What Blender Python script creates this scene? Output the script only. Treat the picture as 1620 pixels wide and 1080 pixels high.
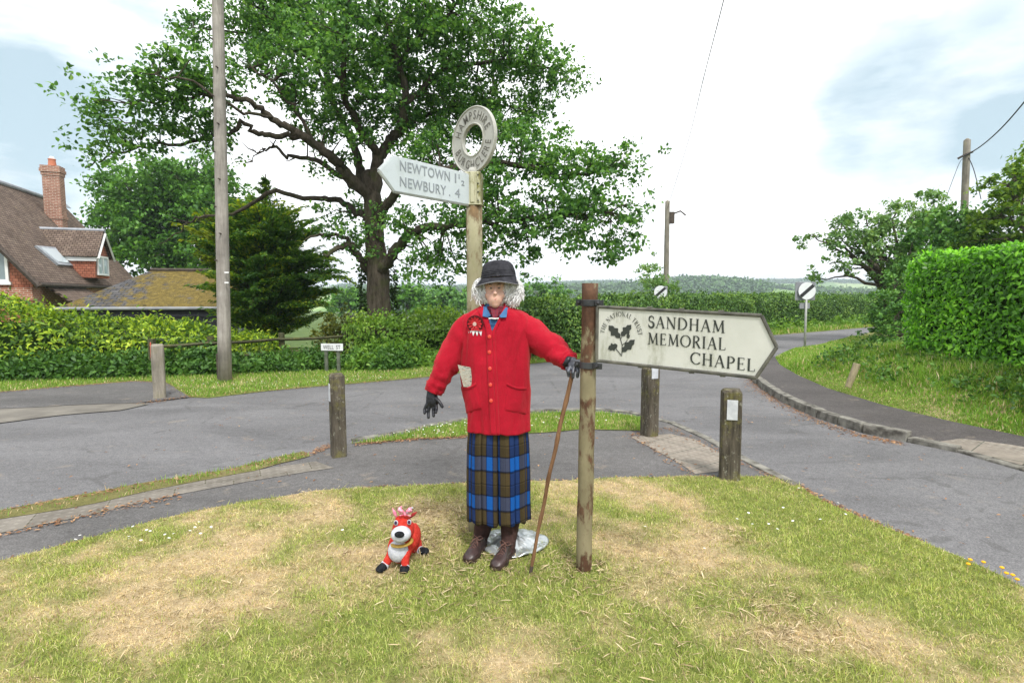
import bpy, bmesh, math, random
import numpy as np
from mathutils import Vector, Matrix, noise as mnoise

for o in list(bpy.data.objects): bpy.data.objects.remove(o)
sc = bpy.context.scene
COL = sc.collection
R = math.radians
rng = np.random.default_rng(7)
random.seed(7)

# ---------------------------------------------------------------- camera
FPX = 850.0; HOR = 468.0; CH = 1.5
PITCH = math.atan((540 - HOR) / FPX)
cd = bpy.data.cameras.new('camera'); cam = bpy.data.objects.new('camera', cd); COL.objects.link(cam)
cam.location = (0, 0, CH); cam.rotation_euler = (R(90) - PITCH, 0, 0)
cd.sensor_width = 36; cd.lens = 36 * FPX / 1620; cd.clip_start = .05; cd.clip_end = 20000
sc.camera = cam
sc.render.resolution_x = 1024; sc.render.resolution_y = 682

# ---------------------------------------------------------------- world, sun, exposure
SUN_EL, SUN_AZ = 56.0, 20.0      # azimuth measured from -Y (behind the camera) towards +X
sc.view_settings.view_transform = 'Standard'; sc.view_settings.look = 'None'
sc.view_settings.exposure = 1.52; sc.view_settings.gamma = 1
w = bpy.data.worlds.new('World'); sc.world = w; w.use_nodes = True
nt = w.node_tree; nt.nodes.clear()
out = nt.nodes.new('ShaderNodeOutputWorld'); bg = nt.nodes.new('ShaderNodeBackground')
nt.links.new(bg.outputs[0], out.inputs[0])
sky = nt.nodes.new('ShaderNodeTexSky'); sky.sky_type = 'NISHITA'; sky.sun_disc = False
sky.sun_elevation = R(SUN_EL); sky.sun_rotation = R(180 - SUN_AZ); sky.air_density = 1.0; sky.dust_density = 2.0
tc = nt.nodes.new('ShaderNodeTexCoord')
def wmath(op, a, b=None, c=None, clamp=False):
    n = nt.nodes.new('ShaderNodeMath'); n.operation = op; n.use_clamp = clamp
    for i, v in enumerate((a, b, c)):
        if v is None: continue
        if isinstance(v, (int, float)): n.inputs[i].default_value = v
        else: nt.links.new(v, n.inputs[i])
    return n.outputs[0]
def wnoise(scale, detail, rough=.55, stretch=3.0):
    m = nt.nodes.new('ShaderNodeMapping'); m.inputs['Scale'].default_value = (1, 1, stretch)
    nt.links.new(tc.outputs['Generated'], m.inputs[0])
    n = nt.nodes.new('ShaderNodeTexNoise'); n.inputs['Scale'].default_value = scale
    n.inputs['Detail'].default_value = detail; n.inputs['Roughness'].default_value = rough
    nt.links.new(m.outputs[0], n.inputs['Vector']); return n.outputs['Fac']
nz = wnoise(3.2, 8); nz2 = wnoise(7, 7, .6, 2.2)
def wpatch(px, py, half_deg, amp):
    d = Vector(((px - 810) / FPX, 1, (HOR - py) / FPX)).normalized()
    v = nt.nodes.new('ShaderNodeVectorMath'); v.operation = 'DOT_PRODUCT'
    nt.links.new(tc.outputs['Generated'], v.inputs[0]); v.inputs[1].default_value = d
    mr = nt.nodes.new('ShaderNodeMapRange'); mr.interpolation_type = 'SMOOTHSTEP'
    mr.inputs[1].default_value = math.cos(R(half_deg)); mr.inputs[2].default_value = 1
    mr.inputs[3].default_value = 0; mr.inputs[4].default_value = amp
    nt.links.new(v.outputs['Value'], mr.inputs[0]); return mr.outputs[0]
acc = None
for p in ((70, 110, 15, .8), (0, 220, 10, .7), (170, 40, 8, .4), (1260, 235, 6, .45), (1470, 185, 11, .55), (1380, 205, 8, .35), (1350, 60, 10, .25),
          (1610, 225, 6, .6), (1600, 40, 5, .3), (-900, 300, 30, .6), (2600, 200, 30, .6)):
    q = wpatch(*p); acc = q if acc is None else wmath('ADD', acc, q)
mask = wmath('MULTIPLY', acc, wmath('MULTIPLY_ADD', nz, 2.6, -.65, clamp=True), clamp=True)
gr = nt.nodes.new('ShaderNodeValToRGB'); nt.links.new(nz2, gr.inputs[0])
gr.color_ramp.elements[0].position = .30; gr.color_ramp.elements[0].color = (.36, .38, .39, 1)
gr.color_ramp.elements[1].position = .50; gr.color_ramp.elements[1].color = (.60, .61, .62, 1)
hsv = nt.nodes.new('ShaderNodeVectorMath'); hsv.operation = 'SCALE'; hsv.inputs['Scale'].default_value = .055
nt.links.new(sky.outputs[0], hsv.inputs[0])
blu = nt.nodes.new('ShaderNodeMix'); blu.data_type = 'RGBA'; blu.inputs[0].default_value = .78
nt.links.new(hsv.outputs[0], blu.inputs[6]); blu.inputs[7].default_value = (.24, .305, .33, 1)
mx = nt.nodes.new('ShaderNodeMix'); mx.data_type = 'RGBA'
nt.links.new(mask, mx.inputs[0]); nt.links.new(gr.outputs[0], mx.inputs[6]); nt.links.new(blu.outputs[2], mx.inputs[7])
nt.links.new(mx.outputs[2], bg.inputs[0]); bg.inputs[1].default_value = 1.0

sl = bpy.data.lights.new('sun', 'SUN'); sl.energy = 1.35; sl.angle = R(11); sl.color = (1, .96, .9)
so = bpy.data.objects.new('sun', sl); COL.objects.link(so)
az, el = R(SUN_AZ), R(SUN_EL)
sd = Vector((math.sin(az) * math.cos(el), -math.cos(az) * math.cos(el), math.sin(el)))
so.rotation_euler = (-sd).to_track_quat('-Z', 'Y').to_euler()

# ---------------------------------------------------------------- pixel <-> world helpers (photo measured at 1620 x 1080)
cp, sp = math.cos(PITCH), math.sin(PITCH)
def ray(px, py):
    x = (px - 810) / FPX; y = (540 - py) / FPX
    return Vector((x, y * sp + cp, y * cp - sp))
def P(px, py, Y):
    r = ray(px, py); return Vector((0, 0, CH)) + r * (Y / r.y)
def G(px, py, z=0.0):
    r = ray(px, py); return Vector((0, 0, CH)) + r * ((z - CH) / r.z)
def hitplane(px, py, o, n):
    r = ray(px, py); c = Vector((0, 0, CH)); return c + r * ((o - c).dot(n) / r.dot(n))

# ---------------------------------------------------------------- object helpers
def tag(o, label=None, cat=None, group=None, kind=None):
    if label: o['label'] = label
    if cat: o['category'] = cat
    if group: o['group'] = group
    if kind: o['kind'] = kind
    return o
def thing(name, label, cat, loc=(0, 0, 0), group=None):
    o = bpy.data.objects.new(name, None); COL.objects.link(o); o.location = loc; o.empty_display_size = .1
    return tag(o, label, cat, group)
def origin(o):
    v = Vector((0, 0, 0))
    while o is not None: v += o.location; o = o.parent
    return v
def link(name, me, mat, parent=None, smooth=False, loc=None):
    if mat is not None:
        for m in (mat if isinstance(mat, (list, tuple)) else [mat]): me.materials.append(m)
    o = bpy.data.objects.new(name, me); COL.objects.link(o)
    if parent is not None: o.parent = parent
    if loc is not None: o.location = loc
    if smooth: me.polygons.foreach_set('use_smooth', [True] * len(me.polygons))
    me.update(); return o
def np_obj(name, V, F, mat, parent=None, smooth=False, attrs=None, loc=None):
    """V (n,3), F (m,k) arrays in WORLD coordinates -> object relative to its parent"""
    V = np.asarray(V, dtype=np.float32).reshape(-1, 3); F = np.asarray(F, dtype=np.int32)
    off = origin(parent) if parent is not None else Vector((0, 0, 0))
    if loc is not None: off = Vector(loc) if parent is None else off + Vector(loc)
    V = V - np.array(off, dtype=np.float32)
    me = bpy.data.meshes.new(name); m, k = F.shape
    me.vertices.add(len(V)); me.vertices.foreach_set('co', V.ravel())
    me.loops.add(m * k); me.loops.foreach_set('vertex_index', F.ravel())
    me.polygons.add(m); me.polygons.foreach_set('loop_start', np.arange(0, m * k, k, dtype=np.int32))
    me.update(calc_edges=True)
    for nm, arr in (attrs or {}).items():
        a = me.attributes.new(nm, 'FLOAT', 'POINT'); a.data.foreach_set('value', np.asarray(arr, dtype=np.float32))
    return link(name, me, mat, parent, smooth, loc)
class MB:
    def __init__(s): s.v = []; s.f = []; s.m = []; s.mi = 0
    def add(s, vs, fs):
        b = len(s.v); s.v += [Vector(p) for p in vs]; s.f += [tuple(b + i for i in f) for f in fs]; s.m += [s.mi] * len(fs); return s
    def box(s, lo, hi, rot=None, c=None):
        x0, y0, z0 = lo; x1, y1, z1 = hi
        vs = [Vector(p) for p in ((x0,y0,z0),(x1,y0,z0),(x1,y1,z0),(x0,y1,z0),(x0,y0,z1),(x1,y0,z1),(x1,y1,z1),(x0,y1,z1))]
        if rot is not None:
            c = c or Vector((0, 0, 0)); vs = [rot @ (p - c) + c for p in vs]
        return s.add(vs, [(0,3,2,1),(4,5,6,7),(0,1,5,4),(1,2,6,5),(2,3,7,6),(3,0,4,7)])
    def tube(s, pts, rad, n=8, caps=True, flat=1.0):
        pts = [Vector(p) for p in pts]
        if not isinstance(rad, (list, tuple)): rad = [rad] * len(pts)
        up = Vector((0.13, .21, 1)); rings = []
        t0 = (pts[1] - pts[0]).normalized(); a = t0.cross(up)
        if a.length < .1: a = t0.cross(Vector((1, .1, 0)))
        a.normalize()
        for i, p in enumerate(pts):
            t = (pts[min(i + 1, len(pts) - 1)] - pts[max(i - 1, 0)]).normalized()
            a = (a - t * a.dot(t)).normalized(); b = t.cross(a)
            rings.append([p + (a * math.cos(k * 2 * math.pi / n) + b * (math.sin(k * 2 * math.pi / n) * flat)) * rad[i] for k in range(n)])
        base = 0; vs = [q for r in rings for q in r]; fs = []
        for i in range(len(pts) - 1):
            for k in range(n):
                fs.append((i * n + k, i * n + (k + 1) % n, (i + 1) * n + (k + 1) % n, (i + 1) * n + k))
        if caps: fs += [tuple(range(n - 1, -1, -1)), tuple((len(pts) - 1) * n + k for k in range(n))]
        return s.add(vs, fs)
    def ball(s, c, r, nu=16, nv=10, rot=None):
        c = Vector(c); r = (r, r, r) if isinstance(r, (int, float)) else r
        vs = []; fs = []
        for j in range(nv + 1):
            th = math.pi * j / nv
            for i in range(nu):
                ph = 2 * math.pi * i / nu
                p = Vector((r[0] * math.sin(th) * math.cos(ph), r[1] * math.sin(th) * math.sin(ph), r[2] * math.cos(th)))
                vs.append(c + (rot @ p if rot else p))
        for j in range(nv):
            for i in range(nu):
                fs.append((j * nu + i, (j + 1) * nu + i, (j + 1) * nu + (i + 1) % nu, j * nu + (i + 1) % nu))
        return s.add(vs, fs)
    def prism(s, fr, poly, w0, w1, face_only=False):
        n = len(poly); vs = [fr.pt(u, v, w1) for u, v in poly]
        ar = sum(poly[i][0] * poly[(i + 1) % n][1] - poly[(i + 1) % n][0] * poly[i][1] for i in range(n))
        idx = list(range(n)) if ar > 0 else list(range(n - 1, -1, -1))
        if face_only: return s.add(vs, [tuple(idx)])
        vs += [fr.pt(u, v, w0) for u, v in poly]
        fs = [tuple(idx), tuple(n + i for i in reversed(idx))]
        for a in range(n):
            i, j = idx[a], idx[(a + 1) % n]; fs.append((i, n + i, n + j, j))
        return s.add(vs, fs)
    def grid(s, fn, nu, nv, closed=False):
        vs = [fn(i / nu, j / nv) for j in range(nv + 1) for i in range(nu + (0 if closed else 1))]
        c = nu if closed else nu + 1; fs = []
        for j in range(nv):
            for i in range(nu):
                fs.append((j * c + i, j * c + (i + 1) % c, (j + 1) * c + (i + 1) % c, (j + 1) * c + i))
        return s.add(vs, fs)
    def build(s, name, mat, parent=None, smooth=False, remesh=0, sm=0, bevel=0, loc=None, solid=0, subsurf=0):
        off = origin(parent) if parent is not None else (Vector(loc) if loc is not None else Vector((0, 0, 0)))
        me = bpy.data.meshes.new(name); me.from_pydata([p - off for p in s.v], [], s.f); me.validate()
        if any(s.m): me.polygons.foreach_set('material_index', s.m[:len(me.polygons)])
        o = link(name, me, mat, parent, smooth, loc if parent is None else None)
        if remesh:
            r = o.modifiers.new('r', 'REMESH'); r.mode = 'VOXEL'; r.voxel_size = remesh; r.use_smooth_shade = True
            if sm: q = o.modifiers.new('s', 'SMOOTH'); q.iterations = sm; q.factor = .5
        if bevel:
            b = o.modifiers.new('b', 'BEVEL'); b.width = bevel; b.segments = 2; b.limit_method = 'ANGLE'; b.angle_limit = R(35)
        if solid:
            q = o.modifiers.new('t', 'SOLIDIFY'); q.thickness = solid; q.offset = 0
        if subsurf:
            q = o.modifiers.new('u', 'SUBSURF'); q.levels = q.render_levels = subsurf
        return o
class Frame:
    def __init__(s, o, right, up=Vector((0, 0, 1))):
        s.o = Vector(o); s.r = Vector(right).normalized(); s.u = Vector(up).normalized(); s.n = s.r.cross(s.u).normalized()
    def pt(s, u, v, w=0): return s.o + s.r * u + s.u * v + s.n * w
    def px(s, x, y):
        h = hitplane(x, y, s.o, s.n) - s.o; return (h.dot(s.r), h.dot(s.u))

# ---------------------------------------------------------------- materials
def lin(r, g, b): return tuple(((c / 255) / 12.92 if c / 255 <= .04045 else ((c / 255 + .055) / 1.055) ** 2.4) for c in (r, g, b)) + (1,)
class Mt:
    def __init__(s, name, rough=.8, spec=.3):
        s.m = bpy.data.materials.new(name); s.m.use_nodes = True; s.t = s.m.node_tree; s.b = s.t.nodes['Principled BSDF']
        s.b.inputs['Roughness'].default_value = rough; s.b.inputs['Specular IOR Level'].default_value = spec; s._c = None
    def n(s, ty): return s.t.nodes.new(ty)
    def set(s, i, v):
        if isinstance(v, bpy.types.NodeSocket): s.t.links.new(v, i)
        else: i.default_value = v
    def vec(s, scale=(1, 1, 1), rot=(0, 0, 0), uv=False):
        t = s.n('ShaderNodeTexCoord'); m = s.n('ShaderNodeMapping'); m.inputs['Scale'].default_value = scale; m.inputs['Rotation'].default_value = rot
        s.t.links.new(t.outputs['UV' if uv else 'Object'], m.inputs[0]); return m.outputs[0]
    def gpos(s, scale=(1, 1, 1)):
        g = s.n('ShaderNodeNewGeometry'); m = s.n('ShaderNodeMapping'); m.inputs['Scale'].default_value = scale
        s.t.links.new(g.outputs['Position'], m.inputs[0]); return m.outputs[0]
    def noise(s, scale, detail=4, rough=.55, vec=None, dist=0):
        n = s.n('ShaderNodeTexNoise'); n.inputs['Scale'].default_value = scale; n.inputs['Detail'].default_value = detail
        n.inputs['Roughness'].default_value = rough; n.inputs['Distortion'].default_value = dist
        s.t.links.new(vec if vec is not None else s.vec(), n.inputs['Vector']); return n.outputs['Fac']
    def vor(s, scale, vec=None, out='Distance', feat='F1'):
        n = s.n('ShaderNodeTexVoronoi'); n.feature = feat; n.inputs['Scale'].default_value = scale
        s.t.links.new(vec if vec is not None else s.vec(), n.inputs['Vector']); return n.outputs[out]
    def math(s, op, a, b=0, c=0, clamp=False):
        n = s.n('ShaderNodeMath'); n.operation = op; n.use_clamp = clamp
        for i, v in enumerate((a, b, c)): s.set(n.inputs[i], v)
        return n.outputs[0]
    def step(s, f, a, b, lo=0, hi=1):
        n = s.n('ShaderNodeMapRange'); n.interpolation_type = 'SMOOTHSTEP'
        for i, v in enumerate((f, a, b, lo, hi)): s.set(n.inputs[i], v)
        return n.outputs[0]
    def mix(s, f, a, b, mode='MIX'):
        n = s.n('ShaderNodeMix'); n.data_type = 'RGBA'; n.blend_type = mode
        s.set(n.inputs[0], f); s.set(n.inputs[6], a); s.set(n.inputs[7], b); return n.outputs[2]
    def ramp(s, f, stops, const=False):
        n = s.n('ShaderNodeValToRGB'); s.t.links.new(f, n.inputs[0]); e = n.color_ramp.elements
        if const: n.color_ramp.interpolation = 'CONSTANT'
        while len(e) < len(stops): e.new(.5)
        for q, (p, c) in zip(e, stops): q.position = p; q.color = c if len(c) == 4 else tuple(c) + (1,)
        return n.outputs[0]
    def attr(s, name):
        n = s.n('ShaderNodeAttribute'); n.attribute_name = name; return n.outputs['Fac']
    def isl(s):
        return s.n('ShaderNodeNewGeometry').outputs['Random Per Island']
    def sep(s, v, ax):
        n = s.n('ShaderNodeSeparateXYZ'); s.t.links.new(v, n.inputs[0]); return n.outputs[ax]
    def col(s, c): s._c = c; s.set(s.b.inputs['Base Color'], c); return s
    def rough(s, r): s.set(s.b.inputs['Roughness'], r); return s
    def bump(s, h, strength=.4, dist=.01):
        n = s.n('ShaderNodeBump'); n.inputs['Strength'].default_value = strength; n.inputs['Distance'].default_value = dist
        s.t.links.new(h, n.inputs['Height']); s.t.links.new(n.outputs[0], s.b.inputs['Normal']); return s
    def trans(s, f, tint=(1.25, 1.15, .5, 1)):
        tr = s.n('ShaderNodeBsdfTranslucent'); mc = s.mix(1.0, s._c, tint, 'MULTIPLY'); s.t.links.new(mc, tr.inputs[0])
        ms = s.n('ShaderNodeMixShader'); ms.inputs[0].default_value = f
        s.t.links.new(s.b.outputs[0], ms.inputs[1]); s.t.links.new(tr.outputs[0], ms.inputs[2])
        s.t.links.new(ms.outputs[0], s.t.nodes['Material Output'].inputs[0]); return s
def simple(name, c1, c2, scale=8, rough=.8, spec=.3, bump=.3, bscale=60, bd=.004, detail=5):
    m = Mt(name, rough, spec); m.col(m.ramp(m.noise(scale, detail), [(.35, c1), (.65, c2)]))
    if bump: m.bump(m.noise(bscale, 4), bump, bd)
    return m.m
def leafmat(name, cols, scale=1.2, tr=.3, rough=.5, spec=.35, tint=(1.25, 1.15, .5, 1)):
    """cols: dark -> light list; clumps from position noise plus a random tone per leaf"""
    m = Mt(name, rough, spec); g = m.gpos(); f = m.math('MULTIPLY_ADD', m.noise(scale, 3, .6, g), .8, -.1)
    f = m.math('ADD', f, m.math('MULTIPLY_ADD', m.isl(), .5, -.12), clamp=True)
    k = len(cols); m.col(m.ramp(f, [(.25 + .55 * i / (k - 1), c) for i, c in enumerate(cols)])); m.trans(tr, tint); return m.m

def mk_asphalt(name, base, tone=1.0, dirt=(.33, .27, .2), cracks=0.0):
    m = Mt(name, .88, .25); g = m.gpos()
    big = m.noise(.55, 5, .6, m.gpos((1, 2.2, 1)), .6); fine = m.noise(170, 3, .7, g); mid = m.noise(18, 5, .65, g)
    b = [c * tone for c in base]
    c = m.ramp(big, [(.32, tuple(x * .78 for x in b)), (.68, tuple(x * 1.2 for x in b))])
    c = m.mix(1, c, m.ramp(fine, [(.3, (.62,) * 3), (.7, (1.32,) * 3)]), 'MULTIPLY')
    c = m.mix(1, c, m.ramp(mid, [(.3, (.82,) * 3), (.7, (1.16,) * 3)]), 'MULTIPLY')
    c = m.mix(1, c, m.ramp(m.noise(75, 2, .6, g), [(.38, (.8,) * 3), (.5, (1,) * 3), (.66, (1.3,) * 3)]), 'MULTIPLY')
    c = m.mix(m.step(m.noise(3.1, 6, .7, g), .58, .74, 0, .4), c, tuple(dirt) + (1,))
    if cracks:
        e = m.vor(.55, m.gpos((1, 1.5, 1)), 'Distance', 'DISTANCE_TO_EDGE')
        wob = m.math('ADD', e, m.math('MULTIPLY_ADD', m.noise(4, 5, .6, g), .12, -.06))
        c = m.mix(m.step(wob, .0, .006, cracks, 0), c, (.05, .048, .045, 1))
    m.col(c); m.bump(fine, .35, .004); return m.m
M_road = mk_asphalt('road_asphalt', (.142, .140, .144), cracks=.3)
M_path = mk_asphalt('path_asphalt', (.112, .108, .107), cracks=.25)
M_pave = mk_asphalt('pavement_asphalt', (.075, .068, .066))
M_conc = simple('concrete', (.13, .12, .105), (.2, .185, .16), 2.5, .9, .2, .4, 60)
def mk_paver():
    m = Mt('paver', .9, .2); g = m.gpos()
    br = m.n('ShaderNodeTexBrick'); br.inputs['Scale'].default_value = 1; br.inputs['Brick Width'].default_value = .4; br.inputs['Row Height'].default_value = .4
    br.inputs['Mortar Size'].default_value = .005; br.inputs['Color1'].default_value = (.15, .135, .115, 1); br.inputs['Color2'].default_value = (.185, .168, .145, 1)
    br.inputs['Mortar'].default_value = (.085, .078, .055, 1)
    mp = m.vec((1, 1, 1), (0, 0, R(-28))); m.t.links.new(mp, br.inputs['Vector'])
    v = m.n('ShaderNodeTexVoronoi'); v.inputs['Scale'].default_value = 15; v.inputs['Randomness'].default_value = 0; m.t.links.new(mp, v.inputs['Vector']); dm = m.step(v.outputs['Distance'], .25, .42, 1, 0)
    c = m.mix(1, br.outputs['Color'], m.ramp(m.noise(5, 6, .7, g), [(.3, (.75,) * 3), (.7, (1.25,) * 3)]), 'MULTIPLY')
    c = m.mix(m.step(m.noise(2.2, 5, .7, g), .6, .72, 0, .5), c, (.13, .14, .05, 1))
    c = m.mix(m.math('MULTIPLY', dm, .2), c, (.36, .34, .3, 1)); m.col(c); m.bump(dm, .6, .006); return m.m
M_paver = mk_paver()
def mk_tactile():
    m = Mt('tactile_slab', .9, .2); g = m.gpos()
    br = m.n('ShaderNodeTexBrick'); br.offset = 0; br.inputs['Scale'].default_value = 1; br.inputs['Brick Width'].default_value = .4; br.inputs['Row Height'].default_value = .4
    br.inputs['Mortar Size'].default_value = .006; br.inputs['Color1'].default_value = (.21, .185, .155, 1); br.inputs['Color2'].default_value = (.24, .21, .175, 1)
    br.inputs['Mortar'].default_value = (.09, .09, .07, 1); mp = m.vec((1, 1, 1), (0, 0, R(-35))); m.t.links.new(mp, br.inputs['Vector'])
    v = m.n('ShaderNodeTexVoronoi'); v.inputs['Scale'].default_value = 15; v.inputs['Randomness'].default_value = 0; m.t.links.new(mp, v.inputs['Vector'])
    d = m.step(v.outputs['Distance'], .25, .42, 1, 0)
    c = m.mix(1, br.outputs['Color'], m.ramp(m.noise(9, 6, .7, g), [(.3, (.75,) * 3), (.7, (1.2,) * 3)]), 'MULTIPLY')
    c = m.mix(m.math('MULTIPLY', d, .25), c, (.4, .38, .34, 1)); m.col(c); m.bump(d, .7, .006); return m.m
M_tact = mk_tactile()
M_kerb = simple('kerb_stone', (.075, .07, .06), (.25, .24, .21), 9, .9, .2, .6, 40, .01)
GRN = [(.045, .085, .012), (.09, .15, .02), (.15, .21, .035)]
def mk_turf(name, dryname=None, green=((.09, .12, .03), (.24, .27, .07)), dry=((.26, .195, .11), (.58, .45, .28))):
    m = Mt(name, .95, .1); g = m.gpos()
    f = m.noise(22, 7, .75, g)
    cg = m.ramp(f, [(.3, green[0]), (.7, green[1])]); cd_ = m.ramp(f, [(.3, dry[0]), (.7, dry[1])])
    if dryname: d = m.attr(dryname)
    else: d = m.step(m.noise(.9, 6, .65, g), .5, .72)
    m.col(m.mix(d, cg, cd_)); m.bump(m.noise(60, 5, .7, g), .8, .02); return m.m
M_turf = mk_turf('lawn_thatch', 'dry'); M_verge = mk_turf('verge_turf')
M_land = mk_turf('far_land', None, ((.06, .10, .03), (.10, .15, .045)), ((.12, .16, .05), (.17, .2, .07)))
def mk_blade(name, greens, dries, usedry=True, tr=.25, patchy=0):
    m = Mt(name, .6, .25); r = m.isl(); g = m.gpos()
    f = m.math('ADD', m.math('MULTIPLY', r, .6), m.math('MULTIPLY', m.noise(2.3, 4, .6, g), .55))
    cg = m.ramp(f, [(.25, greens[0]), (.6, greens[1]), (.9, greens[2])]); cd_ = m.ramp(r, [(.0, dries[0]), (.5, dries[1]), (1, dries[2])])
    if patchy: k = m.ramp(m.noise(13, 5, .7, g), [(.36, (.68, .65, .6)), (.5, (1, 1, 1)), (.7, (1.25, 1.22, 1.15))]); cg = m.mix(1, cg, k, 'MULTIPLY'); cd_ = m.mix(1, cd_, k, 'MULTIPLY')
    if usedry: m.col(m.mix(m.attr('dry'), cg, cd_))
    else: m.col(m.mix(m.math('GREATER_THAN', m.math('FRACT', m.math('MULTIPLY', r, 37.7)), .9), cg, cd_))
    m.trans(tr, (1.2, 1.1, .6, 1)); return m.m
DRY = [(.48, .35, .19), (.70, .54, .33), (.85, .73, .50)]
M_blade = mk_blade('grass_blade', [(.17, .27, .045), (.33, .44, .08), (.56, .61, .19)], DRY, patchy=1, tr=.35)
M_bladeV = mk_blade('verge_blade', [(.11, .225, .028), (.19, .345, .045), (.31, .44, .075)], DRY, False, tr=.35)
M_bladeB = mk_blade('bank_blade', [(.11, .25, .025), (.19, .36, .04), (.30, .46, .07)], DRY, False, tr=.35)

M_bark = (lambda m: (m.col(m.mix(m.step(m.noise(3, 5), .5, .7, 0, .6), m.ramp(m.noise(14, 8, .7, m.vec((1, 1, .25))), [(.3, (.03, .025, .018)), (.7, (.13, .108, .083))]), (.07, .085, .03, 1))), m.bump(m.noise(22, 8, .75, m.vec((1, 1, .22))), 1, .06), m.m)[-1])(Mt('oak_bark', .95, .1))
M_bark2 = simple('grey_bark', (.06, .05, .04), (.15, .13, .1), 12, .95, .1, .7, 25, .03)
M_dead = simple('dead_wood', (.12, .11, .09), (.25, .23, .2), 12, .95, .1, .5, 25, .02)

# ---------------------------------------------------------------- foliage helpers
def unit(a): return a / np.maximum(np.linalg.norm(a, axis=-1, keepdims=True), 1e-9)
def leafgeo(C, D, Nn, L, W, fold=.18):
    """C centres, D long direction, Nn normal hint, L, W arrays -> verts, quads"""
    D = unit(D); S = unit(np.cross(D, Nn)); Nn = unit(np.cross(S, D)); L = L[:, None]; W = W[:, None]
    a = C - D * L * .5; c = C + D * L * .5 - Nn * L * .1; u = Nn * W * fold
    b1 = C + S * W * .45 + u - D * L * .2; b2 = C + S * W * .42 + u + D * L * .16 - Nn * L * .02; d1 = C - S * W * .45 + u - D * L * .2; d2 = C - S * W * .42 + u + D * L * .16 - Nn * L * .02
    V = np.stack([a, b1, b2, c, d2, d1], 1).reshape(-1, 3); F = np.arange(len(C) * 6).reshape(-1, 6); return V, F
def clump_leaves(cl, spread, per, L=.1, asp=.55, upb=.7, outward=None, droop=0.0):
    cl = np.asarray(cl); n = len(cl) * per
    sp_ = np.asarray(spread) * rng.uniform(.6, 1.35, (len(cl), 1))
    off = rng.normal(0, 1, (len(cl), per, 3)) * sp_[:, None, :]
    C = (cl[:, None, :] + off).reshape(-1, 3)
    Nn = rng.normal(0, 1, (n, 3)); Nn[:, 2] = np.abs(Nn[:, 2]) + upb
    D = rng.normal(0, 1, (n, 3)) + unit(off.reshape(-1, 3)) * .9; D[:, 2] -= droop
    l = L * rng.uniform(.6, 1.3, n); return leafgeo(C, D, unit(Nn), l, l * asp)
def blob_points(blobs, per_m2):
    """blobs (px,py,rx,ry,Y,dY): points through ellipsoids, biased outwards"""
    out_ = []
    for (px, py, rx, ry, Y, dY) in blobs:
        c = P(px, py, Y); s = Y / FPX; a, b = rx * s, ry * s
        n = max(2, int(per_m2 * math.pi * a * b)); u = unit(rng.normal(0, 1, (n, 3))); r = rng.uniform(.15, 1, (n, 1)) ** .6
        out_.append(np.array(c) + u * r * np.array([a, dY, b]))
    return np.concatenate(out_)
def resample(pts, k=4):
    P_ = [np.array(p, float) for p in pts]; o = []
    for i in range(len(P_) - 1):
        p0 = P_[max(i - 1, 0)]; p1 = P_[i]; p2 = P_[i + 1]; p3 = P_[min(i + 2, len(P_) - 1)]
        for j in range(k):
            t = j / k; o.append(.5 * ((2 * p1) + (-p0 + p2) * t + (2 * p0 - 5 * p1 + 4 * p2 - p3) * t * t + (-p0 + 3 * p1 - 3 * p2 + p3) * t ** 3))
    o.append(P_[-1]); return o
def limb(mb, pts4, n=7, jit=.02):
    q = resample(pts4, 4); pts = []; rad = []
    for i, a in enumerate(q):
        r = max(a[3], .006); pts.append(Vector(a[:3]) + Vector(rng.normal(0, jit, 3)) * (0 if i == 0 else 1)); rad.append(r)
    mb.tube(pts, rad, n); return np.array([list(p) + [r] for p, r in zip(pts, rad)])
def twigs(mb, cl, sk, every=1, r0=.016, mid=None):
    """thin branch from the nearest point on the skeleton to each clump"""
    for c in cl[::every]:
        d = np.linalg.norm(sk[:, :3] - c, axis=1) + np.maximum(0, sk[:, 2] - c[2]) * .5
        i = int(d.argmin()); s0 = sk[i, :3]; L = d[i]
        if L < .12: continue
        m = (s0 + c) / 2 + rng.normal(0, .08 * L, 3) + np.array([0, 0, .08 * L]); r = min(r0 + L * .007, sk[i, 3] * .8)
        mb.tube([s0, m, c], [r, r * .65, r * .25], 4, False)

def poly_sheet(name, pts, z, mat, kind='structure', sub=0):
    bm = bmesh.new(); vs = [bm.verts.new((p[0], p[1], z)) for p in pts]; bm.faces.new(vs); bmesh.ops.triangulate(bm, faces=bm.faces[:])
    bmesh.ops.recalc_face_normals(bm, faces=bm.faces[:])
    me = bpy.data.meshes.new(name); bm.to_mesh(me); bm.free()
    if me.polygons[0].normal.z < 0: me.flip_normals()
    o = link(name, me, mat); tag(o, kind=kind); return o
def inpoly(x, y, poly):
    c = np.zeros(len(x), bool); n = len(poly)
    for i in range(n):
        x1, y1 = poly[i][0], poly[i][1]; x2, y2 = poly[(i + 1) % n][0], poly[(i + 1) % n][1]
        if y1 == y2: continue
        c ^= ((y1 > y) != (y2 > y)) & (x < (x2 - x1) * (y - y1) / (y2 - y1) + x1)
    return c
def GP(l, z=0): return [G(a, b, z) for a, b in l]
def smooth01(t): t = np.clip(t, 0, 1); return t * t * (3 - 2 * t)
def vnoise(x, y, s, seed=0):
    r = np.random.default_rng(seed); T = r.random((64, 64)); X = x * s; Y = y * s
    i = np.floor(X).astype(int); j = np.floor(Y).astype(int); fx = smooth01(X - i); fy = smooth01(Y - j)
    g = lambda a, b: T[a % 64, b % 64]
    return (g(i, j) * (1 - fx) + g(i + 1, j) * fx) * (1 - fy) + (g(i, j + 1) * (1 - fx) + g(i + 1, j + 1) * fx) * fy
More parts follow.
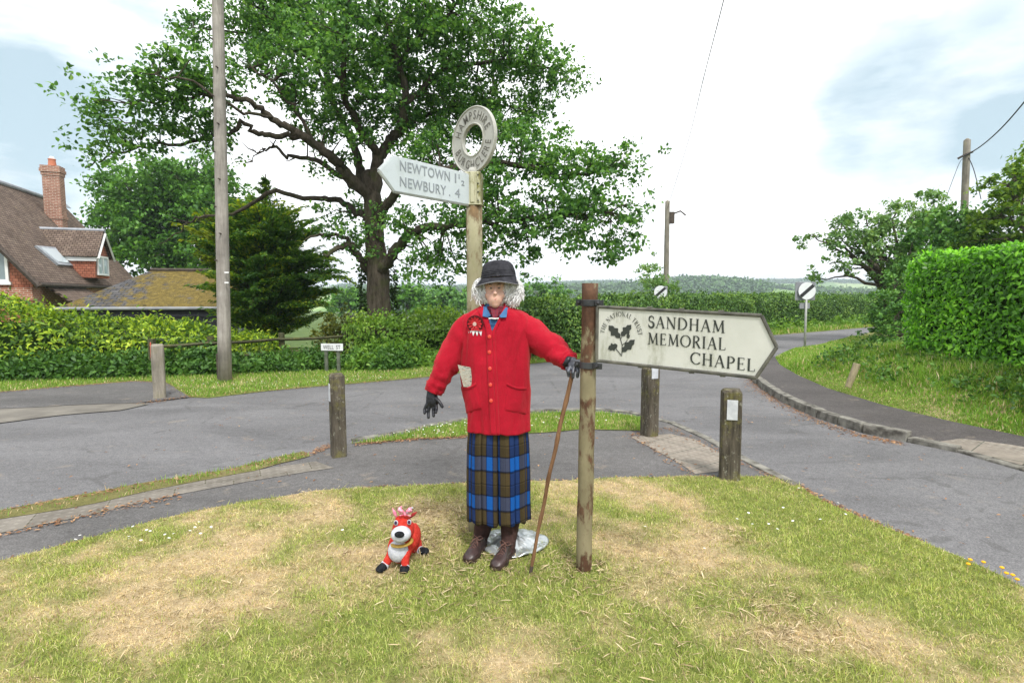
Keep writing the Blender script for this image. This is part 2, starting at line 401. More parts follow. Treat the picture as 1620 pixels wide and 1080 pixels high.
def fbm(x, y, s, seed=0, o=4): return sum(vnoise(x, y, s * 2 ** k, seed + k) * .5 ** k for k in range(o)) / sum(.5 ** k for k in range(o))

# ================================================================ SETTING: ground, roads, paths
BACK = np.array([(-60, 15), (-12, 15.2), (-6, 15.6), (0, 16), (6, 20.5), (19, 31), (60, 50)], float)   # behind the hedges the land falls away
def behind(x, y):
    return y - np.interp(x, BACK[:, 0], BACK[:, 1])
def landz(x, y):
    s = behind(x, y); z = -.05 - 1.3 * smooth01(s / 6) - .022 * np.clip(s, 0, 400) * smooth01(s / 40)
    return z + np.where(s > 6, (fbm(x, y, .02, 5) - .5) * 2 * smooth01(s / 60), 0)
xs = np.concatenate([-np.geomspace(2600, 30, 40), np.linspace(-28, 38, 67), np.geomspace(40, 2600, 40)])
ys = np.concatenate([[-300, -60, -20], np.linspace(-8, 60, 69), np.geomspace(62, 2600, 60)])
X, Y = np.meshgrid(xs, ys); Z = landz(X, Y); nx, ny = len(xs), len(ys)
idx = np.arange(nx * ny).reshape(ny, nx)
F = np.stack([idx[:-1, :-1], idx[:-1, 1:], idx[1:, 1:], idx[1:, :-1]], -1).reshape(-1, 4)
tag(np_obj('ground', np.stack([X, Y, Z], -1).reshape(-1, 3), F, M_land, smooth=True), kind='structure')

LAWN = GP([(-260, 965), (0, 893), (100, 866), (200, 838), (300, 815), (400, 795), (500, 781), (600, 773), (740, 767), (860, 764), (1000, 758), (1130, 757), (1225, 757),
           (1262, 772), (1300, 795), (1345, 814), (1400, 838), (1460, 862), (1520, 886), (1580, 914), (1640, 948), (1800, 1040)]) + [Vector((4.2, .6, 0)), Vector((4.5, -3, 0)), Vector((-5, -3, 0)), Vector((-5, 1.2, 0))]
def wobble(pts, amp, step=.12, close=True):
    o = []
    for i in range(len(pts) if close else len(pts) - 1):
        a = pts[i]; b = pts[(i + 1) % len(pts)]; n = max(1, int((b - a).length / step)) if a.y > 0.8 and b.y > .8 else 1
        for k in range(n):
            p = a.lerp(b, k / n); q = Vector((math.sin(p.x * 4.1 + 2.3 * math.sin(p.y * 5.3 + 1)) + .6 * math.sin(p.x * 13.7 + p.y * 11.1), math.sin(p.y * 4.7 + 2.1 * math.sin(p.x * 4.9 + 2)) + .6 * math.sin(p.y * 15.1 - p.x * 10.3 + 1), 0)) * amp * .45
            o.append(Vector((p.x + q.x, p.y + q.y, 0)) if n > 1 else p.copy())
    return o
LAWN = wobble(LAWN, .035)
far_edge = [(-500, 690), (-200, 645), (0, 622), (110, 613), (215, 604), (262, 606), (300, 628), (330, 630), (420, 619), (500, 612), (560, 607), (640, 600), (700, 594), (760, 585), (845, 575),
            (900, 570), (950, 566), (1050, 556), (1130, 546), (1215, 531), (1290, 525), (1372, 518), (1460, 513)]
ROAD = GP([(a, b - 7 if a < 800 else b - 3) for a, b in far_edge])
R_IN = [(1470, 519), (1375, 527), (1330, 536), (1290, 547), (1245, 554), (1225, 563), (1233, 576), (1262, 593), (1310, 614), (1400, 641), (1500, 665), (1620, 690), (1800, 730)]
ROADP = ROAD + [Vector((24, 24, 0)), Vector((14, 17.5, 0)), Vector((7.2, 11.4, 0)), Vector((5.4, 9.5, 0)), Vector((5.6, -4, 0)), Vector((-40, -4, 0))]
poly_sheet('road', ROADP, 0.0, M_road)
PATH = GP([(-260, 890), (0, 812), (180, 775), (380, 742), (500, 722), (520, 708), (556, 702), (620, 690), (680, 675), (740, 664), (800, 657), (860, 652), (930, 650), (1000, 656), (1060, 672), (1120, 699), (1185, 735), (1250, 768)]) + \
       GP([(1240, 800), (1000, 800), (600, 830), (300, 860), (0, 940), (-260, 1030)])
poly_sheet('footpath', PATH, .012, M_path)
# low granite edging along the island's road side
def edging(name, pts, mat, w=.1, h=.03, seg=.6, gap=.006, z0=-.02):
    mb = MB(); d = 0
    for i in range(len(pts) - 1):
        a, b = pts[i], pts[i + 1]; L = (b - a).length; n = max(1, round(L / seg)); t = (b - a).normalized(); s = Vector((-t.y, t.x, 0)); e = (L / n - gap) / 2
        for k in range(n):
            c = a.lerp(b, (k + .5) / n) + Vector((0, 0, random.uniform(-.006, .006))); j = s * random.uniform(-.006, .006)
            q = [c - t * e - s * w / 2 + j, c + t * e - s * w / 2 + j, c + t * e + s * w / 2 + j, c - t * e + s * w / 2 + j]
            mb.add([p + Vector((0, 0, z0)) for p in q] + [p + Vector((0, 0, h)) for p in q], [(0,3,2,1),(4,5,6,7),(0,1,5,4),(1,2,6,5),(2,3,7,6),(3,0,4,7)])
    o = mb.build(name, mat, bevel=.008); tag(o, kind='structure'); return o
edging('kerb', GP([(556, 697), (620, 687), (680, 674), (740, 663), (800, 655), (860, 649), (930, 647), (1000, 653), (1060, 669), (1120, 696), (1185, 732), (1262, 771)]), M_kerb, .09, .022)
poly_sheet('paver_strip', wobble(GP([(-260, 900), (0, 822), (180, 785), (380, 750), (500, 732), (530, 742), (400, 762), (280, 785), (150, 815), (0, 848), (-260, 920)]), .015, .2), .016, M_paver)
poly_sheet('tactile_slabs', GP([(998, 693), (1060, 688), (1100, 697), (1145, 722), (1165, 745), (1100, 752), (1075, 735)]), .016, M_tact)
CRES = wobble(GP([(556, 704), (620, 693), (680, 679), (740, 668), (800, 660), (860, 655), (930, 653), (1000, 659), (1035, 668), (1010, 683), (930, 681), (860, 687), (740, 692), (660, 696), (600, 703)]), .03)
poly_sheet('crescent_turf', CRES, .02, M_verge)
STRIP = wobble(GP([(-260, 888), (0, 810), (100, 790), (200, 772), (300, 755), (380, 741), (480, 716), (490, 724), (400, 748), (250, 777), (120, 805), (0, 826), (-260, 902)]), .03)
poly_sheet('kerbside_turf', STRIP, .019, mk_turf('worn_turf', None, ((.10, .10, .035), (.22, .20, .08)), ((.26, .19, .11), (.42, .31, .19))))
VERGE = wobble(GP(far_edge), .03, .12, False) + [G(1460, 513)] + [Vector((22, 29.6, 0)), Vector((19, 31, 0)), Vector((6, 20.3, 0)), Vector((0, 16, 0)), Vector((-6, 15.6, 0)), Vector((-12, 15.2, 0)), Vector((-40, 15, 0)), Vector((-40, 7, 0))]
poly_sheet('grass_verge', VERGE, .006, M_verge)
poly_sheet('drive_apron', wobble(GP([(-300, 648), (0, 621), (110, 612), (215, 604), (262, 606), (300, 629), (225, 638), (120, 642), (0, 648), (-300, 672)]), .02), .016, M_path)
poly_sheet('drive_concrete', wobble(GP([(-300, 672), (0, 645), (110, 640), (200, 630), (235, 640), (190, 650), (100, 657), (0, 670), (-300, 700)]), .02), .011, M_conc)
# right-hand pavement with a real kerb, and the bank behind it
PZ = .09
out_px = [(1206, 568), (1197, 577), (1195, 592), (1215, 608), (1250, 628), (1300, 649), (1370, 671), (1440, 690), (1520, 711), (1620, 739), (1800, 790)]
OZ = [PZ] * 7 + [.05, .018, .018, .018]
OUT = [G(a, b, z) for (a, b), z in zip(out_px, OZ)]; INN = [G(a, b, PZ) for a, b in [(1800, 730), (1620, 690), (1500, 665), (1400, 641), (1310, 614), (1262, 593), (1233, 576), (1225, 563)]]
def evenly(pts, n):
    A = np.array([list(p)[:3] if len(p) > 2 else list(p) + [0] for p in pts], float); s = np.r_[0, np.cumsum(np.linalg.norm(np.diff(A[:, :2], axis=0), axis=1))]
    t = np.linspace(0, s[-1], n); return [tuple(np.interp(t_, s, A[:, k]) for k in range(3)) for t_ in t]
OR = evenly(OUT + [Vector((4.2, 1, .018))], 80); IR = evenly(INN[::-1] + [Vector((5.6, 1, PZ))], 80)
def pave_pt(i, v, dz=0): a = Vector(OR[i]); b = Vector(IR[i]); p = a.lerp(b, v); p.z += dz; return p
def pavement():
    mb = MB(); mb.grid(lambda u, v: pave_pt(int(round(u * 79)), v), 79, 6); o = mb.build('pavement', M_pave, smooth=True); tag(o, kind='structure')
    ks = [i for i, p in enumerate(OR) if 1475 < 810 + 850 * p[0] / p[1] / 1.0 < 1640]; mb = MB(); mb.grid(lambda u, v: pave_pt(ks[0] + int(round(u * (len(ks) - 1))), .03 + (.62 - .5 * abs(u - .55)) * v, .005), len(ks) - 1, 4); o = mb.build('tactile_slabs', M_tact, smooth=True); tag(o, kind='structure')
pavement()
def kerbline(name, pts, h, mat):
    mb = MB(); 
    for i in range(len(pts) - 1):
        a, b = pts[i], pts[i + 1]; a = Vector((a.x, a.y, 0)); b = Vector((b.x, b.y, 0)); L = (b - a).length; n = max(1, round(L / .3)); t = (b - a).normalized(); s = Vector((-t.y, t.x, 0)); e = (L / n - .008) / 2
        for k in range(n):
            hh = h(i + k / n) + random.uniform(-.006, .006); c = a.lerp(b, (k + .5) / n); j = s * random.uniform(-.008, .008)
            q = [c + j - t * e - s * .075, c + j + t * e - s * .075, c + j + t * e + s * .05, c + j - t * e + s * .05]
            q1 = [p + Vector((0, 0, hh)) for p in q]; q1[0] += (q1[3] - q1[0]) * .08; q1[1] += (q1[2] - q1[1]) * .08
            mb.add([p - Vector((0, 0, .04)) for p in q] + q1, [(0,3,2,1),(4,5,6,7),(0,1,5,4),(1,2,6,5),(2,3,7,6),(3,0,4,7)])
    o = mb.build(name, mat, bevel=.01); tag(o, kind='structure')
kerbline('kerb', OUT[2:8], lambda i: PZ + .012 if i < 4.6 else PZ + .012 - (i - 4.6) * .07, M_kerb); kerbline('kerb', OUT[7:], lambda i: max(.026, .045 - i * .03), M_kerb)
# bank
BNK_E = wobble([G(a, b, PZ if i > 4 else .02) for i, (a, b) in enumerate(R_IN)] + [Vector((5.6, 1, PZ)), Vector((5.6, -3, PZ))], .02, .5)
BNK_E = BNK_E[:-1] if len(BNK_E) > 3 else BNK_E
bk = np.array([(30, 30), (20, 22), (15, 17), (11.5, 13.5), (9.5, 11.5), (9.2, 8.5), (9.2, 5), (9.2, -3)], float)
def bank_pt(u, v):
    e = BNKR[min(int(u * (len(BNKR) - 1) + .5), len(BNKR) - 1)]; q = BKR[min(int(u * (len(BKR) - 1) + .5), len(BKR) - 1)]
    x = e[0] + (q[0] - e[0]) * v; y = e[1] + (q[1] - e[1]) * v
    d = math.hypot(x - e[0], y - e[1]); near = smooth01((12.5 - y) / 3.5)
    z = e[2] + (.03 if v > 0 else -.06) + float(near) * .36 * float(smooth01(d / 1.3)) + .1 * float(smooth01(d / 2)) + (mnoise.noise(Vector((x * 1.3, y * 1.3, 0))) * .06 + mnoise.noise(Vector((x * 4, y * 4, 3))) * .02) * float(smooth01(d / .5))
    return Vector((x, y, z))
BNKR = evenly([G(a, b, PZ if i > 4 else .02) for i, (a, b) in enumerate(R_IN)] + [Vector((5.6, 1, PZ)), Vector((5.6, -3, PZ))], 90)
# match the back line by rough arc position
BKR = evenly(bk, 90)
mb = MB(); mb.grid(lambda u, v: bank_pt(u, v), 89, 24); bank = mb.build('grass_bank', M_verge, smooth=True); tag(bank, kind='structure')

# ---------------------------------------------------------------- grass
def blades(name, XY, z, H, W, lean, mat, dry=None, attrs=None, kind='stuff', lbl=None, seg2=True, zfn=None):
    n = len(XY); x, y = XY[:, 0], XY[:, 1]; zz = np.full(n, z) if zfn is None else zfn(x, y)
    th = rng.uniform(0, 2 * np.pi, n); ph = th + rng.normal(np.pi / 2, .6, n)
    B = np.stack([x, y, zz], 1); h = H[:, None]; l = lean[:, None]
    S = np.stack([np.cos(ph), np.sin(ph), np.zeros(n)], 1) * (W[:, None] / 2); D = np.stack([np.cos(th), np.sin(th), np.zeros(n)], 1)
    up = np.array([0, 0, 1.0]); m = B + D * h * l * .35 + up * h * .6 * (1 - l * .55); t = B + D * h * l + up * h * np.sqrt(np.maximum(.02, 1 - l * l)) * .95
    V = np.stack([B - S, B + S, m + S * .8, m - S * .8, t], 1).reshape(-1, 3)
    b = np.arange(n)[:, None] * 5
    F1 = (b + np.array([[0, 1, 2]])); F2 = (b + np.array([[0, 2, 3]])); F3 = (b + np.array([[3, 2, 4]]))
    at = {'dry': np.repeat(dry, 5)} if dry is not None else None
    o = np_obj(name, V, np.concatenate([F1, F2, F3]), mat, attrs=at); tag(o, lbl, None, None, kind); return o
# where the lawn is scorched (photo): centre pixel, radii, strength
DRYP = [(520, 815, 150, 16, .9), (700, 830, 110, 30, .7), (330, 960, 150, 26, 1.0), (210, 1005, 130, 22, .9), (560, 885, 170, 26, .7), (640, 930, 160, 22, .6), (860, 830, 60, 45, .6),
        (900, 930, 150, 30, .6), (1080, 800, 160, 22, .7), (1140, 880, 110, 30, 1.0), (1270, 905, 80, 20, 1.0), (1360, 905, 60, 12, .7), (1250, 1010, 220, 28, 1.0), (1000, 990, 200, 40, .55),
        (760, 1060, 120, 24, .8), (1400, 1040, 160, 26, .8), (960, 770, 60, 10, .6), (1030, 870, 120, 40, .35), (40, 970, 60, 25, .6), (880, 885, 90, 14, .9), (1100, 1060, 200, 25, .6), (450, 850, 90, 12, .6)]
GRNP = [(60, 1040, 90, 40, .9), (130, 905, 160, 16, .6), (500, 1000, 170, 40, .6), (1240, 790, 120, 20, .9), (1400, 860, 140, 14, .9), (1540, 930, 90, 30, .9), (960, 810, 60, 20, .7), (1420, 960, 110, 28, .7),
        (700, 780, 100, 10, .8), (560, 1060, 90, 20, .6), (960, 1060, 80, 16, .8), (560, 850, 90, 14, .6), (760, 960, 110, 20, .5), (1500, 1040, 90, 30, .5)]
def dryness(x, y):
    d = (fbm(x, y, 1.1, 11) - .5) * 2.2 + .17 + (fbm(x, y, 3.1, 111) - .5) * 1.9; k = FPX * CH
    yy = np.maximum(y, .3); px = 810 + FPX * x / (yy * cp + CH * sp) ; py = 540 + FPX * (CH * cp - yy * sp) / (yy * cp + CH * sp)
    for (a, b, ra, rb, s) in DRYP: d += .50 * s * np.exp(-(((px - a) / ra) ** 2 + ((py - b) / rb) ** 2))
    for (a, b, ra, rb, s) in GRNP: d -= .7 * s * np.exp(-(((px - a) / ra) ** 2 + ((py - b) / rb) ** 2))
    return np.clip(d + (fbm(x, y, 9, 21) - .5) * 1.7, 0, 1)
def lawn_mesh():
    xs = np.arange(-5, 4.6, .08); ys = np.arange(-1, 4.9, .08); X, Y = np.meshgrid(xs, ys); x, y = X.ravel(), Y.ravel()
    d = dryness(x, y)
    bm = bmesh.new(); vs = [bm.verts.new((p.x, p.y, .02)) for p in LAWN]; f = bm.faces.new(vs)
    bmesh.ops.triangulate(bm, faces=bm.faces[:])
    for c in list(np.arange(-5, 4.6, .16)): bmesh.ops.bisect_plane(bm, geom=bm.verts[:] + bm.edges[:] + bm.faces[:], plane_co=(c, 0, 0), plane_no=(1, 0, 0))
    for c in list(np.arange(-2.9, 5, .16)): bmesh.ops.bisect_plane(bm, geom=bm.verts[:] + bm.edges[:] + bm.faces[:], plane_co=(0, c, 0), plane_no=(0, 1, 0))
    bmesh.ops.recalc_face_normals(bm, faces=bm.faces[:]); me = bpy.data.meshes.new('lawn'); bm.to_mesh(me); bm.free()
    if me.polygons[0].normal.z < 0: me.flip_normals()
    co = np.zeros(len(me.vertices) * 3); me.vertices.foreach_get('co', co); co = co.reshape(-1, 3)
    a = me.attributes.new('dry', 'FLOAT', 'POINT'); a.data.foreach_set('value', dryness(co[:, 0], co[:, 1]).astype(np.float32))
    tag(link('lawn', me, M_turf), kind='structure')
lawn_mesh()
def sample(poly, dens, bbox, fn=None):
    x0, x1, y0, y1 = bbox; n = int((x1 - x0) * (y1 - y0) * dens); x = rng.uniform(x0, x1, n); y = rng.uniform(y0, y1, n)
    k = inpoly(x, y, poly); x, y = x[k], y[k]
    if fn is not None: k = rng.random(len(x)) < fn(x, y); x, y = x[k], y[k]
    return np.stack([x, y], 1)
infr = lambda x, y: (np.abs(x) < y * .98 + .25).astype(float)
def near_grass():
    XY = sample(LAWN, 21000, (-4.4, 4.3, 1.5, 4.8), lambda x, y: infr(x, y) * np.clip(1.25 - y * .16, .3, 1) * (.75 + .25 * (fbm(x, y, 9, 41) > .45)))
    x, y = XY.T; d = dryness(x, y); n = len(x); isd = np.clip(d * .74 + .17, 0, 1)
    dry = np.where(rng.random(n) < isd, rng.uniform(.75, 1, n), rng.uniform(0, .22, n) + d * .18)
    tuft = fbm(x, y, 14, 3); cl = fbm(x, y, 5, 8)
    H = (.012 + .019 * rng.random(n) ** 1.5 + .035 * np.clip(tuft - .5, 0, 1) + .03 * np.clip(cl - .55, 0, 1)) * np.where(dry > .5, .85, 1.1) * (1 - .25 * d)
    H *= np.where(rng.random(n) < .012, 2.2, 1)
    lean = np.clip(np.where(dry > .5, rng.normal(.88, .16, n), rng.normal(.55, .25, n)), 0, .99)
    H *= np.where(lean > .8, 1.35, 1)
    W = rng.uniform(.0013, .0030, n) * (1 + .12 * y)
    blades('lawn_grass', XY, .018, H, W, lean, M_blade, dry)
near_grass()
def verge_grass(name, poly, dens, bbox, h, w_, mat=None, z=.02, fn=None, zfn=None, spread=1.0):
    XY = sample(poly, dens, bbox, (lambda x, y: infr(x, y)) if fn is None else (lambda x, y: infr(x, y) * fn(x, y)))
    n = len(XY); x, y = XY.T
    H = h * rng.uniform(.5, 1.2, n) * (.6 + .9 * fbm(x, y, 3, 17)); lean = np.clip(rng.normal(.45, .22, n), 0, .97); W = w_ * rng.uniform(.6, 1.2, n)
    blades(name, XY, z, H, W, lean, mat or M_bladeV, zfn=zfn)
verge_grass('crescent_grass', CRES, 5200, (-1.7, 2, 5, 7.4), .045, .006)
verge_grass('kerbside_grass', STRIP, 3000, (-5, -1.4, 3, 5.8), .035, .005, fn=lambda x, y: (fbm(x, y, 3, 71) > .47) * .8 + .2)
verge_grass('verge_grass', VERGE, 1500, (-12, 3, 7, 13.5), .05, .010, fn=lambda x, y: 1 - inpoly(x, y, GP([(-300, 648), (0, 621), (110, 612), (215, 604), (262, 606), (300, 629), (120, 642), (0, 648)])) * .97)
verge_grass('verge_grass', VERGE, 260, (2, 24, 13, 30), .22, .03)
# bank grass: take random points on the bank mesh
def bank_grass():
    co = np.zeros(len(bank.data.vertices) * 3); bank.data.vertices.foreach_get('co', co); co = co.reshape(25, 90, 3)
    A = co[:-1, :-1]; B = co[:-1, 1:]; C = co[1:, 1:]; D = co[1:, :-1]; ctr = (A + B + C + D) / 4
    area = np.linalg.norm(np.cross(C - A, D - B), axis=-1) / 2; wt = area / np.clip(ctr[..., 1], 3, 40) ** 1.3 * ((ctr[..., 1] > 4) & (ctr[..., 0] < ctr[..., 1] + .5) & (ctr[..., 0] < 12)); wt[0] *= 1.3
    n = 105000; q = rng.choice(wt.size, n, p=(wt / wt.sum()).ravel()); j, i = np.unravel_index(q, wt.shape); fu = rng.random((n, 1)); fv = rng.random((n, 1)); Vv = np.zeros(n)
    p = (A[j, i] * (1 - fu) + B[j, i] * fu) * (1 - fv) + (D[j, i] * (1 - fu) + C[j, i] * fu) * fv
    k = (p[:, 1] > 4) & (p[:, 0] < p[:, 1] * 1.0 + .4) & (p[:, 0] < 12); p = p[k]; v = Vv[k]; n = len(p); dd = np.clip(p[:, 0] - 5.0, 0, 1.2)
    near = p[:, 1] < 11
    H = np.where(near, .03 + .13 * smooth01(dd / .6) * fbm(p[:, 0], p[:, 1], 2.2, 91) * 1.6, .06) * rng.uniform(.5, 1.25, n)
    zz = p[:, 2].copy(); blades('bank_grass', p[:, :2], 0, H, rng.uniform(.006, .012, n), np.clip(rng.normal(.5, .22, n), 0, .97), M_bladeB, zfn=lambda x, y: zz - .005)
bank_grass()
# litter: fallen needles and leaves along the edges
M_litter = (lambda m: (m.col(m.ramp(m.isl(), [(0, (.13, .06, .03)), (.5, (.27, .14, .075)), (1, (.42, .27, .15))])), m.m)[-1])(Mt('litter', .9, .1))
def litter():
    C = []
    def strip(pts, w_, n, z):
        for _ in range(n):
            i = random.randrange(len(pts) - 1); p = pts[i].lerp(pts[i + 1], random.random()); q = abs(random.gauss(0, w_))
            t = (pts[i + 1] - pts[i]).normalized(); s = Vector((-t.y, t.x, 0)); C.append(tuple(p + s * q * (1 if w_ > 0 else -1))[:2] + (z + random.uniform(.002, .006),))
    strip([Vector((p.x, p.y, 0)) for p in reversed(OUT[2:8])], .0001, 1, .0)
    o2 = [Vector((p.x - .10, p.y - .05, 0)) for p in OUT[1:8]]
    for _ in range(1900):
        i = random.randrange(len(o2) - 1); p = o2[i].lerp(o2[i + 1], random.random()); C.append((p.x - abs(random.gauss(0, .09)), p.y - abs(random.gauss(0, .06)), .004))
    el = GP([(1225, 757), (1262, 772), (1300, 795), (1345, 814), (1400, 838), (1460, 862)])
    for _ in range(700):
        i = random.randrange(len(el) - 1); p = el[i].lerp(el[i + 1], random.random()); C.append((p.x + random.gauss(.02, .03), p.y + random.gauss(.02, .03), .006))
    for ln, n, sd, z in ((GP([(0, 812), (200, 774), (380, 742), (500, 718), (520, 706)]), 700, .035, .02), (GP([(0, 850), (150, 816), (280, 787)]), 220, .04, .022), (GP([(215, 604), (262, 606), (300, 629), (225, 640)]), 500, .08, .026),
                         (GP([(0, 622), (110, 613), (215, 604)]), 500, .05, .026), (GP([(300, 629), (420, 620), (560, 608), (680, 598)]), 450, .05, .022), (GP([(1310, 800), (1180, 737), (1060, 680), (1000, 690), (1100, 755)]), 500, .05, .02),
                         (GP([(560, 706), (660, 697), (740, 693)]), 500, .03, .022), (GP([(0, 893), (300, 815), (600, 772), (1000, 757), (1200, 757)]), 450, .02, .018)):
        for _ in range(n):
            i = random.randrange(len(ln) - 1); p = ln[i].lerp(ln[i + 1], random.random()); C.append((p.x + random.gauss(0, sd), p.y + random.gauss(0, sd), z))
    for _ in range(700):
        x = random.uniform(-4, 4); y = random.uniform(3, 8); C.append((x, y, .017))
    C = np.array(C); n = len(C); D = rng.normal(0, 1, (n, 3)); D[:, 2] *= .08; Nn = np.tile([0, 0, 1.0], (n, 1)) + rng.normal(0, .2, (n, 3)); L = rng.uniform(.012, .04, n)
    V, F = leafgeo(C, D, Nn, L, L * rng.uniform(.12, .5, n)); tag(np_obj('leaf_litter', V, F, M_litter), kind='stuff')
litter()
def thatch():
    C = []
    for (cx, cy, r, n) in ((715, 815, .12, 300), (690, 850, .16, 380), (650, 812, .1, 260), (760, 905, .2, 300), (900, 905, .14, 260), (700, 930, .3, 380), (600, 870, .25, 320), (1150, 850, .12, 160), (1240, 965, .14, 200), (1060, 1000, .3, 300), (1265, 1020, .12, 200), (540, 800, .3, 300), (990, 900, .3, 300), (300, 970, .3, 300)):
        q = G(cx, cy)
        for _ in range(n): C.append((q.x + random.gauss(0, r), q.y + random.gauss(0, r * .8), .03 + random.random() * .012))
    C = np.array(C); n = len(C); D = rng.normal(0, 1, (n, 3)); D[:, 2] *= .25; L = rng.uniform(.02, .07, n); V, F = leafgeo(C, D, np.tile([0, 0, 1.0], (n, 1)) + rng.normal(0, .3, (n, 3)), L, L * rng.uniform(.04, .10, n))
    m = Mt('dry_thatch', .9, .1); m.col(m.ramp(m.isl(), [(0, (.16, .12, .065)), (.5, (.40, .31, .18)), (1, (.66, .55, .36))])); tag(np_obj('dry_thatch', V, F, m.m), kind='stuff')
thatch()

# ================================================================ hills and far land
def mk_hill():
    m = Mt('hill_land', .95, .1); g = m.gpos()
    v = m.n('ShaderNodeTexVoronoi'); v.inputs['Scale'].default_value = .006; m.t.links.new(m.gpos((1, .5, 1)), v.inputs['Vector'])
    r = m.sep(v.outputs['Color'], 0)
    c = m.ramp(r, [(.0, (0.149, 0.257, 0.0675)), (.3, (0.216, 0.338, 0.108)), (.55, (0.27, 0.365, 0.135)), (.8, (0.162, 0.27, 0.081))], True)
    m.col(m.mix(1, c, m.ramp(m.noise(.02, 5, .6, g), [(.3, (.85,) * 3), (.7, (1.15,) * 3)]), 'MULTIPLY')); return m.m
M_hill = mk_hill()
def hillmesh(name, prof, Y0, Y1, base=-22):
    """prof: silhouette (px,py) at depth Y1; rises smoothly from the valley at Y0"""
    pr = [P(a, b, Y1) for a, b in prof]; px = [p.x for p in pr]; pz = [p.z for p in pr]
    xs = np.linspace(px[0], px[-1], 150); vs = np.linspace(0, 1.5, 26); V = []
    for v in vs:
        y = Y0 + (Y1 - Y0) * v; top = np.interp(xs, px, pz); s = smooth01(v) if v <= 1 else 1 - .7 * smooth01((v - 1) * 2)
        V.append(np.stack([xs * (1), np.full_like(xs, y), base + (top - base) * s + (fbm(xs, y + 0 * xs, .01, 33) - .5) * 5 * (v < .98)], 1))
    V = np.concatenate(V); idx = np.arange(len(V)).reshape(len(vs), 150); F = np.stack([idx[:-1, :-1], idx[:-1, 1:], idx[1:, 1:], idx[1:, :-1]], -1).reshape(-1, 4)
    o = np_obj(name, V, F, M_hill, smooth=True); tag(o, kind='structure'); return V
hv = hillmesh('hills', [(-1500, 456), (-400, 452), (300, 455), (560, 453), (700, 456), (830, 452), (905, 449), (1000, 447), (1060, 444), (1110, 443), (1160, 447), (1230, 446), (1290, 445), (1340, 449), (1400, 455), (1700, 452), (3000, 450)], 500, 1150)
hv2 = hillmesh('hills', [(-1500, 462), (400, 462), (760, 462), (850, 458), (950, 458), (1040, 449), (1100, 445), (1150, 450), (1210, 458), (1290, 464), (1500, 466), (3000, 466)], 260, 560, -16)
M_wood = leafmat('woodland', [(0.042, 0.098, 0.028), (0.084, 0.182, 0.042), (0.14, 0.266, 0.063)], .02, .15)
def woodland():
    C = []
    for H_, n, (a, b), test in ((hv2, 5200, (.2, 1.15), lambda px: 830 < px < 1215 or 540 < px < 740), (hv, 4200, (.75, 1.05), lambda px: 1195 < px < 1300 or 1330 < px < 1420 or 540 < px < 760 or 845 < px < 960)):
        k = 0; vs = H_.reshape(26, 150, 3)
        while k < n:
            j = random.randint(0, 24); i = random.randint(0, 148); p = vs[j, i] + (vs[j + 1, i] - vs[j, i]) * random.random() + (vs[j, i + 1] - vs[j, i]) * random.random()
            f = j / 25 * 1.5
            if not a <= f <= b: continue
            px = 810 + FPX * p[0] / p[1]
            if not test(px) and mnoise.noise(Vector((p[0] * .008, p[1] * .012, 2))) < .38: continue
            if not 400 < px < 1650: continue
            C.append(p + np.array([0, 0, 2.0])); k += 1
    C = np.array(C); V, F = clump_leaves(C, [3.0, 3.0, 1.5], 22, 2.6, .9, .8); tag(np_obj('woodland', V, F, M_wood), kind='stuff')
woodland()

hz = MB(); hz.box((-2700, -400, -40), (2700, 2700, 62)); hzm = bpy.data.materials.new('haze'); hzm.use_nodes = True; ht = hzm.node_tree; ht.nodes.clear()
ho = ht.nodes.new('ShaderNodeOutputMaterial'); hv_ = ht.nodes.new('ShaderNodeVolumePrincipled'); hv_.inputs['Color'].default_value = (.78, .88, 1, 1); hv_.inputs['Density'].default_value = .00055; hv_.inputs['Anisotropy'].default_value = .2
ht.links.new(hv_.outputs[0], ho.inputs['Volume']); tag(hz.build('haze', hzm), kind='stuff')

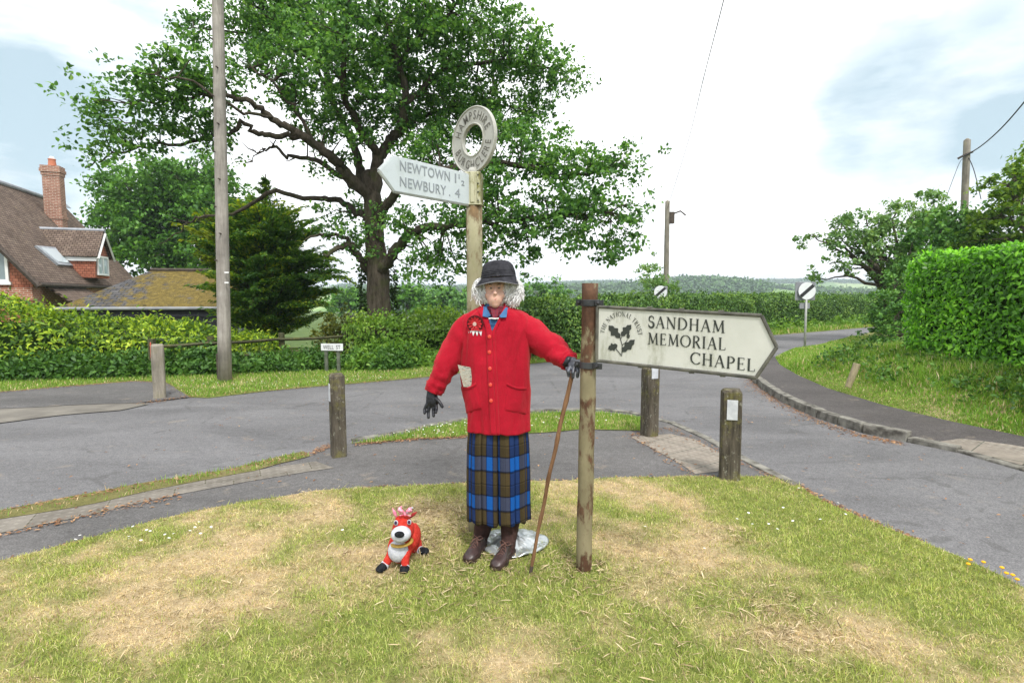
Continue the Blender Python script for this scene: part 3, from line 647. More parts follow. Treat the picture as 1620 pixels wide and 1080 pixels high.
# ================================================================ trees
OAKL = leafmat('oak_leaf', [(0.0451, 0.124, 0.0309), (0.0926, 0.226, 0.0475), (0.166, 0.344, 0.0689), (0.285, 0.475, 0.101)], 1.1, .46, tint=(1.15, 1.15, .6, 1))
def build_oak():
    Y0 = 12.7
    t = thing('oak_tree', 'huge spreading oak with twisting limbs and an ivy clad trunk behind the ring topped signpost', 'tree', G(598, 566, 0))
    B = lambda l: [tuple(P(a, b, Y0 + d)) + (r,) for a, b, d, r in l]
    mb = MB(); SK = []
    trunk = [(598, 572, 0, .46), (599, 552, 0, .37), (600, 520, 0, .305), (599, 470, 0, .27), (596, 420, 0, .26), (593, 380, 0, .225), (591, 340, 0, .21), (588, 305, 0, .20), (582, 275, .1, .16)]
    SK.append(limb(mb, B(trunk), 16, .01))
    L = [
     [(590, 330, 0, .2), (594, 290, 0, .19), (597, 255, 0, .17), (612, 230, 0, .15), (626, 212, -.2, .14), (636, 180, -.3, .12), (640, 140, -.4, .1), (630, 95, -.3, .085), (618, 55, 0, .07), (598, 15, .2, .05), (585, -30, .4, .03)],
     [(588, 320, 0, .17), (575, 285, .3, .15), (566, 250, .6, .12), (545, 200, .9, .1), (523, 150, 1, .08), (515, 90, 1.1, .06), (512, 40, 1.2, .045), (500, -10, 1.3, .03)],
     [(590, 325, 0, .19), (565, 292, -.3, .17), (540, 265, -.6, .15), (520, 245, -.8, .135), (490, 222, -1.1, .12), (455, 205, -1.4, .10), (430, 186, -1.6, .085), (400, 165, -1.8, .07), (373, 154, -2, .06), (330, 150, -2.2, .045), (280, 160, -2.3, .035), (210, 165, -2.4, .02)],
     [(520, 245, -.8, .1), (490, 222, -.9, .085), (455, 216, -1, .075), (420, 212, -1.2, .07), (399, 209, -1.2, .066), (384, 194, -1.3, .06), (370, 207, -1.4, .056), (340, 212, -1.5, .05), (310, 224, -1.6, .042), (255, 230, -1.8, .034), (195, 240, -2, .025), (160, 252, -2.1, .018), (137, 262, -2.2, .01)],
     [(585, 345, 0, .12), (562, 333, .2, .1), (535, 318, .4, .09), (508, 311, .5, .08), (470, 310, .6, .072), (430, 303, .7, .066), (400, 322, .8, .058), (368, 336, .8, .05), (315, 342, .9, .035), (296, 358, .9, .024), (252, 388, 1, .01)],
     [(560, 296, 0, .09), (535, 275, .2, .08), (500, 253, .4, .07), (475, 249, .5, .06), (453, 247, .5, .05), (433, 233, .6, .04), (415, 240, .6, .025), (398, 255, .6, .012)],
     [(582, 425, 0, .14), (566, 405, -.3, .1), (555, 390, -.5, .09), (534, 392, -.8, .075), (511, 404, -1, .04)],
     [(556, 391, -.5, .07), (544, 374, -.7, .055), (508, 371, -1, .04), (480, 380, -1.2, .02)],
     [(600, 440, 0, .2), (610, 420, -.2, .17), (623, 398, -.4, .155), (645, 375, -.7, .13), (672, 360, -1, .11), (720, 358, -1.4, .09), (770, 352, -1.7, .075), (820, 348, -1.9, .065), (880, 340, -2, .05), (940, 335, -2.1, .03), (990, 325, -2.2, .015)],
     [(597, 350, 0, .15), (630, 300, -.6, .12), (680, 275, -1.1, .1), (750, 260, -1.4, .085), (820, 262, -1.6, .07), (890, 280, -1.7, .05), (960, 270, -1.8, .025)],
     [(600, 250, 0, .12), (560, 190, -.6, .1), (545, 130, -1.1, .08), (548, 60, -1.4, .06), (555, 0, -1.6, .04)],
     [(638, 165, -.3, .09), (670, 140, -.2, .08), (700, 112, 0, .07), (760, 100, .2, .055), (830, 98, .3, .04), (880, 112, .3, .02)],
     [(622, 216, -.2, .1), (660, 190, .6, .08), (720, 170, 1.2, .06), (780, 165, 1.6, .04), (830, 175, 1.8, .02)],
     [(632, 100, -.3, .07), (660, 60, -.6, .055), (710, 20, -.8, .04), (750, -20, -.8, .03)],
     [(523, 150, 1, .06), (500, 105, .8, .05), (455, 76, .6, .04), (400, 55, .4, .032), (345, 47, .3, .022), (300, 42, .2, .01)],
     [(520, 120, 1, .05), (480, 70, .4, .04), (440, 30, .1, .03), (400, 10, 0, .015)],
     [(500, 232, -1, .05), (470, 180, -1.2, .045), (440, 140, -1.3, .035), (400, 110, -1.4, .02)],
     [(430, 186, -1.6, .04), (380, 175, -2.6, .035), (300, 130, -3, .025), (240, 120, -3.1, .015)],
     [(310, 224, -1.6, .03), (260, 200, -1.2, .025), (200, 195, -1, .018), (140, 172, -1, .008)],
    ]
    for l in L: SK.append(limb(mb, B([(a, b_, c, d_ * .8) for a, b_, c, d_ in l]), 8, .03))
    for tx, ty, dx in ((466, 250, -8), (440, 236, -9), (415, 240, -10), (400, 255, -8), (430, 233, 6), (405, 240, -12), (420, 235, -7), (330, 342, -14), (300, 352, -18)):   # bare dead spurs
        p0 = P(tx, ty, Y0 - .5); yy = ty + random.randint(-12, 10); p1 = P(tx + dx, yy, Y0 - .6); p2 = P(tx + dx * 1.9, yy + random.randint(-14, 9), Y0 - .6)
        mb.tube([p0, p1, p2], [.02, .012, .004], 5, False)
    sk = np.concatenate(SK)
    bl = [(160,160,36,10,-2.4,.5),(240,130,55,28,-2.6,.9),(300,115,45,38,-2.4,.9),(285,180,55,32,-2.2,.9),(215,190,46,24,-2,.7),(135,163,22,6,-2.4,.3),(160,246,26,9,-2.1,.4),(215,225,48,15,-1.9,.5),(330,200,28,24,-1.8,.6),(330,150,30,34,-2,.7),
      (290,45,22,20,.2,.5),(310,25,28,12,.3,.5),(335,50,20,10,.3,.4),(385,22,34,18,.2,.6),(395,62,32,22,.3,.7),(385,105,24,24,-1.2,.5),(385,135,20,10,-1.5,.5),(440,100,30,30,-.6,.9),
      (430,40,60,45,0,1.3),(470,130,46,46,-.8,1.2),(430,5,60,40,.2,1.2),(500,40,60,50,.4,1.8),(490,180,44,38,-.9,1),(560,50,70,70,-.8,2.2),(560,135,56,56,-1,1.8),(640,30,80,60,-.2,2.2),(625,125,60,50,.7,1.6),(700,90,80,60,0,2.2),
      (750,20,70,50,-.5,1.8),(800,75,55,48,.2,1.5),(850,105,46,30,.3,1.1),(885,140,28,26,.3,.7),(720,165,80,44,1,1.8),(650,200,55,36,.6,1.4),(560,195,50,28,-.7,1.2),(690,245,66,30,-1,1.3),(780,195,60,40,1.2,1.4),(830,170,46,26,1.2,1),
      (820,235,50,34,-1.4,1.1),(875,265,56,38,-1.6,1.1),(940,262,46,28,-1.7,.8),(980,252,30,20,-1.8,.6),(930,312,66,32,-2,1),(992,340,30,28,-2.1,.6),(850,325,66,34,-1.9,1.1),(900,372,54,24,-2,.8),(975,384,28,18,-2.1,.5),(800,372,56,24,-1.8,.9),
      (740,325,60,34,-1.5,1.2),(735,388,46,24,-1.4,.8),(690,390,36,20,-1,.7),(658,425,22,18,-.8,.5),(835,402,24,9,-1.8,.4),(700,430,36,14,-1,.6),(740,420,30,14,-1.2,.5),(650,345,36,24,-.9,.7),(770,290,50,26,-1.5,1),
      (592,335,20,34,0,.45),(588,380,16,26,-.1,.4),(560,378,24,15,-.6,.5),(560,330,20,10,.2,.4),(530,372,20,10,-.8,.4),(520,262,14,10,-.6,.3),(545,235,16,10,-.5,.4),(1000,390,14,10,-2.2,.3),(965,400,14,7,-2.1,.3),(520,345,20,8,0,.3)]
    cl = blob_points([(a, b, c, d, Y0 + e, f) for a, b, c, d, e, f in bl], 14.5)
    n = len(cl); twigs(mb, cl, sk, 1, .012)
    mb.build('trunk', M_bark, t, smooth=True)
    C2 = np.repeat(cl, 5, 0) + rng.normal(0, .2, (n * 5, 3)) * np.array([1, 1, .8])
    V, F = clump_leaves(C2, [.088, .088, .055], 19, .089, .66, .75); print('oak leaves', len(F))
    np_obj('crown', V, F, OAKL, t)
    # ivy at foot and on the trunk
    c = []
    for _ in range(420):
        a = random.uniform(-2.9, .4); z = random.uniform(0, 1) ** 1.5 * 2.2; r = .4 + .16 * (1 - min(z, 1)) ; b = G(598, 566); c.append((b.x + r * math.cos(a), b.y + .15 + r * math.sin(a), z))
    V, F = clump_leaves(np.array(c), [.05, .05, .08], 8, .07, .8, .2); np_obj('ivy', V, F, leafmat('ivy_leaf', [(.012, .035, .008), (.03, .07, .015), (.06, .12, .02)], 3), t)
    
build_oak()

def generic_tree(name, label, blobs, Y0, base, tr_r, mat, per_m2=7, per=55, L=.16, spread=.28, group=None, bark=None, limbs=None, asp=.6, topz=None, droop=0, n_lim=9, cat='tree', upb=.7):
    t = thing(name, label, cat, base, group); mb = MB(); base = Vector(base)
    cs = [(P(a, b, Y), c * Y / FPX, d * Y / FPX) for a, b, c, d, Y, dY in blobs]
    ctr = sum((c for c, _, _ in cs), Vector()) / len(cs); zt = sum(c.z for c, _, _ in cs) / len(cs) + .3 * max(h for _, _, h in cs); SK = []
    tp = [(base.x, base.y, base.z, tr_r), (base.x * .8 + ctr.x * .2, base.y * .8 + ctr.y * .2, base.z + (zt - base.z) * .35, tr_r * .75), (base.x * .5 + ctr.x * .5, base.y * .5 + ctr.y * .5, base.z + (zt - base.z) * .7, tr_r * .4), (ctr.x, ctr.y, zt, tr_r * .1)]
    SK.append(limb(mb, tp, 10, .03)); tk = SK[0]
    for k, (c, rx, rz) in enumerate(cs):
        i = int(len(tk) * random.uniform(.15, .6)); s0 = tk[i]; q = [tuple(s0[:3]) + (s0[3] * .6,), tuple((Vector(s0[:3]) + c) / 2 + Vector((0, 0, .25))) + (s0[3] * .35,), tuple(c) + (s0[3] * .14,)]
        SK.append(limb(mb, q, 6, .05))
    cl = blob_points(blobs, per_m2); twigs(mb, cl, np.concatenate(SK), 1, .012)
    mb.build('trunk', bark or M_bark2, t, smooth=True)
    C2 = np.repeat(cl, 5, 0) + rng.normal(0, spread * .8, (len(cl) * 5, 3)); V, F = clump_leaves(C2, [spread * .45, spread * .45, spread * .3], max(3, per // 3), L, asp, upb, droop=droop)
    np_obj('crown', V, F, mat, t); return t
LM1 = leafmat('maple_leaf', [(0.0495, 0.143, 0.022), (0.11, 0.275, 0.0352), (0.198, 0.396, 0.055)], .7, .35)
LM2 = leafmat('dark_leaf', [(0.0479, 0.141, 0.0305), (0.12, 0.283, 0.0522), (0.239, 0.457, 0.0761)], .7, .3)
LM3 = leafmat('golden_leaf', [(0.066, 0.158, 0.0198), (0.172, 0.304, 0.033), (0.33, 0.462, 0.0528)], .8, .4)
LM4 = leafmat('willow_leaf', [(0.0929, 0.203, 0.0591), (0.186, 0.338, 0.101), (0.338, 0.506, 0.169)], .8, .35)
YG = 35
generic_tree('maple_tree', 'rounded bright green tree rising behind the mossy shed roof', [(240,320,75,55,YG,2.9),(200,350,45,45,YG,1.5),(170,330,24,30,YG,1),(300,300,50,45,YG,2.9),(330,340,55,60,YG,2.9),(230,385,60,45,YG-.5,2.9),(300,400,70,45,YG-.5,2.9),(250,275,36,20,YG,1),
   (195,285,26,18,YG,1),(365,350,55,55,YG,1.5),(400,400,40,50,YG,1.5),(340,270,22,14,YG,.8),(180,395,24,20,YG-.5,1),(165,300,14,10,YG,.5)], YG, (-20.8, 35, -2), .5, LM1, 2.6, 66, .27, .55)
# conifer
def conifer():
    Y0 = 15.2; base = P(430, 596, Y0); base.z = 0
    t = thing('yew_tree', 'dark yew like conifer with drooping golden tipped sprays beside the shed', 'tree', base)
    mb = MB(); mb.tube([base, base + Vector((0, 0, 2.5)), P(420, 275, Y0)], [.16, .1, .012], 8)
    Cc, Dd, Nn, Ls = [], [], [], []; main_ = (Cc, Dd, Nn, Ls); gold = ([], [], [], [])
    def spray(p0, d, Ln, r, sink=None):
        Cc, Dd, Nn, Ls = sink or main_
        pts = []; p = Vector(p0); d = Vector(d).normalized(); n = max(5, int(Ln / .13)); side = d.cross(Vector((0, 0, 1))).normalized()
        for i in range(n + 1):
            pts.append(p.copy()); f = i / n; d = (d + Vector((0, 0, .05 - .17 * f)) + Vector(rng.normal(0, .05, 3))).normalized(); p = p + d * Ln / n
            wid = (.42 * math.sin(math.pi * min(1, .12 + f * .95)) + .04) * min(1.2, Ln * .55)
            for s in (-1, 1):
                m = max(3, int(wid / .022))
                for k in range(m):
                    g = (k + random.random()) / m; q = pts[-1] + side * s * wid * g * .9 + d * wid * g * .75 + Vector((0, 0, -.1 * g * wid)) + Vector(rng.normal(0, .028, 3))
                    Cc.append(q); Dd.append(side * s * .55 + d + Vector(rng.normal(0, .35, 3))); Nn.append(Vector((0, 0, 1)) + Vector(rng.normal(0, .35, 3))); Ls.append(random.uniform(.08, .17))
        mb.tube(pts, [r * (1 - .9 * i / n) for i in range(n + 1)], 5, False)
    for k in range(205):
        f = (k + .5) / 205; z = .3 + f * 3.3; az_ = k * 2.39996 + random.uniform(-.5, .5)
        Ln = (2.3 * (1 - f) ** .26 + .1) * random.uniform(.6, 1.15) * (1.0 if z > .8 else .75)
        el_ = .35 + .35 * f + random.uniform(-.15, .15)
        spray(base + Vector((0, 0, z)), (math.cos(az_), math.sin(az_), el_), Ln, .03)
    for (px, py, tx, ty, dy) in ((400, 440, 286, 348, -1), (400, 470, 300, 425, -1.2), (390, 420, 292, 385, -.8), (390, 400, 318, 335, -.6), (395, 460, 310, 405, -1.4), (450, 440, 555, 455, -1), (440, 480, 545, 470, -.4), (400, 400, 320, 365, .4), (430, 500, 500, 500, -1.6), (430, 470, 395, 480, -1.8), (450, 430, 530, 420, -.3)):
        a = P(px, py, Y0); b = P(tx, ty, Y0 + dy); v = b - a; v.z += v.length * .12
        k_ = gold if tx < 330 else None; spray(a, v, (b - a).length * 1.05, .035, k_); spray(a, v + Vector((.1, .2, .15)), (b - a).length * .85, .03); spray(a, v + Vector((.05, -.2, -.12)), (b - a).length * .9, .03, k_)
    for k in range(16):
        z = P(0, 335, Y0).z + (P(0, 283, Y0).z - P(0, 335, Y0).z) * k / 16; az_ = k * 2.4; spray(Vector((P(420, 300, Y0).x, Y0, z)), (math.cos(az_), math.sin(az_), .5), .55 * (1 - k / 18), .012)
    mb.build('trunk', M_bark2, t, smooth=True)
    L = np.array(Ls); V, F = leafgeo(np.array(Cc), np.array(Dd), np.array(Nn), L, L * .42)
    m = Mt('yew_needle', .6, .25); g = m.gpos(); f = m.math('ADD', m.math('MULTIPLY', m.noise(1.1, 3, .6, g), .8), m.math('MULTIPLY_ADD', m.isl(), .4, -.2), clamp=True)
    m.col(m.ramp(f, [(.25, (.065, .16, .042)), (.43, (.10, .22, .04)), (.55, (.2, .34, .04)), (.66, (.44, .52, .055))])); m.trans(.45)
    np_obj('crown', V, F, m.m, t)
    L = np.array(gold[3]); V, F = leafgeo(np.array(gold[0]), np.array(gold[1]), np.array(gold[2]), L, L * .42); np_obj('young_shoots', V, F, leafmat('golden_needle', [(.10, .17, .02), (.24, .32, .03), (.5, .55, .06)], 2, .4), t)
conifer()
generic_tree('garden_shrub', 'yellow variegated shrub between the conifer and the oak trunk', [(540,505,24,22,14.4,.8),(530,530,34,24,14.4,.8),(560,520,18,30,14.4,.6),(515,548,20,16,14.4,.6)], 14.4, (-4.6, 14.4, -.05), .05, leafmat('variegated_leaf', [(.09, .14, .02), (.25, .28, .04), (.5, .46, .1)], 1.5, .3), 30, 50, .06, .1, cat='shrub')
far = [('broadleaf_tree', 'small round tree far beyond the hedge, seen just right of the oak trunk', [(640,470,28,16,60,2),(655,478,26,18,60,2)], 60, LM1), ('broadleaf_tree', 'broad far tree beyond the hedge, close left of the signpost pole', [(690,470,30,16,66,2.5),(720,478,30,18,66,2.5)], 66, LM2),
       ('broadleaf_tree', 'pale far tree beyond the hedge in the gap left of the oak trunk', [(556,470,22,16,70,2.5),(540,482,24,14,70,2.5)], 70, LM1), ('broadleaf_tree', 'low far tree beyond the hedge just right of the hatted figure', [(850,462,34,10,75,2.5),(880,465,30,9,75,2.5)], 75, LM1)]
for nm, lb, bls, YY, mt in far: generic_tree(nm, lb, bls, YY, (float(P(bls[0][0], 470, YY).x), YY, float(landz(np.array([P(bls[0][0], 470, YY).x]), np.array([float(YY)]))[0])), .25, mt, 1.1, 60, .5, .7, group='far trees beyond the hedge')
generic_tree('hawthorn_bush', 'loose hawthorn bush growing out of the hedge at the foot of the middle telegraph pole', [(1030,440,22,20,19.6,.8),(1048,462,30,18,19.6,.8),(1022,425,12,10,19.6,.5),(1065,470,14,12,19.6,.6),(1015,458,14,14,19.6,.6)], 19.6, (5.2, 19.6, 0), .06, LM4, 9, 66, .1, .17, cat='bush')
generic_tree('feathery_tree', 'leaning feathery tree with open pale foliage reaching left over the road verge', [(1330,355,30,18,17,.8),(1300,380,22,12,17,.6),(1370,340,34,18,17,1),(1400,365,40,28,17,1.2),(1350,385,36,16,17,1),(1420,335,30,18,17,1),(1310,415,20,10,17,.6),(1360,370,40,22,17,1),(1400,400,40,30,17,1.2),(1330,380,30,12,17,.8),(1440,350,34,26,17.3,1),(1480,345,30,24,17.3,1),(1380,410,34,20,17,1),(1410,440,30,26,17,1),(1340,425,22,10,17,.7),
   (1285,372,10,8,17,.4),(1295,440,10,6,17,.3),(1450,380,36,34,17,1.2),(1480,320,30,24,17.5,1),(1470,350,30,26,17.5,1),(1450,430,30,30,17,1)], 17, (12.4, 17.2, .2), .17, LM4, 6.5, 54, .105, .17, droop=.35)
generic_tree('ivy_clad_tree', 'dark dense tree around the foot of the right telegraph pole', [(1500,350,36,24,16,1.2),(1530,365,50,34,16,1.4),(1480,385,46,30,15.6,1.2),(1520,400,60,30,15.6,1.2),(1560,400,60,40,15.6,1.2),(1600,410,60,40,15.6,1.2),(1440,400,30,28,15.6,1),(1450,450,40,40,15,1),(1420,470,30,34,15,1)], 16, (13.2, 15.8, .2), .25, LM2, 7, 60, .13, .2)
generic_tree('golden_tree', 'tall golden green tree rising above the right end of the big hedge', [(1600,290,34,30,14,1.2),(1640,320,70,60,14,1.8),(1580,335,34,24,14,1),(1605,270,16,14,14,.6),(1590,375,44,30,14,1.3),(1680,260,60,50,14,1.5),(1700,350,60,80,14,1.8)], 14, (14.2, 14.4, .3), .3, LM3, 6, 60, .13, .2)

# ================================================================ hedges
def hedge(name, label, front, top, depth, mat, per_m2, L, asp, thick=.12, base_z=0.0, core=(.022, .042, .01), rnd=.25, wild=0.0, endleaf=True, upb=.3, group=None, crest=0):
    """front: list of world (x,y) along the face (camera side); top: height list; depth away from the camera side"""
    t = thing(name, label, 'hedge', (front[0][0], front[0][1], 0), group)
    A = np.array(front, float); s = np.r_[0, np.cumsum(np.linalg.norm(np.diff(A, axis=0), axis=1))]; Lt = s[-1]; H = np.array(top, float)
    BZ = np.array(base_z if isinstance(base_z, (list, tuple)) else [base_z] * len(front), float)
    def at(d):
        p = np.stack([np.interp(d, s, A[:, 0]), np.interp(d, s, A[:, 1])], -1); q = np.stack([np.interp(d + .05, s, A[:, 0]), np.interp(d + .05, s, A[:, 1])], -1); p0 = np.stack([np.interp(d - .05, s, A[:, 0]), np.interp(d - .05, s, A[:, 1])], -1)
        tg = unit(q - p0); nb = np.stack([-tg[..., 1], tg[..., 0]], -1); return p, tg, nb, np.interp(d, s, H), np.interp(d, s, BZ)
    # profile around: front face up, rounded shoulder, top, back shoulder, back
    def prof(f, h, bz):
        hh = h - bz; tot = hh * .95 + depth + hh * .5; a = f * tot
        z = np.where(a < hh, bz + a, np.where(a < hh + depth, h, h - (a - hh - depth))); o = np.where(a < hh, 0, np.where(a < hh + depth, a - hh, depth))
        # rounding
        e = np.clip(1 - np.abs(a - hh) / rnd, 0, 1); z = z - e ** 2 * rnd * .3; o = o + e ** 2 * rnd * .3
        e = np.clip(1 - np.abs(a - hh - depth) / rnd, 0, 1); z = z - e ** 2 * rnd * .3; o = o - e ** 2 * rnd * .3
        nf = np.clip((a - hh + rnd) / (2 * rnd), 0, 1) * np.pi / 2; return o, z, -np.cos(nf), np.sin(nf)
    hm = H.mean() - BZ.mean(); area = Lt * (hm + depth + hm * .5); n = int(area * per_m2)
    d = rng.uniform(0, Lt, n); f = rng.random(n)
    p, tg, nb, h, bz = at(d); lump = (fbm(d + 50, f * 3, 1.3, 61) - .5) * .35 * thick * 3; h = h + (fbm(d + 9, 0 * d, .9, 77) - .5) * .24 * (1 + wild)
    o, z, no, nz_ = prof(f, h, bz)
    off = lump + rng.normal(0, thick * .35, n) + wild * .12 * rng.random(n) ** 3
    C = np.concatenate([p + nb * (o + no * off)[:, None], (z + nz_ * off)[:, None]], 1)
    Nn = np.concatenate([nb * no[:, None], nz_[:, None]], 1) + rng.normal(0, .45, (n, 3)) + np.array([0, 0, upb])
    D = np.concatenate([tg * rng.normal(0, .8, (n, 1)), rng.normal(-.15, .8, (n, 1))], 1) + np.concatenate([nb * no[:, None], nz_[:, None]], 1) * rng.uniform(0, .9, (n, 1))
    l = L * rng.uniform(.6, 1.25, n); V1, F1 = leafgeo(C, D, unit(Nn), l, l * asp)
    if endleaf:
        ne = int(hm * depth * per_m2 * .8); Vs = [V1]; Fs = [F1]; base_ = len(V1)
        for de, sg in ((0, -1), (Lt, 1)):
            pp, tt, bb, hh, bbz = at(np.full(ne, de)); u = rng.random(ne); vv = rng.random(ne); offe = rng.normal(0, thick * .4, ne)
            C = np.concatenate([pp + bb * (u * depth)[:, None] + tt * (sg * offe)[:, None], (bbz + vv * (hh - bbz))[:, None]], 1)
            Nn = np.concatenate([tt * sg, np.full((ne, 1), .2)], 1) + rng.normal(0, .4, (ne, 3)); D = np.concatenate([bb * rng.normal(0, .8, (ne, 1)), rng.normal(-.2, .8, (ne, 1))], 1)
            l = L * rng.uniform(.6, 1.25, ne); V2, F2 = leafgeo(C, D, unit(Nn), l, l * asp); Vs.append(V2); Fs.append(F2 + base_); base_ += len(V2)
        V1 = np.concatenate(Vs); F1 = np.concatenate(Fs)
    if crest:   # loose upright shoots along the top
        m = int(Lt * crest); d2 = rng.uniform(0, Lt, m); p, tg, nb, h, bz = at(d2); q = rng.uniform(0, depth, m); hs = rng.uniform(.0, .15, m)
        C0 = np.concatenate([p + nb * q[:, None], (h + hs * .6)[:, None]], 1); V3, F3 = clump_leaves(C0, [.035, .035, .09], 14, L, asp, .3); V1 = np.concatenate([V1, V3]); F1 = np.concatenate([F1, F3 + len(V1) - len(V3)])
    np_obj('foliage', V1, F1, mat, t)
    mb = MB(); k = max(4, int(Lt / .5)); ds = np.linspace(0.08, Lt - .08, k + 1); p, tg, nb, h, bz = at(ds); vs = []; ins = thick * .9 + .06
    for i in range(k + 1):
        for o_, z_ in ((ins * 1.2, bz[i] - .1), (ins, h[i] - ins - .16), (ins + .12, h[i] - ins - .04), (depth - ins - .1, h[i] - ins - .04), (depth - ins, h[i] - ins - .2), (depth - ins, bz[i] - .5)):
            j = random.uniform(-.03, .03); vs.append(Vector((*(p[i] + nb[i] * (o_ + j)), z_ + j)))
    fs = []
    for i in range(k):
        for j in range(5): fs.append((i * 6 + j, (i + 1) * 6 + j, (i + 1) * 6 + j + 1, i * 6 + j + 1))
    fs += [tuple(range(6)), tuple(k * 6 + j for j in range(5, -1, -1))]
    mb.add(vs, fs); mb.build('branches', simple('hedge_core_' + name, core + (1,), tuple(c * 2 for c in core) + (1,), 14, 1, 0, .6, 20, .05), t)  # one solid dark core filling the hedge to stop see-through, not modelled branches
    return t
LAU = leafmat('laurel_leaf', [(0.0726, 0.207, 0.0215), (0.16, 0.431, 0.0259), (0.291, 0.672, 0.0431), (0.48, 0.85, 0.0862)], 1.1, .4, .38, .4, tint=(1.0, 1.15, .5, 1))
hedge('laurel_hedge', 'tall clipped bright green laurel hedge on the bank at the right', [(6.05, 0.5), (6.1, 4), (6.15, 6.5), (6.22, 8.3), (6.45, 8.75)][::-1], [2.06, 2.12, 2.1, 2.08, 2.05], 1.6, LAU, 1500, .077, .46, .10, [.36, .34, .3, .3, .3], rnd=.2, crest=2)
LFT = leafmat('privet_leaf', [(0.0528, 0.127, 0.0158), (0.172, 0.304, 0.0198), (0.37, 0.531, 0.033), (0.607, 0.683, 0.066)], 1.3, .33)
hl = [P(-260, 470, 8.8), P(0, 468, 9.7), P(120, 480, 10.2), P(230, 492, 10.6), P(330, 503, 11.0), P(445, 520, 11.6)]
hedge('laurel_hedge', 'loose unclipped yellow green hedge in front of the brick house and shed', [(p.x, p.y) for p in hl][::1], [1.46, 1.27, 1.0, .80, .64, .38], 1.5, LFT, 620, .095, .42, .2, 0.0, rnd=.4, wild=1.6, crest=26)
MH = leafmat('hawthorn_leaf', [(0.0385, 0.1, 0.0216), (0.0924, 0.2, 0.0385), (0.169, 0.308, 0.0539), (0.339, 0.477, 0.0924)], .9, .28)
mh = [G(815, 572), G(870, 566), G(925, 562), G(1000, 553), G(1100, 540), G(1215, 524), G(1290, 518), G(1372, 513), G(1440, 509)]
mh = [(p.x, p.y + .35) for p in mh]
hedge('hawthorn_hedge', 'long level dark green hedge running behind the direction sign to the bend', mh, [1.30, 1.34, 1.36, 1.38, 1.40, 1.42, 1.42, 1.42, 1.42], 1.3, MH, 520, .085, .6, .13, 0, rnd=.25, wild=.4, crest=18)
lh = [G(590, 583), G(640, 577), G(740, 572), G(822, 571)]
hedge('field_hedge', 'low overgrown pale green hedge between the oak trunk and the red cardigan', [(p.x, p.y + .5) for p in lh], [.85, .9, .95, 1.1], 1.4, leafmat('bramble_leaf', [(.10, .21, .03), (.21, .38, .05), (.36, .52, .08)], 1.3, .42), 600, .08, .6, .2, 0, rnd=.35, wild=2.2, crest=22)
generic_tree('holly_bush', 'dark round bush at the corner where the big clipped hedge ends', [(1395,480,26,32,14.4,.8),(1400,515,28,28,14.2,.8),(1420,450,24,24,14.6,.8),(1385,520,14,20,14.1,.5),(1440,500,34,44,14.6,.9)], 14.4, (10.2, 14.4, .1), .1, LM2, 18, 60, .085, .13, cat='bush')
# undergrowth along hedge feet
def undergrowth(name, pts, w_, n, h, mat, z=.0, L=.09):
    C = []; 
    for _ in range(n):
        i = random.randrange(len(pts) - 1); p = pts[i].lerp(pts[i + 1], random.random()); q = random.uniform(-w_, w_); C.append((p.x + random.gauss(0, .05), p.y + q, z + h * random.random() * (.35 + .65 * (q + w_) / (2 * w_)) * (.5 + vnoise(np.array([p.x + 40]), np.array([0.]), 1.7, 4)[0])))
    V, F = clump_leaves(np.array(C), [.06, .06, .05], 9, L, .5, .3); tag(np_obj(name, V, F, mat), kind='stuff')
LU = leafmat('nettle_leaf', [(.04, .11, .02), (.09, .21, .033), (.16, .31, .055)], 1.6, .3)
LU2 = leafmat('fresh_weed_leaf', [(.08, .19, .025), (.16, .32, .04), (.28, .44, .06)], 1.6, .4)
undergrowth('undergrowth', [G(-150, 606), G(0, 601), (G(120, 598)), G(250, 594), G(350, 591), G(470, 586), G(560, 582)], .30, 2900, .42, LU)
undergrowth('undergrowth', [G(560, 584), G(640, 580), G(740, 574), G(830, 572)], .35, 1500, .42, LU2)
undergrowth('undergrowth', [G(560, 578), G(600, 586), G(650, 582)], .25, 500, .3, LU)
undergrowth('undergrowth', [G(1210, 527), G(1290, 521), G(1372, 515), G(1440, 512)], .3, 500, .5, LU2, L=.14)
def bank_weeds():
    C = []
    for _ in range(1300):
        y = random.uniform(4.5, 9.6); x = 6.2 - abs(random.gauss(0, .30)) - .05; C.append((x, y, .42 + random.uniform(-.1, .12) * 1.0 - (6.1 - x) * .2 + random.random() * .12))
    for (cx, cy, r, n) in ((5.7, 7.7, .16, 110), (5.85, 6.4, .2, 90), (6.6, 9.3, .3, 150), (9.2, 13.2, .35, 90), (8.0, 11.4, .4, 110)):
        for _ in range(n): C.append((cx + random.gauss(0, r), cy + random.gauss(0, r), (.28 if cy < 10 else .2) + random.random() * .16))
    V, F = clump_leaves(np.array(C), [.05, .05, .04], 8, .06, .55, .4); tag(np_obj('bank_weeds', V, F, LU), kind='stuff')
bank_weeds()

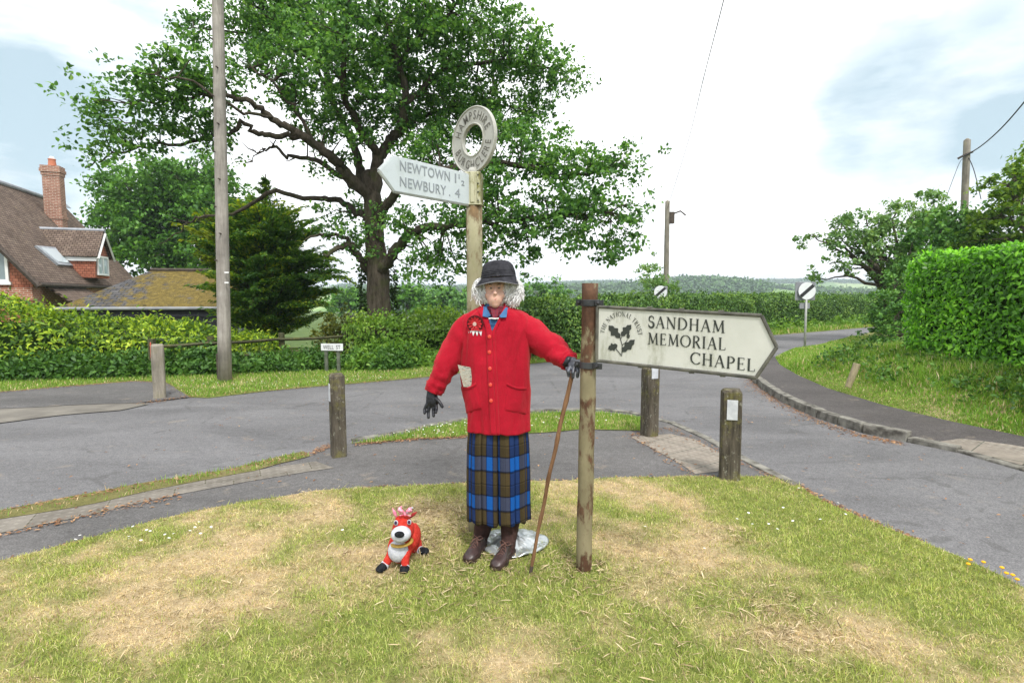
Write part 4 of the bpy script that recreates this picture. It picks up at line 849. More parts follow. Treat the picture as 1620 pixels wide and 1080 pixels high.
# ================================================================ buildings
def mk_tiles(name, c1, c2, rowh=.12, w_=.17, moss=0):
    """tiled roof in the panel's own UV (metres)"""
    m = Mt(name, .9, .15); uv = m.vec(uv=True)
    br = m.n('ShaderNodeTexBrick'); br.inputs['Scale'].default_value = 1; br.inputs['Brick Width'].default_value = w_; br.inputs['Row Height'].default_value = rowh
    br.inputs['Mortar Size'].default_value = .012; br.inputs['Color1'].default_value = c1 + (1,); br.inputs['Color2'].default_value = c2 + (1,); br.inputs['Mortar'].default_value = tuple(c * .3 for c in c1) + (1,)
    m.t.links.new(uv, br.inputs['Vector']); c = m.mix(1, br.outputs['Color'], m.ramp(m.noise(1.5, 6, .7, uv), [(.3, (.7,) * 3), (.7, (1.3,) * 3)]), 'MULTIPLY')
    row = m.math('FRACT', m.math('DIVIDE', m.sep(uv, 1), rowh))
    if moss:
        u = m.sep(uv, 0); f = m.noise(2.2, 7, .75, uv); g_ = m.math('ADD', f, m.math('MULTIPLY', m.step(u, 1.3, 2.5), .16))
        g_ = m.math('ADD', g_, m.math('MULTIPLY', m.step(u, .9, .2), .14))
        mc = m.ramp(m.math('ADD', m.math('MULTIPLY', m.noise(40, 5, .8, uv), .6), m.math('MULTIPLY', m.noise(7, 5, .7, uv), .4)), [(.36, (.035, .034, .014)), (.5, (.12, .088, .024)), (.64, (.26, .20, .06))]); c = m.mix(m.step(m.math('MULTIPLY_ADD', m.noise(9, 6, .8, uv), .5, m.math('SUBTRACT', g_, .25)), .5, .6), c, mc)
    else: c = m.mix(m.step(m.noise(2.5, 7, .75, uv), .58, .72, 0, .6), c, (.3, .24, .13, 1))
    m.col(c); m.bump(row, -1.0, .02)
    return m.m
def mk_brick(name, c1, c2, mortar=(.42, .36, .3), bw=.225, rh=.075, tilehung=False):
    m = Mt(name, .9, .15); uv = m.vec(uv=True)
    br = m.n('ShaderNodeTexBrick'); br.inputs['Scale'].default_value = 1; br.inputs['Brick Width'].default_value = bw; br.inputs['Row Height'].default_value = rh
    br.inputs['Mortar Size'].default_value = .01; br.inputs['Color1'].default_value = c1 + (1,); br.inputs['Color2'].default_value = c2 + (1,); br.inputs['Mortar'].default_value = mortar + (1,)
    m.t.links.new(uv, br.inputs['Vector']); m.col(m.mix(1, br.outputs['Color'], m.ramp(m.noise(3, 6, .7, uv), [(.3, (.75,) * 3), (.7, (1.25,) * 3)]), 'MULTIPLY')); m.bump(br.outputs['Fac'], -.6, .01); return m.m
M_roof = mk_tiles('roof_tiles', (.115, .083, .066), (.185, .14, .112)); M_moss = mk_tiles('mossy_slate', (.06, .06, .065), (.1, .098, .1), .14, .25, 1)
M_brick = mk_brick('red_brick', (.27, .09, .052), (.35, .14, .085)); M_hung = mk_brick('hung_tiles', (.29, .10, .06), (.37, .15, .095), (.11, .042, .028), .16, .11)
M_lead = simple('lead', (.22, .24, .27), (.34, .36, .39), 5, .5, .4, .1); M_white = simple('white_paint', (.68, .69, .68), (.8, .8, .79), 4, .5, .4, .05)
M_glass = Mt('window_glass', .06, .8).col((.16, .21, .22, 1)).m; M_blackboard = (lambda m: (m.col(m.ramp(m.noise(3, 5, .6, m.vec((1, 1, 6))), [(.3, (.012, .013, .018)), (.7, (.03, .032, .042))])), m.m)[-1])(Mt('black_boards', .65, .3))
M_dark = simple('dark_timber', (.045, .035, .03), (.09, .07, .055), 12, .8)
def quad_uv(name, pts, mat, parent, thick=.0, nu=1, nv=1, wav=0):
    """planar polygon with metric UVs; u along pts[0]->pts[1]"""
    p0 = Vector(pts[0]); u = (Vector(pts[1]) - p0).normalized(); n = (Vector(pts[1]) - p0).cross(Vector(pts[-1]) - p0).normalized(); v = n.cross(u)
    bm = bmesh.new(); off = origin(parent); vs = [bm.verts.new(Vector(p) - off) for p in pts]; f = bm.faces.new(vs); uvl = bm.loops.layers.uv.new('UVMap')
    if thick:
        g = bmesh.ops.extrude_face_region(bm, geom=[f]); ev = [e for e in g['geom'] if isinstance(e, bmesh.types.BMVert)]
        bmesh.ops.translate(bm, verts=ev, vec=-n * thick)
    for fc in bm.faces:
        for lp in fc.loops: q = lp.vert.co + off - p0; lp[uvl].uv = (q.dot(u), q.dot(v) + q.dot(n) * .7)
    bmesh.ops.recalc_face_normals(bm, faces=bm.faces[:]); me = bpy.data.meshes.new(name); bm.to_mesh(me); bm.free(); return link(name, me, mat, parent)
def house():
    h = thing('brick_house', 'red brick house with steep brown tiled roof, dormer window and tall brick chimney', 'house', (-19, 24, -1.5))
    dr = Vector((-.328, 1, 0)).normalized(); dg = Vector((1, .328, 0)).normalized()          # ridge direction (away), gable direction (right)
    E0 = Vector((-17.6, 20, 2.28)); W = 3.23; RISE = 4.1; Lr = 10.5; GZ = -1.6
    E1 = E0 + dr * Lr; A0 = E0 - dg * W + Vector((0, 0, RISE)); A1 = A0 + dr * Lr; B0 = E0 - dg * 2 * W; B1 = B0 + dr * Lr
    up = Vector((0, 0, 1)); s = (A0 - E0).normalized()
    rf = quad_uv('roof', [E0 - dr * .35 - s * .35, E1 + dr * .3 - s * .35, A1 + dr * .3, A0 - dr * .35], M_roof, h, .12)
    quad_uv('roof', [B1 + dr * .3, B0 - dr * .35, A0 - dr * .35, A1 + dr * .3], M_roof, h, .12)
    iw = dg * -.12
    quad_uv('gable_wall', [Vector((B0.x, B0.y, GZ)), Vector((E0.x, E0.y, GZ)) + iw, E0 + iw, A0 - up * .18, B0], M_hung, h)
    quad_uv('wall', [Vector((E0.x, E0.y, GZ)) + iw, Vector((E1.x, E1.y, GZ)) + iw, E1 + iw, E0 + iw], M_brick, h)
    quad_uv('gable_wall', [Vector((E1.x, E1.y, GZ)) + iw, Vector((B1.x, B1.y, GZ)), B1, A1 - up * .18, E1 + iw], M_brick, h)
    quad_uv('wall', [Vector((B1.x, B1.y, GZ)), Vector((B0.x, B0.y, GZ)), B0, B1], M_brick, h)
    # plain brick band low on the gable and barge board
    fb = Frame(Vector((B0.x, B0.y, 0)), dg); quad_uv('brick_band', [fb.pt(0, 1.35, .05), fb.pt(2 * W - .12, 1.35, .05), fb.pt(2 * W - .12, 1.8, .05), fb.pt(0, 1.8, .05)], M_brick, h, .05)
    mb = MB(); q = A0 - dr * .4; e = E0 - dr * .4 - s * .38
    mb.tube([q - up * .14, e - up * .14], .09, 4); mb.tube([q - up * .14, B0 - dr * .4 - up * .2], .09, 4); mb.build('barge_board', M_dark, h)
    mb = MB(); mb.tube([E0 - dr * .4 - s * .42 - up * .03, E1 + dr * .3 - s * .42 - up * .03], .07, 8); mb.build('gutter', M_dark, h)
    mb = MB(); mb.tube([A0 - dr * .36 + up * .03, A1 + dr * .3 + up * .03], .11, 8); mb.build('ridge_tiles', M_lead, h)
    # chimney
    c0 = P(87, 322, 26.2); c0.z = 5.6; fr = Frame(c0, dg); ch = thing('x', None, None); bpy.data.objects.remove(ch)
    cw, cdp = .34, .26; top = P(85, 262, 26).z
    mb = MB()
    def ring(z0, z1, e): mb.add([c0 * 1 + dg * a * (cw + e) + dr * b * (cdp + e) + up * (z - c0.z) for z in (z0, z1) for a, b in ((-1, -1), (1, -1), (1, 1), (-1, 1))], [(0,3,2,1),(4,5,6,7),(0,1,5,4),(1,2,6,5),(2,3,7,6),(3,0,4,7)])
    ring(3.9, top - .45, 0); ring(top - .45, top - .3, .03); ring(top - .3, top - .15, .07); ring(top - .15, top, .04); ring(5.15, 5.3, .035)
    co = mb.build('chimney', mk_brick('chimney_brick', (.24, .10, .065), (.32, .155, .105)), h)
    uvl = co.data.uv_layers.new(name='UVMap'); offc = origin(h)
    for pl in co.data.polygons:
        n = pl.normal
        for li in pl.loop_indices:
            q = co.data.vertices[co.data.loops[li].vertex_index].co; uvl.data[li].uv = (q.dot(dg) if abs(n.dot(dr)) > .5 else q.dot(dr), q.z)
    mb = MB(); pc = c0.copy(); pc.z = top; mb.tube([pc, pc + up * .3, pc + up * .32, pc + up * .35], [.17, .14, .165, .155], 14); mb.build('chimney_pot', simple('terracotta', (.4, .13, .07), (.5, .2, .12), 6), co)
    mb = MB(); mb.tube([pc + up * .36, pc + up * .46], [.11, .08], 10); mb.build('cowl', M_white, co)
    mb = MB(); mb.add([c0 + dg * (cw + .02) + dr * a + up * z for a, z in ((-.75, -1.25), (.75, -1.25), (.6, -.75), (-.6, -.75))], [(0, 1, 2, 3)])
    n_roof = dr.cross(s).normalized(); n_roof = n_roof if n_roof.z > 0 else -n_roof
    # skylight, on the roof plane
    F_ = Frame(E0, dr, s); F_n = n_roof
    def rp(px, py, off=0): return hitplane(px, py, E0 + n_roof * off, n_roof)
    def rquad(name, corners, o0, o1, mat, par):
        mb = MB(); a = [rp(*c) + n_roof * o1 for c in corners]; b = [rp(*c) + n_roof * o0 for c in corners]; mb.add(b + a, [(0,3,2,1),(4,5,6,7),(0,1,5,4),(1,2,6,5),(2,3,7,6),(3,0,4,7)]); return mb.build(name, mat, par)
    sk = rquad('skylight', [(54, 390), (87, 393), (116, 422), (90, 420)], -.02, .08, M_lead, h)
    rquad('pane', [(62, 394), (85, 396), (107, 418), (89, 416)], .08, .1, Mt('skylight_glass', .05, 1).col((.55, .62, .66, 1)).m, sk)
    rquad('flashing', [(72, 300), (80, 302), (112, 330), (96, 327)], .0, .03, M_lead, h)
    # dormer
    d = MB(); Yd = 24.6; fw = P(160, 402, Yd); fw.z = 2.5; hw = .78; ez = P(0, 404, Yd).z; rz = P(0, 366, Yd).z; bz = P(0, 440, Yd).z
    fr = Frame(Vector((fw.x, fw.y, 0)), -dr)   # dormer face looks along dg (to the right)
    if fr.n.dot(dg) < 0: fr = Frame(Vector((fw.x, fw.y, 0)), dr)
    back = -2.6
    d.prism(fr, [(-hw, bz), (hw, bz), (hw, ez), (0, rz - .1), (-hw, ez)], back, 0); dm = d.build('dormer', M_hung, h)
    uvl = dm.data.uv_layers.new(name='UVMap')
    for pl in dm.data.polygons:
        for li in pl.loop_indices:
            q = dm.data.vertices[dm.data.loops[li].vertex_index].co; uvl.data[li].uv = (q.dot(dr) if abs(pl.normal.dot(dg)) > .5 else q.dot(dg), q.z)
    for sg in (-1, 1):
        a = fr.pt(sg * (hw + .16), ez - .14, .18); b = fr.pt(sg * (hw + .16), ez - .14, back); c = fr.pt(0, rz, back); e = fr.pt(0, rz, .18)
        quad_uv('dormer_roof', [a, b, c, e] if sg < 0 else [b, a, e, c], M_roof, dm, .07)
    mb = MB(); mb.tube([fr.pt(0, rz + .03, .2), fr.pt(0, rz + .03, back)], .09, 8); mb.build('ridge_tiles', M_lead, dm)
    mb = MB(); mb.tube([fr.pt(-hw - .16, ez - .2, .2), fr.pt(0, rz - .1, .2)], .05, 4); mb.tube([fr.pt(hw + .16, ez - .2, .2), fr.pt(0, rz - .1, .2)], .05, 4); mb.build('barge_board', M_white, dm)
    mb = MB()
    x0, x1, z0, z1 = -.6, .6, bz + .12, ez - .04
    for a, b, c, e in ((x0, x1, z0, z0 + .08), (x0, x1, z1 - .08, z1), (x0, x0 + .08, z0 + .08, z1 - .08), (x1 - .08, x1, z0 + .08, z1 - .08), (-.04, .04, z0 + .08, z1 - .08)): mb.prism(fr, [(a, c), (b, c), (b, e), (a, e)], .005, .07)
    mb.build('window_frame', M_white, dm); mb = MB(); mb.prism(fr, [(x0, z0), (x1, z0), (x1, z1), (x0, z1)], .003, .03); mb.build('pane', Mt('bright_glass', .05, 1).col((.4, .47, .5, 1)).m, dm)
    mb = MB(); mb.prism(fr, [(-hw - .1, ez - .3), (-hw, ez - .3), (-hw, ez - .12), (-hw - .1, ez - .12)], back, .1); mb.build('soffit', M_white, dm)
    # gable window
    gf = Frame(Vector((B0.x, B0.y, 0)), dg); (gx, gz) = gf.px(12, 392); (_, gz0) = gf.px(8, 446); wn = MB(); x1 = gx; x0 = gx - 1.3; z0, z1 = gz0, gz
    for a, b, c, e in ((x0, x1, z0, z0 + .09), (x0, x1, z1 - .09, z1), (x0, x0 + .09, z0 + .09, z1 - .09), (x1 - .09, x1, z0 + .09, z1 - .09), (x1 - .5, x1 - .43, z0 + .09, z1 - .09)): wn.prism(gf, [(a, c), (b, c), (b, e), (a, e)], .0, .09)
    wo = wn.build('window', M_white, h); mb = MB(); mb.prism(gf, [(x0 + .05, z0 + .05), (x1 - .05, z0 + .05), (x1 - .05, z1 - .05), (x0 + .05, z1 - .05)], .0, .03); mb.build('pane', M_glass, wo); mb = MB(); mb.prism(gf, [(x0 - .06, z0 - .1), (x1 + .06, z0 - .1), (x1 + .06, z0), (x0 - .06, z0)], .0, .12); mb.build('sill', M_white, wo)
    pass
    # lean-to roof on the side wall
    t0 = P(74, 452, 20.6); t1 = P(131, 451, 22.5); lo = dg * .95 - up * .7
    t1 = t0 + dr * 3.2
    lt = quad_uv('porch_roof', [t0 + lo, t1 + lo, t1, t0], M_roof, h, .08); mb = MB(); mb.tube([t0 + dg * .06 + up * .02, t1 + dg * .06 + up * .02], .07, 6); mb.build('flashing', M_lead, lt)
house()
def shed():
    t = thing('timber_shed', 'black boarded shed with a yellow moss covered hipped roof beside the brick house', 'shed', (-11, 18, -1.4))
    a = P(103, 479, 16.2); b = P(374, 482, 17.0); ez = 1.24; a.z = b.z = ez; u = (b - a).normalized(); n = Vector((-u.y, u.x, 0)); D = 4.2; up = Vector((0, 0, 1)); L = (b - a).length
    r0 = a + u * 1.45 + n * 2.1 + up * 1.12; r1 = b - u * .02 + n * 2.1 + up * 1.12; o = .18; sl = -n * o * .9 - up * .1
    quad_uv('roof', [a + sl - u * .15, b + sl + u * .15, r1 + u * .15, r0], M_moss, t, .08); quad_uv('roof', [b + n * (D + o) + u * .15 - up * .1, a + n * (D + o) - u * .15 - up * .1, r0, r1 + u * .15], M_moss, t, .08)
    quad_uv('roof', [a + n * (D + o) - u * .15 - up * .1, a + sl - u * .15, r0], M_moss, t, .08)
    g = -1.6; gz = lambda p, z: Vector((p.x, p.y, z)); mb = MB(); nb = 15; hh = (ez - g - .02) / nb
    for i in range(nb):   # lapped boards
        z = g + i * hh; mb.add([gz(a, z) - n * .035, gz(b, z) - n * .035, gz(b, z + hh) - n * .008, gz(a, z + hh) - n * .008, gz(a, z) + n * .02, gz(b, z) + n * .02], [(0, 1, 2, 3), (0, 4, 5, 1)])
    for p in (a, a + u * 2.15, b - u * .06):
        mb.add([gz(p + u * x - n * y, z) for z in (g, ez - .02) for x, y in ((0, .0), (.09, 0), (.09, .06), (0, .06))], [(0,3,2,1),(4,5,6,7),(0,1,5,4),(1,2,6,5),(2,3,7,6),(3,0,4,7)])
    mb.add([gz(a, g), gz(a + n * D, g), gz(a + n * D, ez), gz(a, ez)], [(0, 1, 2, 3)]); mb.add([gz(a + n * D, g), gz(b + n * D, g), gz(b + n * D, ez), gz(a + n * D, ez)], [(0, 1, 2, 3)])
    mb.build('wall', M_blackboard, t)
    mb = MB(); mb.add([gz(b, g), gz(b + n * D, g), gz(b + n * D, ez), b + n * 2.1 + up * 1.05, gz(b, ez)], [(0, 1, 2, 3, 4)]); mb.build('end_wall', simple('pale_boards', (.4, .41, .43), (.52, .53, .55), 3), t)
    mb = MB(); mb.tube([a - n * .25 - u * .15 - up * .12, b - n * .25 + u * .15 - up * .12], .05, 8); mb.build('gutter', simple('grey_gutter', (.2, .21, .23), (.28, .29, .31), 3, .4), t)
    mb = MB(); mb.tube([r0 + up * .03, r1 + u * .12 + up * .03], .06, 6); mb.build('ridge_tiles', M_dark, t)
    # pale outbuilding end seen between the shed and the conifer
    w_ = thing('outbuilding', 'pale grey boarded outbuilding wall seen between the shed and the conifer', 'outbuilding', (-8.6, 19.6, -1.6))
    c = P(374, 485, 17.6); e = P(432, 485, 18.2); c.z = e.z = 1.15; mb = MB(); nb = 12; hh = 2.7 / nb; v = (e - c).normalized(); m_ = Vector((-v.y, v.x, 0))
    for i in range(nb):
        z = -1.6 + i * hh; mb.add([gz(c, z) - m_ * .03, gz(e, z) - m_ * .03, gz(e, z + hh) - m_ * .005, gz(c, z + hh) - m_ * .005, gz(c, z), gz(e, z)], [(0, 1, 2, 3), (0, 4, 5, 1)])
    mb.add([gz(e, -1.6), gz(e + m_ * 2, -1.6), gz(e + m_ * 2, 1.1), gz(e, 1.1)], [(0, 1, 2, 3)]); mb.build('wall', simple('pale_wall', (.36, .38, .42), (.48, .5, .54), 3), w_)
    mb = MB(); mb.add([c - m_ * .15 - v * .1, e - m_ * .15 + v * .15, e + m_ * 1.2 + v * .15 + up * .35, c + m_ * 1.2 - v * .1 + up * .35, e + m_ * 2.3 + v * .15, c + m_ * 2.3 - v * .1], [(0, 1, 2, 3), (3, 2, 4, 5)]); mb.build('roof', M_lead, w_, solid=.06)
shed()

# ================================================================ fence, poles, wires, small signs
def mk_wood(name, c1, c2, c3=None, green=0, lichen=0, vs=6):
    m = Mt(name, .92, .15); v = m.vec((vs * 4, vs * 4, vs * .35)); c = m.ramp(m.noise(1.6, 8, .7, v, .5), [(.3, c1), (.7, c2)])
    c = m.mix(1, c, m.ramp(m.noise(3, 5, .6, m.vec()), [(.3, (.7,) * 3), (.7, (1.25,) * 3)]), 'MULTIPLY')
    if green: c = m.mix(m.step(m.noise(5, 6, .7), .5, .66, 0, green), c, (.17, .16, .045, 1))
    if lichen: c = m.mix(m.step(m.noise(30, 7, .8, m.vec((1, 1, .6))), .57, .63, 0, lichen), c, (.32, .32, .26, 1))
    m.col(c); m.bump(m.noise(2.2, 8, .7, v), .8, .012); return m.m
M_post = mk_wood('weathered_post', (.025, .021, .016), (.15, .13, .10), green=.6, lichen=.65)
M_post2 = mk_wood('grey_post', (.16, .145, .115), (.32, .29, .24), green=.25, lichen=.4)
M_rail = mk_wood('fence_wood', (.035, .038, .02), (.10, .10, .055), green=.6)
M_pole = mk_wood('pole_wood', (.19, .172, .15), (.37, .345, .31), vs=3)
M_pole2 = mk_wood('far_pole_wood', (.15, .135, .11), (.27, .25, .21), green=.3, vs=3)
fe = thing('rail_fence', 'two rail wooden field fence half hidden in the hedge and nettles', 'fence', G(443, 592))
fl = [P(236, 547, 9.95), P(330, 543, 10.6), P(443, 536, 11.6), P(545, 531, 12.4)]
for i, p in enumerate(fl):
    mb = MB(); x, y = p.x, p.y; mb.box((x - .05, y + .03, -.1), (x + .05, y + .13, .70)); mb.build('fence_post', M_rail, fe, bevel=.008)
for hz in (.56, .28):
    for i in range(3):
        a, b = fl[i], fl[i + 1]; mb = MB(); a_ = Vector((a.x, a.y - .01, hz)); b_ = Vector((b.x, b.y - .01, hz + .01)); mb.tube([a_, a_.lerp(b_, .5) - Vector((0, 0, .015)), b_], [.05, .055, .05], 6, flat=.7); mb.build('rail', M_rail, fe)
def pole(name, label, base, top, r0, r1, mat, studs=0):
    t = thing(name, label, 'telegraph pole', base, 'telegraph poles'); mb = MB(); b = Vector(base); k = 10
    mb.tube([b.lerp(top, i / k) + Vector((0, 0, -.1 if i == 0 else 0)) for i in range(k + 1)] + [Vector(top) + Vector((0, 0, .06))], [r0 + (r1 - r0) * i / k for i in range(k + 1)] + [r1 * .3], 16); mb.build('pole', mat, t, smooth=True); return t
b0 = G(356, 604); b0t = Vector((P(352, 0, b0.y).x - .02, b0.y, 8.6))
tp = pole('telegraph_pole', 'tall pale grey telegraph pole on the left verge, reaching past the oak branches', b0, b0t, .112, .082, M_pole)
for i in range(9):
    z = 2.1 + i * .45; x = b0.x + (b0t.x - b0.x) * z / 8.6; mb = MB(); mb.tube([Vector((x + (.03 if i % 2 else -.05), b0.y - .09, z)), Vector((x + (.03 if i % 2 else -.05), b0.y - .15, z))], .012, 6); mb.build('step_bolt', M_dark, tp)
for yy in (431, 447):
    p = P(358, yy, b0.y - .118); mb = MB(); mb.box((p.x - .03, p.y - .004, p.z - .012), (p.x + .04, p.y + .006, p.z + .012)); mb.build('tag', M_white, tp)
mb = MB(); mb.box((b0.x - .125, b0.y - .02, 0), (b0.x - .108, b0.y + .03, .5)); mb.build('cable_guard', M_dark, tp)
m1 = P(1055, 460, 24); t1 = P(1056, 319, 24)
tq = pole('telegraph_pole', 'slim distant telegraph pole rising from the level hedge, middle of the three poles', Vector((m1.x - .03, 24, -.3)), t1, .13, .1, M_pole2)
mb = MB(); mb.box((t1.x + .1, 23.9, t1.z - .95), (t1.x + .3, 24.1, t1.z - .45)); mb.tube([t1 + Vector((.2, 0, -.55)), t1 + Vector((.55, -.1, -.42)), t1 + Vector((.75, -.2, -.62))], .035, 6); mb.build('bracket', M_dark, tq)
t2 = P(1530, 222, 19); tr_ = pole('telegraph_pole', 'weathered telegraph pole standing in the trees at the far right with stay wires', Vector((P(1527, 400, 19).x, 19, 0)), t2, .135, .1, M_pole2)
mb = MB(); mb.tube([t2 + Vector((-.28, 0, -.62)), t2 + Vector((-.1, -.12, -.5)), t2 + Vector((.12, -.12, -.42))], .035, 6); mb.build('bracket', M_dark, tr_)
def wire(label, pts, r, name='overhead_wire'):
    mb = MB(); q = resample([tuple(p) for p in pts], 8); mb.tube([Vector(p) for p in q], r, 6); o = mb.build(name, Mt('black_cable', .6, .3).col((.03, .03, .035, 1)).m, loc=Vector(pts[0]), smooth=True); tag(o, label, 'wire', 'overhead wires')
wire('thick cable rising from the far right pole to the upper right corner', [t2 + Vector((-.28, -.1, -.62)), P(1548, 234, 17.5), P(1582, 205, 15), P(1625, 156, 12.5), P(1700, 60, 10)], .018)
wire('thin cable falling across the white sky towards the middle pole', [t1 + Vector((0, 0, -.3)), P(1088, 226, 19), P(1112, 128, 14), P(1145, 0, 9.5), P(1180, -150, 7)], .009)
wire('stay wire on the right side of the far right pole', [t2 + Vector((.05, 0, -.5)), P(1541, 270, 18.5), P(1552, 315, 18)], .014); wire('faint wire sloping down left of the far right pole', [t2 + Vector((-.1, 0, -.6)), P(1516, 262, 18.6), P(1496, 315, 18)], .009)
M_signw = simple('sign_white', (.58, .6, .62), (.68, .7, .72), 3, .5, .4, .05); M_signk = Mt('sign_black', .5, .4).col((.02, .02, .022, 1)).m; M_signg = simple('sign_grey', (.16, .17, .185), (.24, .25, .27), 3, .5, .4, .1); M_galv = simple('galvanised', (.3, .31, .3), (.42, .43, .41), 7, .5, .5, .1)
def disc(mb, fr, c, r, w0, w1, n=36): mb.prism(fr, [(c[0] + r * math.cos(2 * math.pi * i / n), c[1] + r * math.sin(2 * math.pi * i / n)) for i in range(n)], w0, w1)
def roundsign(label, px, py, Y, rpx, base, back, plate):
    c = P(px, py, Y); r = rpx * Y / FPX; t = thing('road_sign', label, 'road sign', base, 'national speed limit signs'); fr = Frame(c, (1, 0, 0)); s = Y / FPX
    mb = MB(); disc(mb, fr, (0, 0), r, -.01, 0); fc = mb.build('sign_face', M_signw, t)
    mb = MB(); d = Vector((math.cos(R(42)), math.sin(R(42)))); e = Vector((-d.y, d.x)); k = r * .98; h = r * .2; mb.prism(fr, [tuple(d * -k - e * h), tuple(d * k - e * h), tuple(d * k + e * h), tuple(d * -k + e * h)], .002, .005); mb.build('diagonal_bar', M_signk, fc)
    x0, x1, y0, y1 = [v * s for v in back]; mb = MB(); mb.prism(fr, [(x0, y0), (x1, y0), (x1, y1), (x0, y1)], -.075, -.055); mb.build('back_plate', M_signg, t, bevel=.01)
    if plate: mb = MB(); x0, x1, y0, y1 = [v * s for v in plate]; mb.prism(fr, [(x0, y0), (x1, y0), (x1, y1), (x0, y1)], -.075, -.055); mb.build('lower_plate', M_signg, t)
    mb = MB(); mb.tube([Vector((base[0], base[1], -.05)), Vector((c.x - (c.x - base[0]) * .15, Y + .035, c.z + r * .6))], .03, 10); mb.build('pole', M_galv, t, smooth=True)
bB = G(1273, 552, .04); roundsign('round white sign with black diagonal on the right verge by the bend', 1277, 460, bB.y, 13.5, (bB.x, bB.y, 0.02), (-17, 15, -15, 14), (-9, 7, -28, -19))
pA = P(1045, 500, 17.2); roundsign('small round white sign with black diagonal, peeping over the arrow shaped chapel sign', 1045, 462, 17.2, 10.2, (pA.x, 17.2, 0), (-4, 12, -16, 9), None)

def text_geo(body, size=1.0, spacing=1.0, thick=0.0):
    cu = bpy.data.curves.new('t', 'FONT'); cu.body = body; cu.size = size; cu.space_character = spacing; cu.fill_mode = 'FRONT'; cu.resolution_u = 4; cu.offset = thick
    o = bpy.data.objects.new('t', cu); COL.objects.link(o); me = bpy.data.meshes.new_from_object(o)
    V = [tuple(v.co[:2]) for v in me.vertices]; F = [tuple(p.vertices) for p in me.polygons]; bpy.data.objects.remove(o); bpy.data.meshes.remove(me); bpy.data.curves.remove(cu); return V, F
def put_text(mb, fr, body, u0, v0, u1, cap, w_, thick=.0, shear=0, h=0.003):
    """fit the text between u0 and u1 with cap height cap, baseline v0"""
    V, F = text_geo(body, 1.0, 1.06, thick); xs = [v[0] for v in V]; ysv = [v[1] for v in V]; a, b = min(xs), max(xs); c = max(ysv)
    def f(x, y): return fr.pt(u0 + (x - a) / (b - a) * (u1 - u0), v0 + y / .70 * cap, w_)
    mb.add([f(*v) for v in V], F)
    # sides for a raised letter
    E = {}
    for p in F:
        for i in range(len(p)): e = (p[i], p[(i + 1) % len(p)]); E[e] = 1
    bd = [e for e in E if (e[1], e[0]) not in E]; vs = []; fs = []
    for (i, j) in bd: k = len(vs); vs += [f(*V[i]), f(*V[j]), f(*V[j]) - fr.n * h, f(*V[i]) - fr.n * h]; fs.append((k + 1, k, k + 3, k + 2))
    mb.add(vs, fs)
# street name plate
M_sp = simple('sign_post_paint', (.07, .085, .06), (.13, .14, .11), 8, .8)
def street_sign():
    b = G(525, 590); t = thing('street_sign', 'low white street name plate on two short posts in front of the oak', 'street sign', (b.x, b.y, 0)); fr = Frame(P(525, 549, b.y), (1, -.08, 0)); s = b.y / FPX
    mb = MB(); mb.prism(fr, [(-18 * s, -5.6 * s), (18 * s, -5.6 * s), (18 * s, 5.6 * s), (-18 * s, 5.6 * s)], -.012, 0); pl = mb.build('name_plate', M_signw, t, bevel=.003)
    fb_ = Mt('faded_black', .6).col((.12, .12, .12, 1)).m
    for wd_, ua, ub in (('WELL', -14.5, 3), ('ST', 7, 14)): mb = MB(); put_text(mb, fr, wd_, ua * s, -3 * s, ub * s, 6.2 * s, .003, .01, h=.002); mb.build('lettering', fb_, pl)
    for u in (-11 * s, 9 * s): mb = MB(); p = fr.pt(u, 0, -.04); mb.box((p.x - .03, p.y - .02, -.05), (p.x + .03, p.y + .025, p.z + 4 * s)); mb.build('post', M_sp, t)
street_sign()
M_refl = simple('reflector', (.42, .44, .48), (.56, .58, .62), 20, .35, .6, .1); M_reflr = simple('red_reflector', (.45, .08, .05), (.6, .14, .09), 20, .4, .6, .1)
def bollard(label, px, py, wpx, hpx, rot, refl, mat, z=.015, group='square wooden verge posts', rm=None, chamf=.02, lean=(0, 0)):
    b = G(px, py, z); w_ = wpx * b.y / FPX; H = hpx * b.y / FPX * 1.0; t = thing('wooden_post', label, 'post', (b.x, b.y, z), group); t.rotation_euler = (lean[0], lean[1], 0)
    rm_ = Matrix.Rotation(rot, 3, 'Z'); mb = MB(); h = w_ / 2; nz_ = 14; vs = []; levels = [(-.06, 1.0)] + [(H * i / nz_, 1.0) for i in range(nz_)] + [(H - .02, .99), (H, .8)]
    cor = [(-1, -.82), (-.82, -1), (0, -1.0), (.82, -1), (1, -.82), (1, 0), (1, .82), (.82, 1), (0, 1), (-.82, 1), (-1, .82), (-1, 0)]
    for i, (zz, k) in enumerate(levels):
        for (a, c) in cor:
            q = mnoise.noise(Vector((a * 2 + px, c * 2, zz * 3))) * .006; vs.append(Vector((b.x, b.y, z)) + rm_ @ Vector((a * h * k + q, c * h * k + q, 0)) + Vector((0, 0, zz + (q * 1.5 if i > nz_ else 0))))
    n = 12; fs = []
    for i in range(len(levels) - 1):
        for k in range(n): fs.append((i * n + k, i * n + (k + 1) % n, (i + 1) * n + (k + 1) % n, (i + 1) * n + k))
    fs.append(tuple((len(levels) - 1) * n + k for k in range(n))); mb.add(vs, fs); mb.build('post', mat, t)
    if refl:
        ux, z0, z1, rw = refl; c0 = Vector((b.x, b.y, z)); f = Frame(c0 + rm_ @ Vector((0, -h - .001, 0)), rm_ @ Vector((1, 0, 0))) if ux == 0 else Frame(c0 + rm_ @ Vector((-h - .001, 0, 0)), rm_ @ Vector((0, -1, 0)))
        mb = MB(); mb.prism(f, [(-rw, z0), (rw, z0), (rw, z1), (-rw, z1)], -.008, .006); mb.build('reflector', rm or M_refl, t, bevel=.002)
    return t
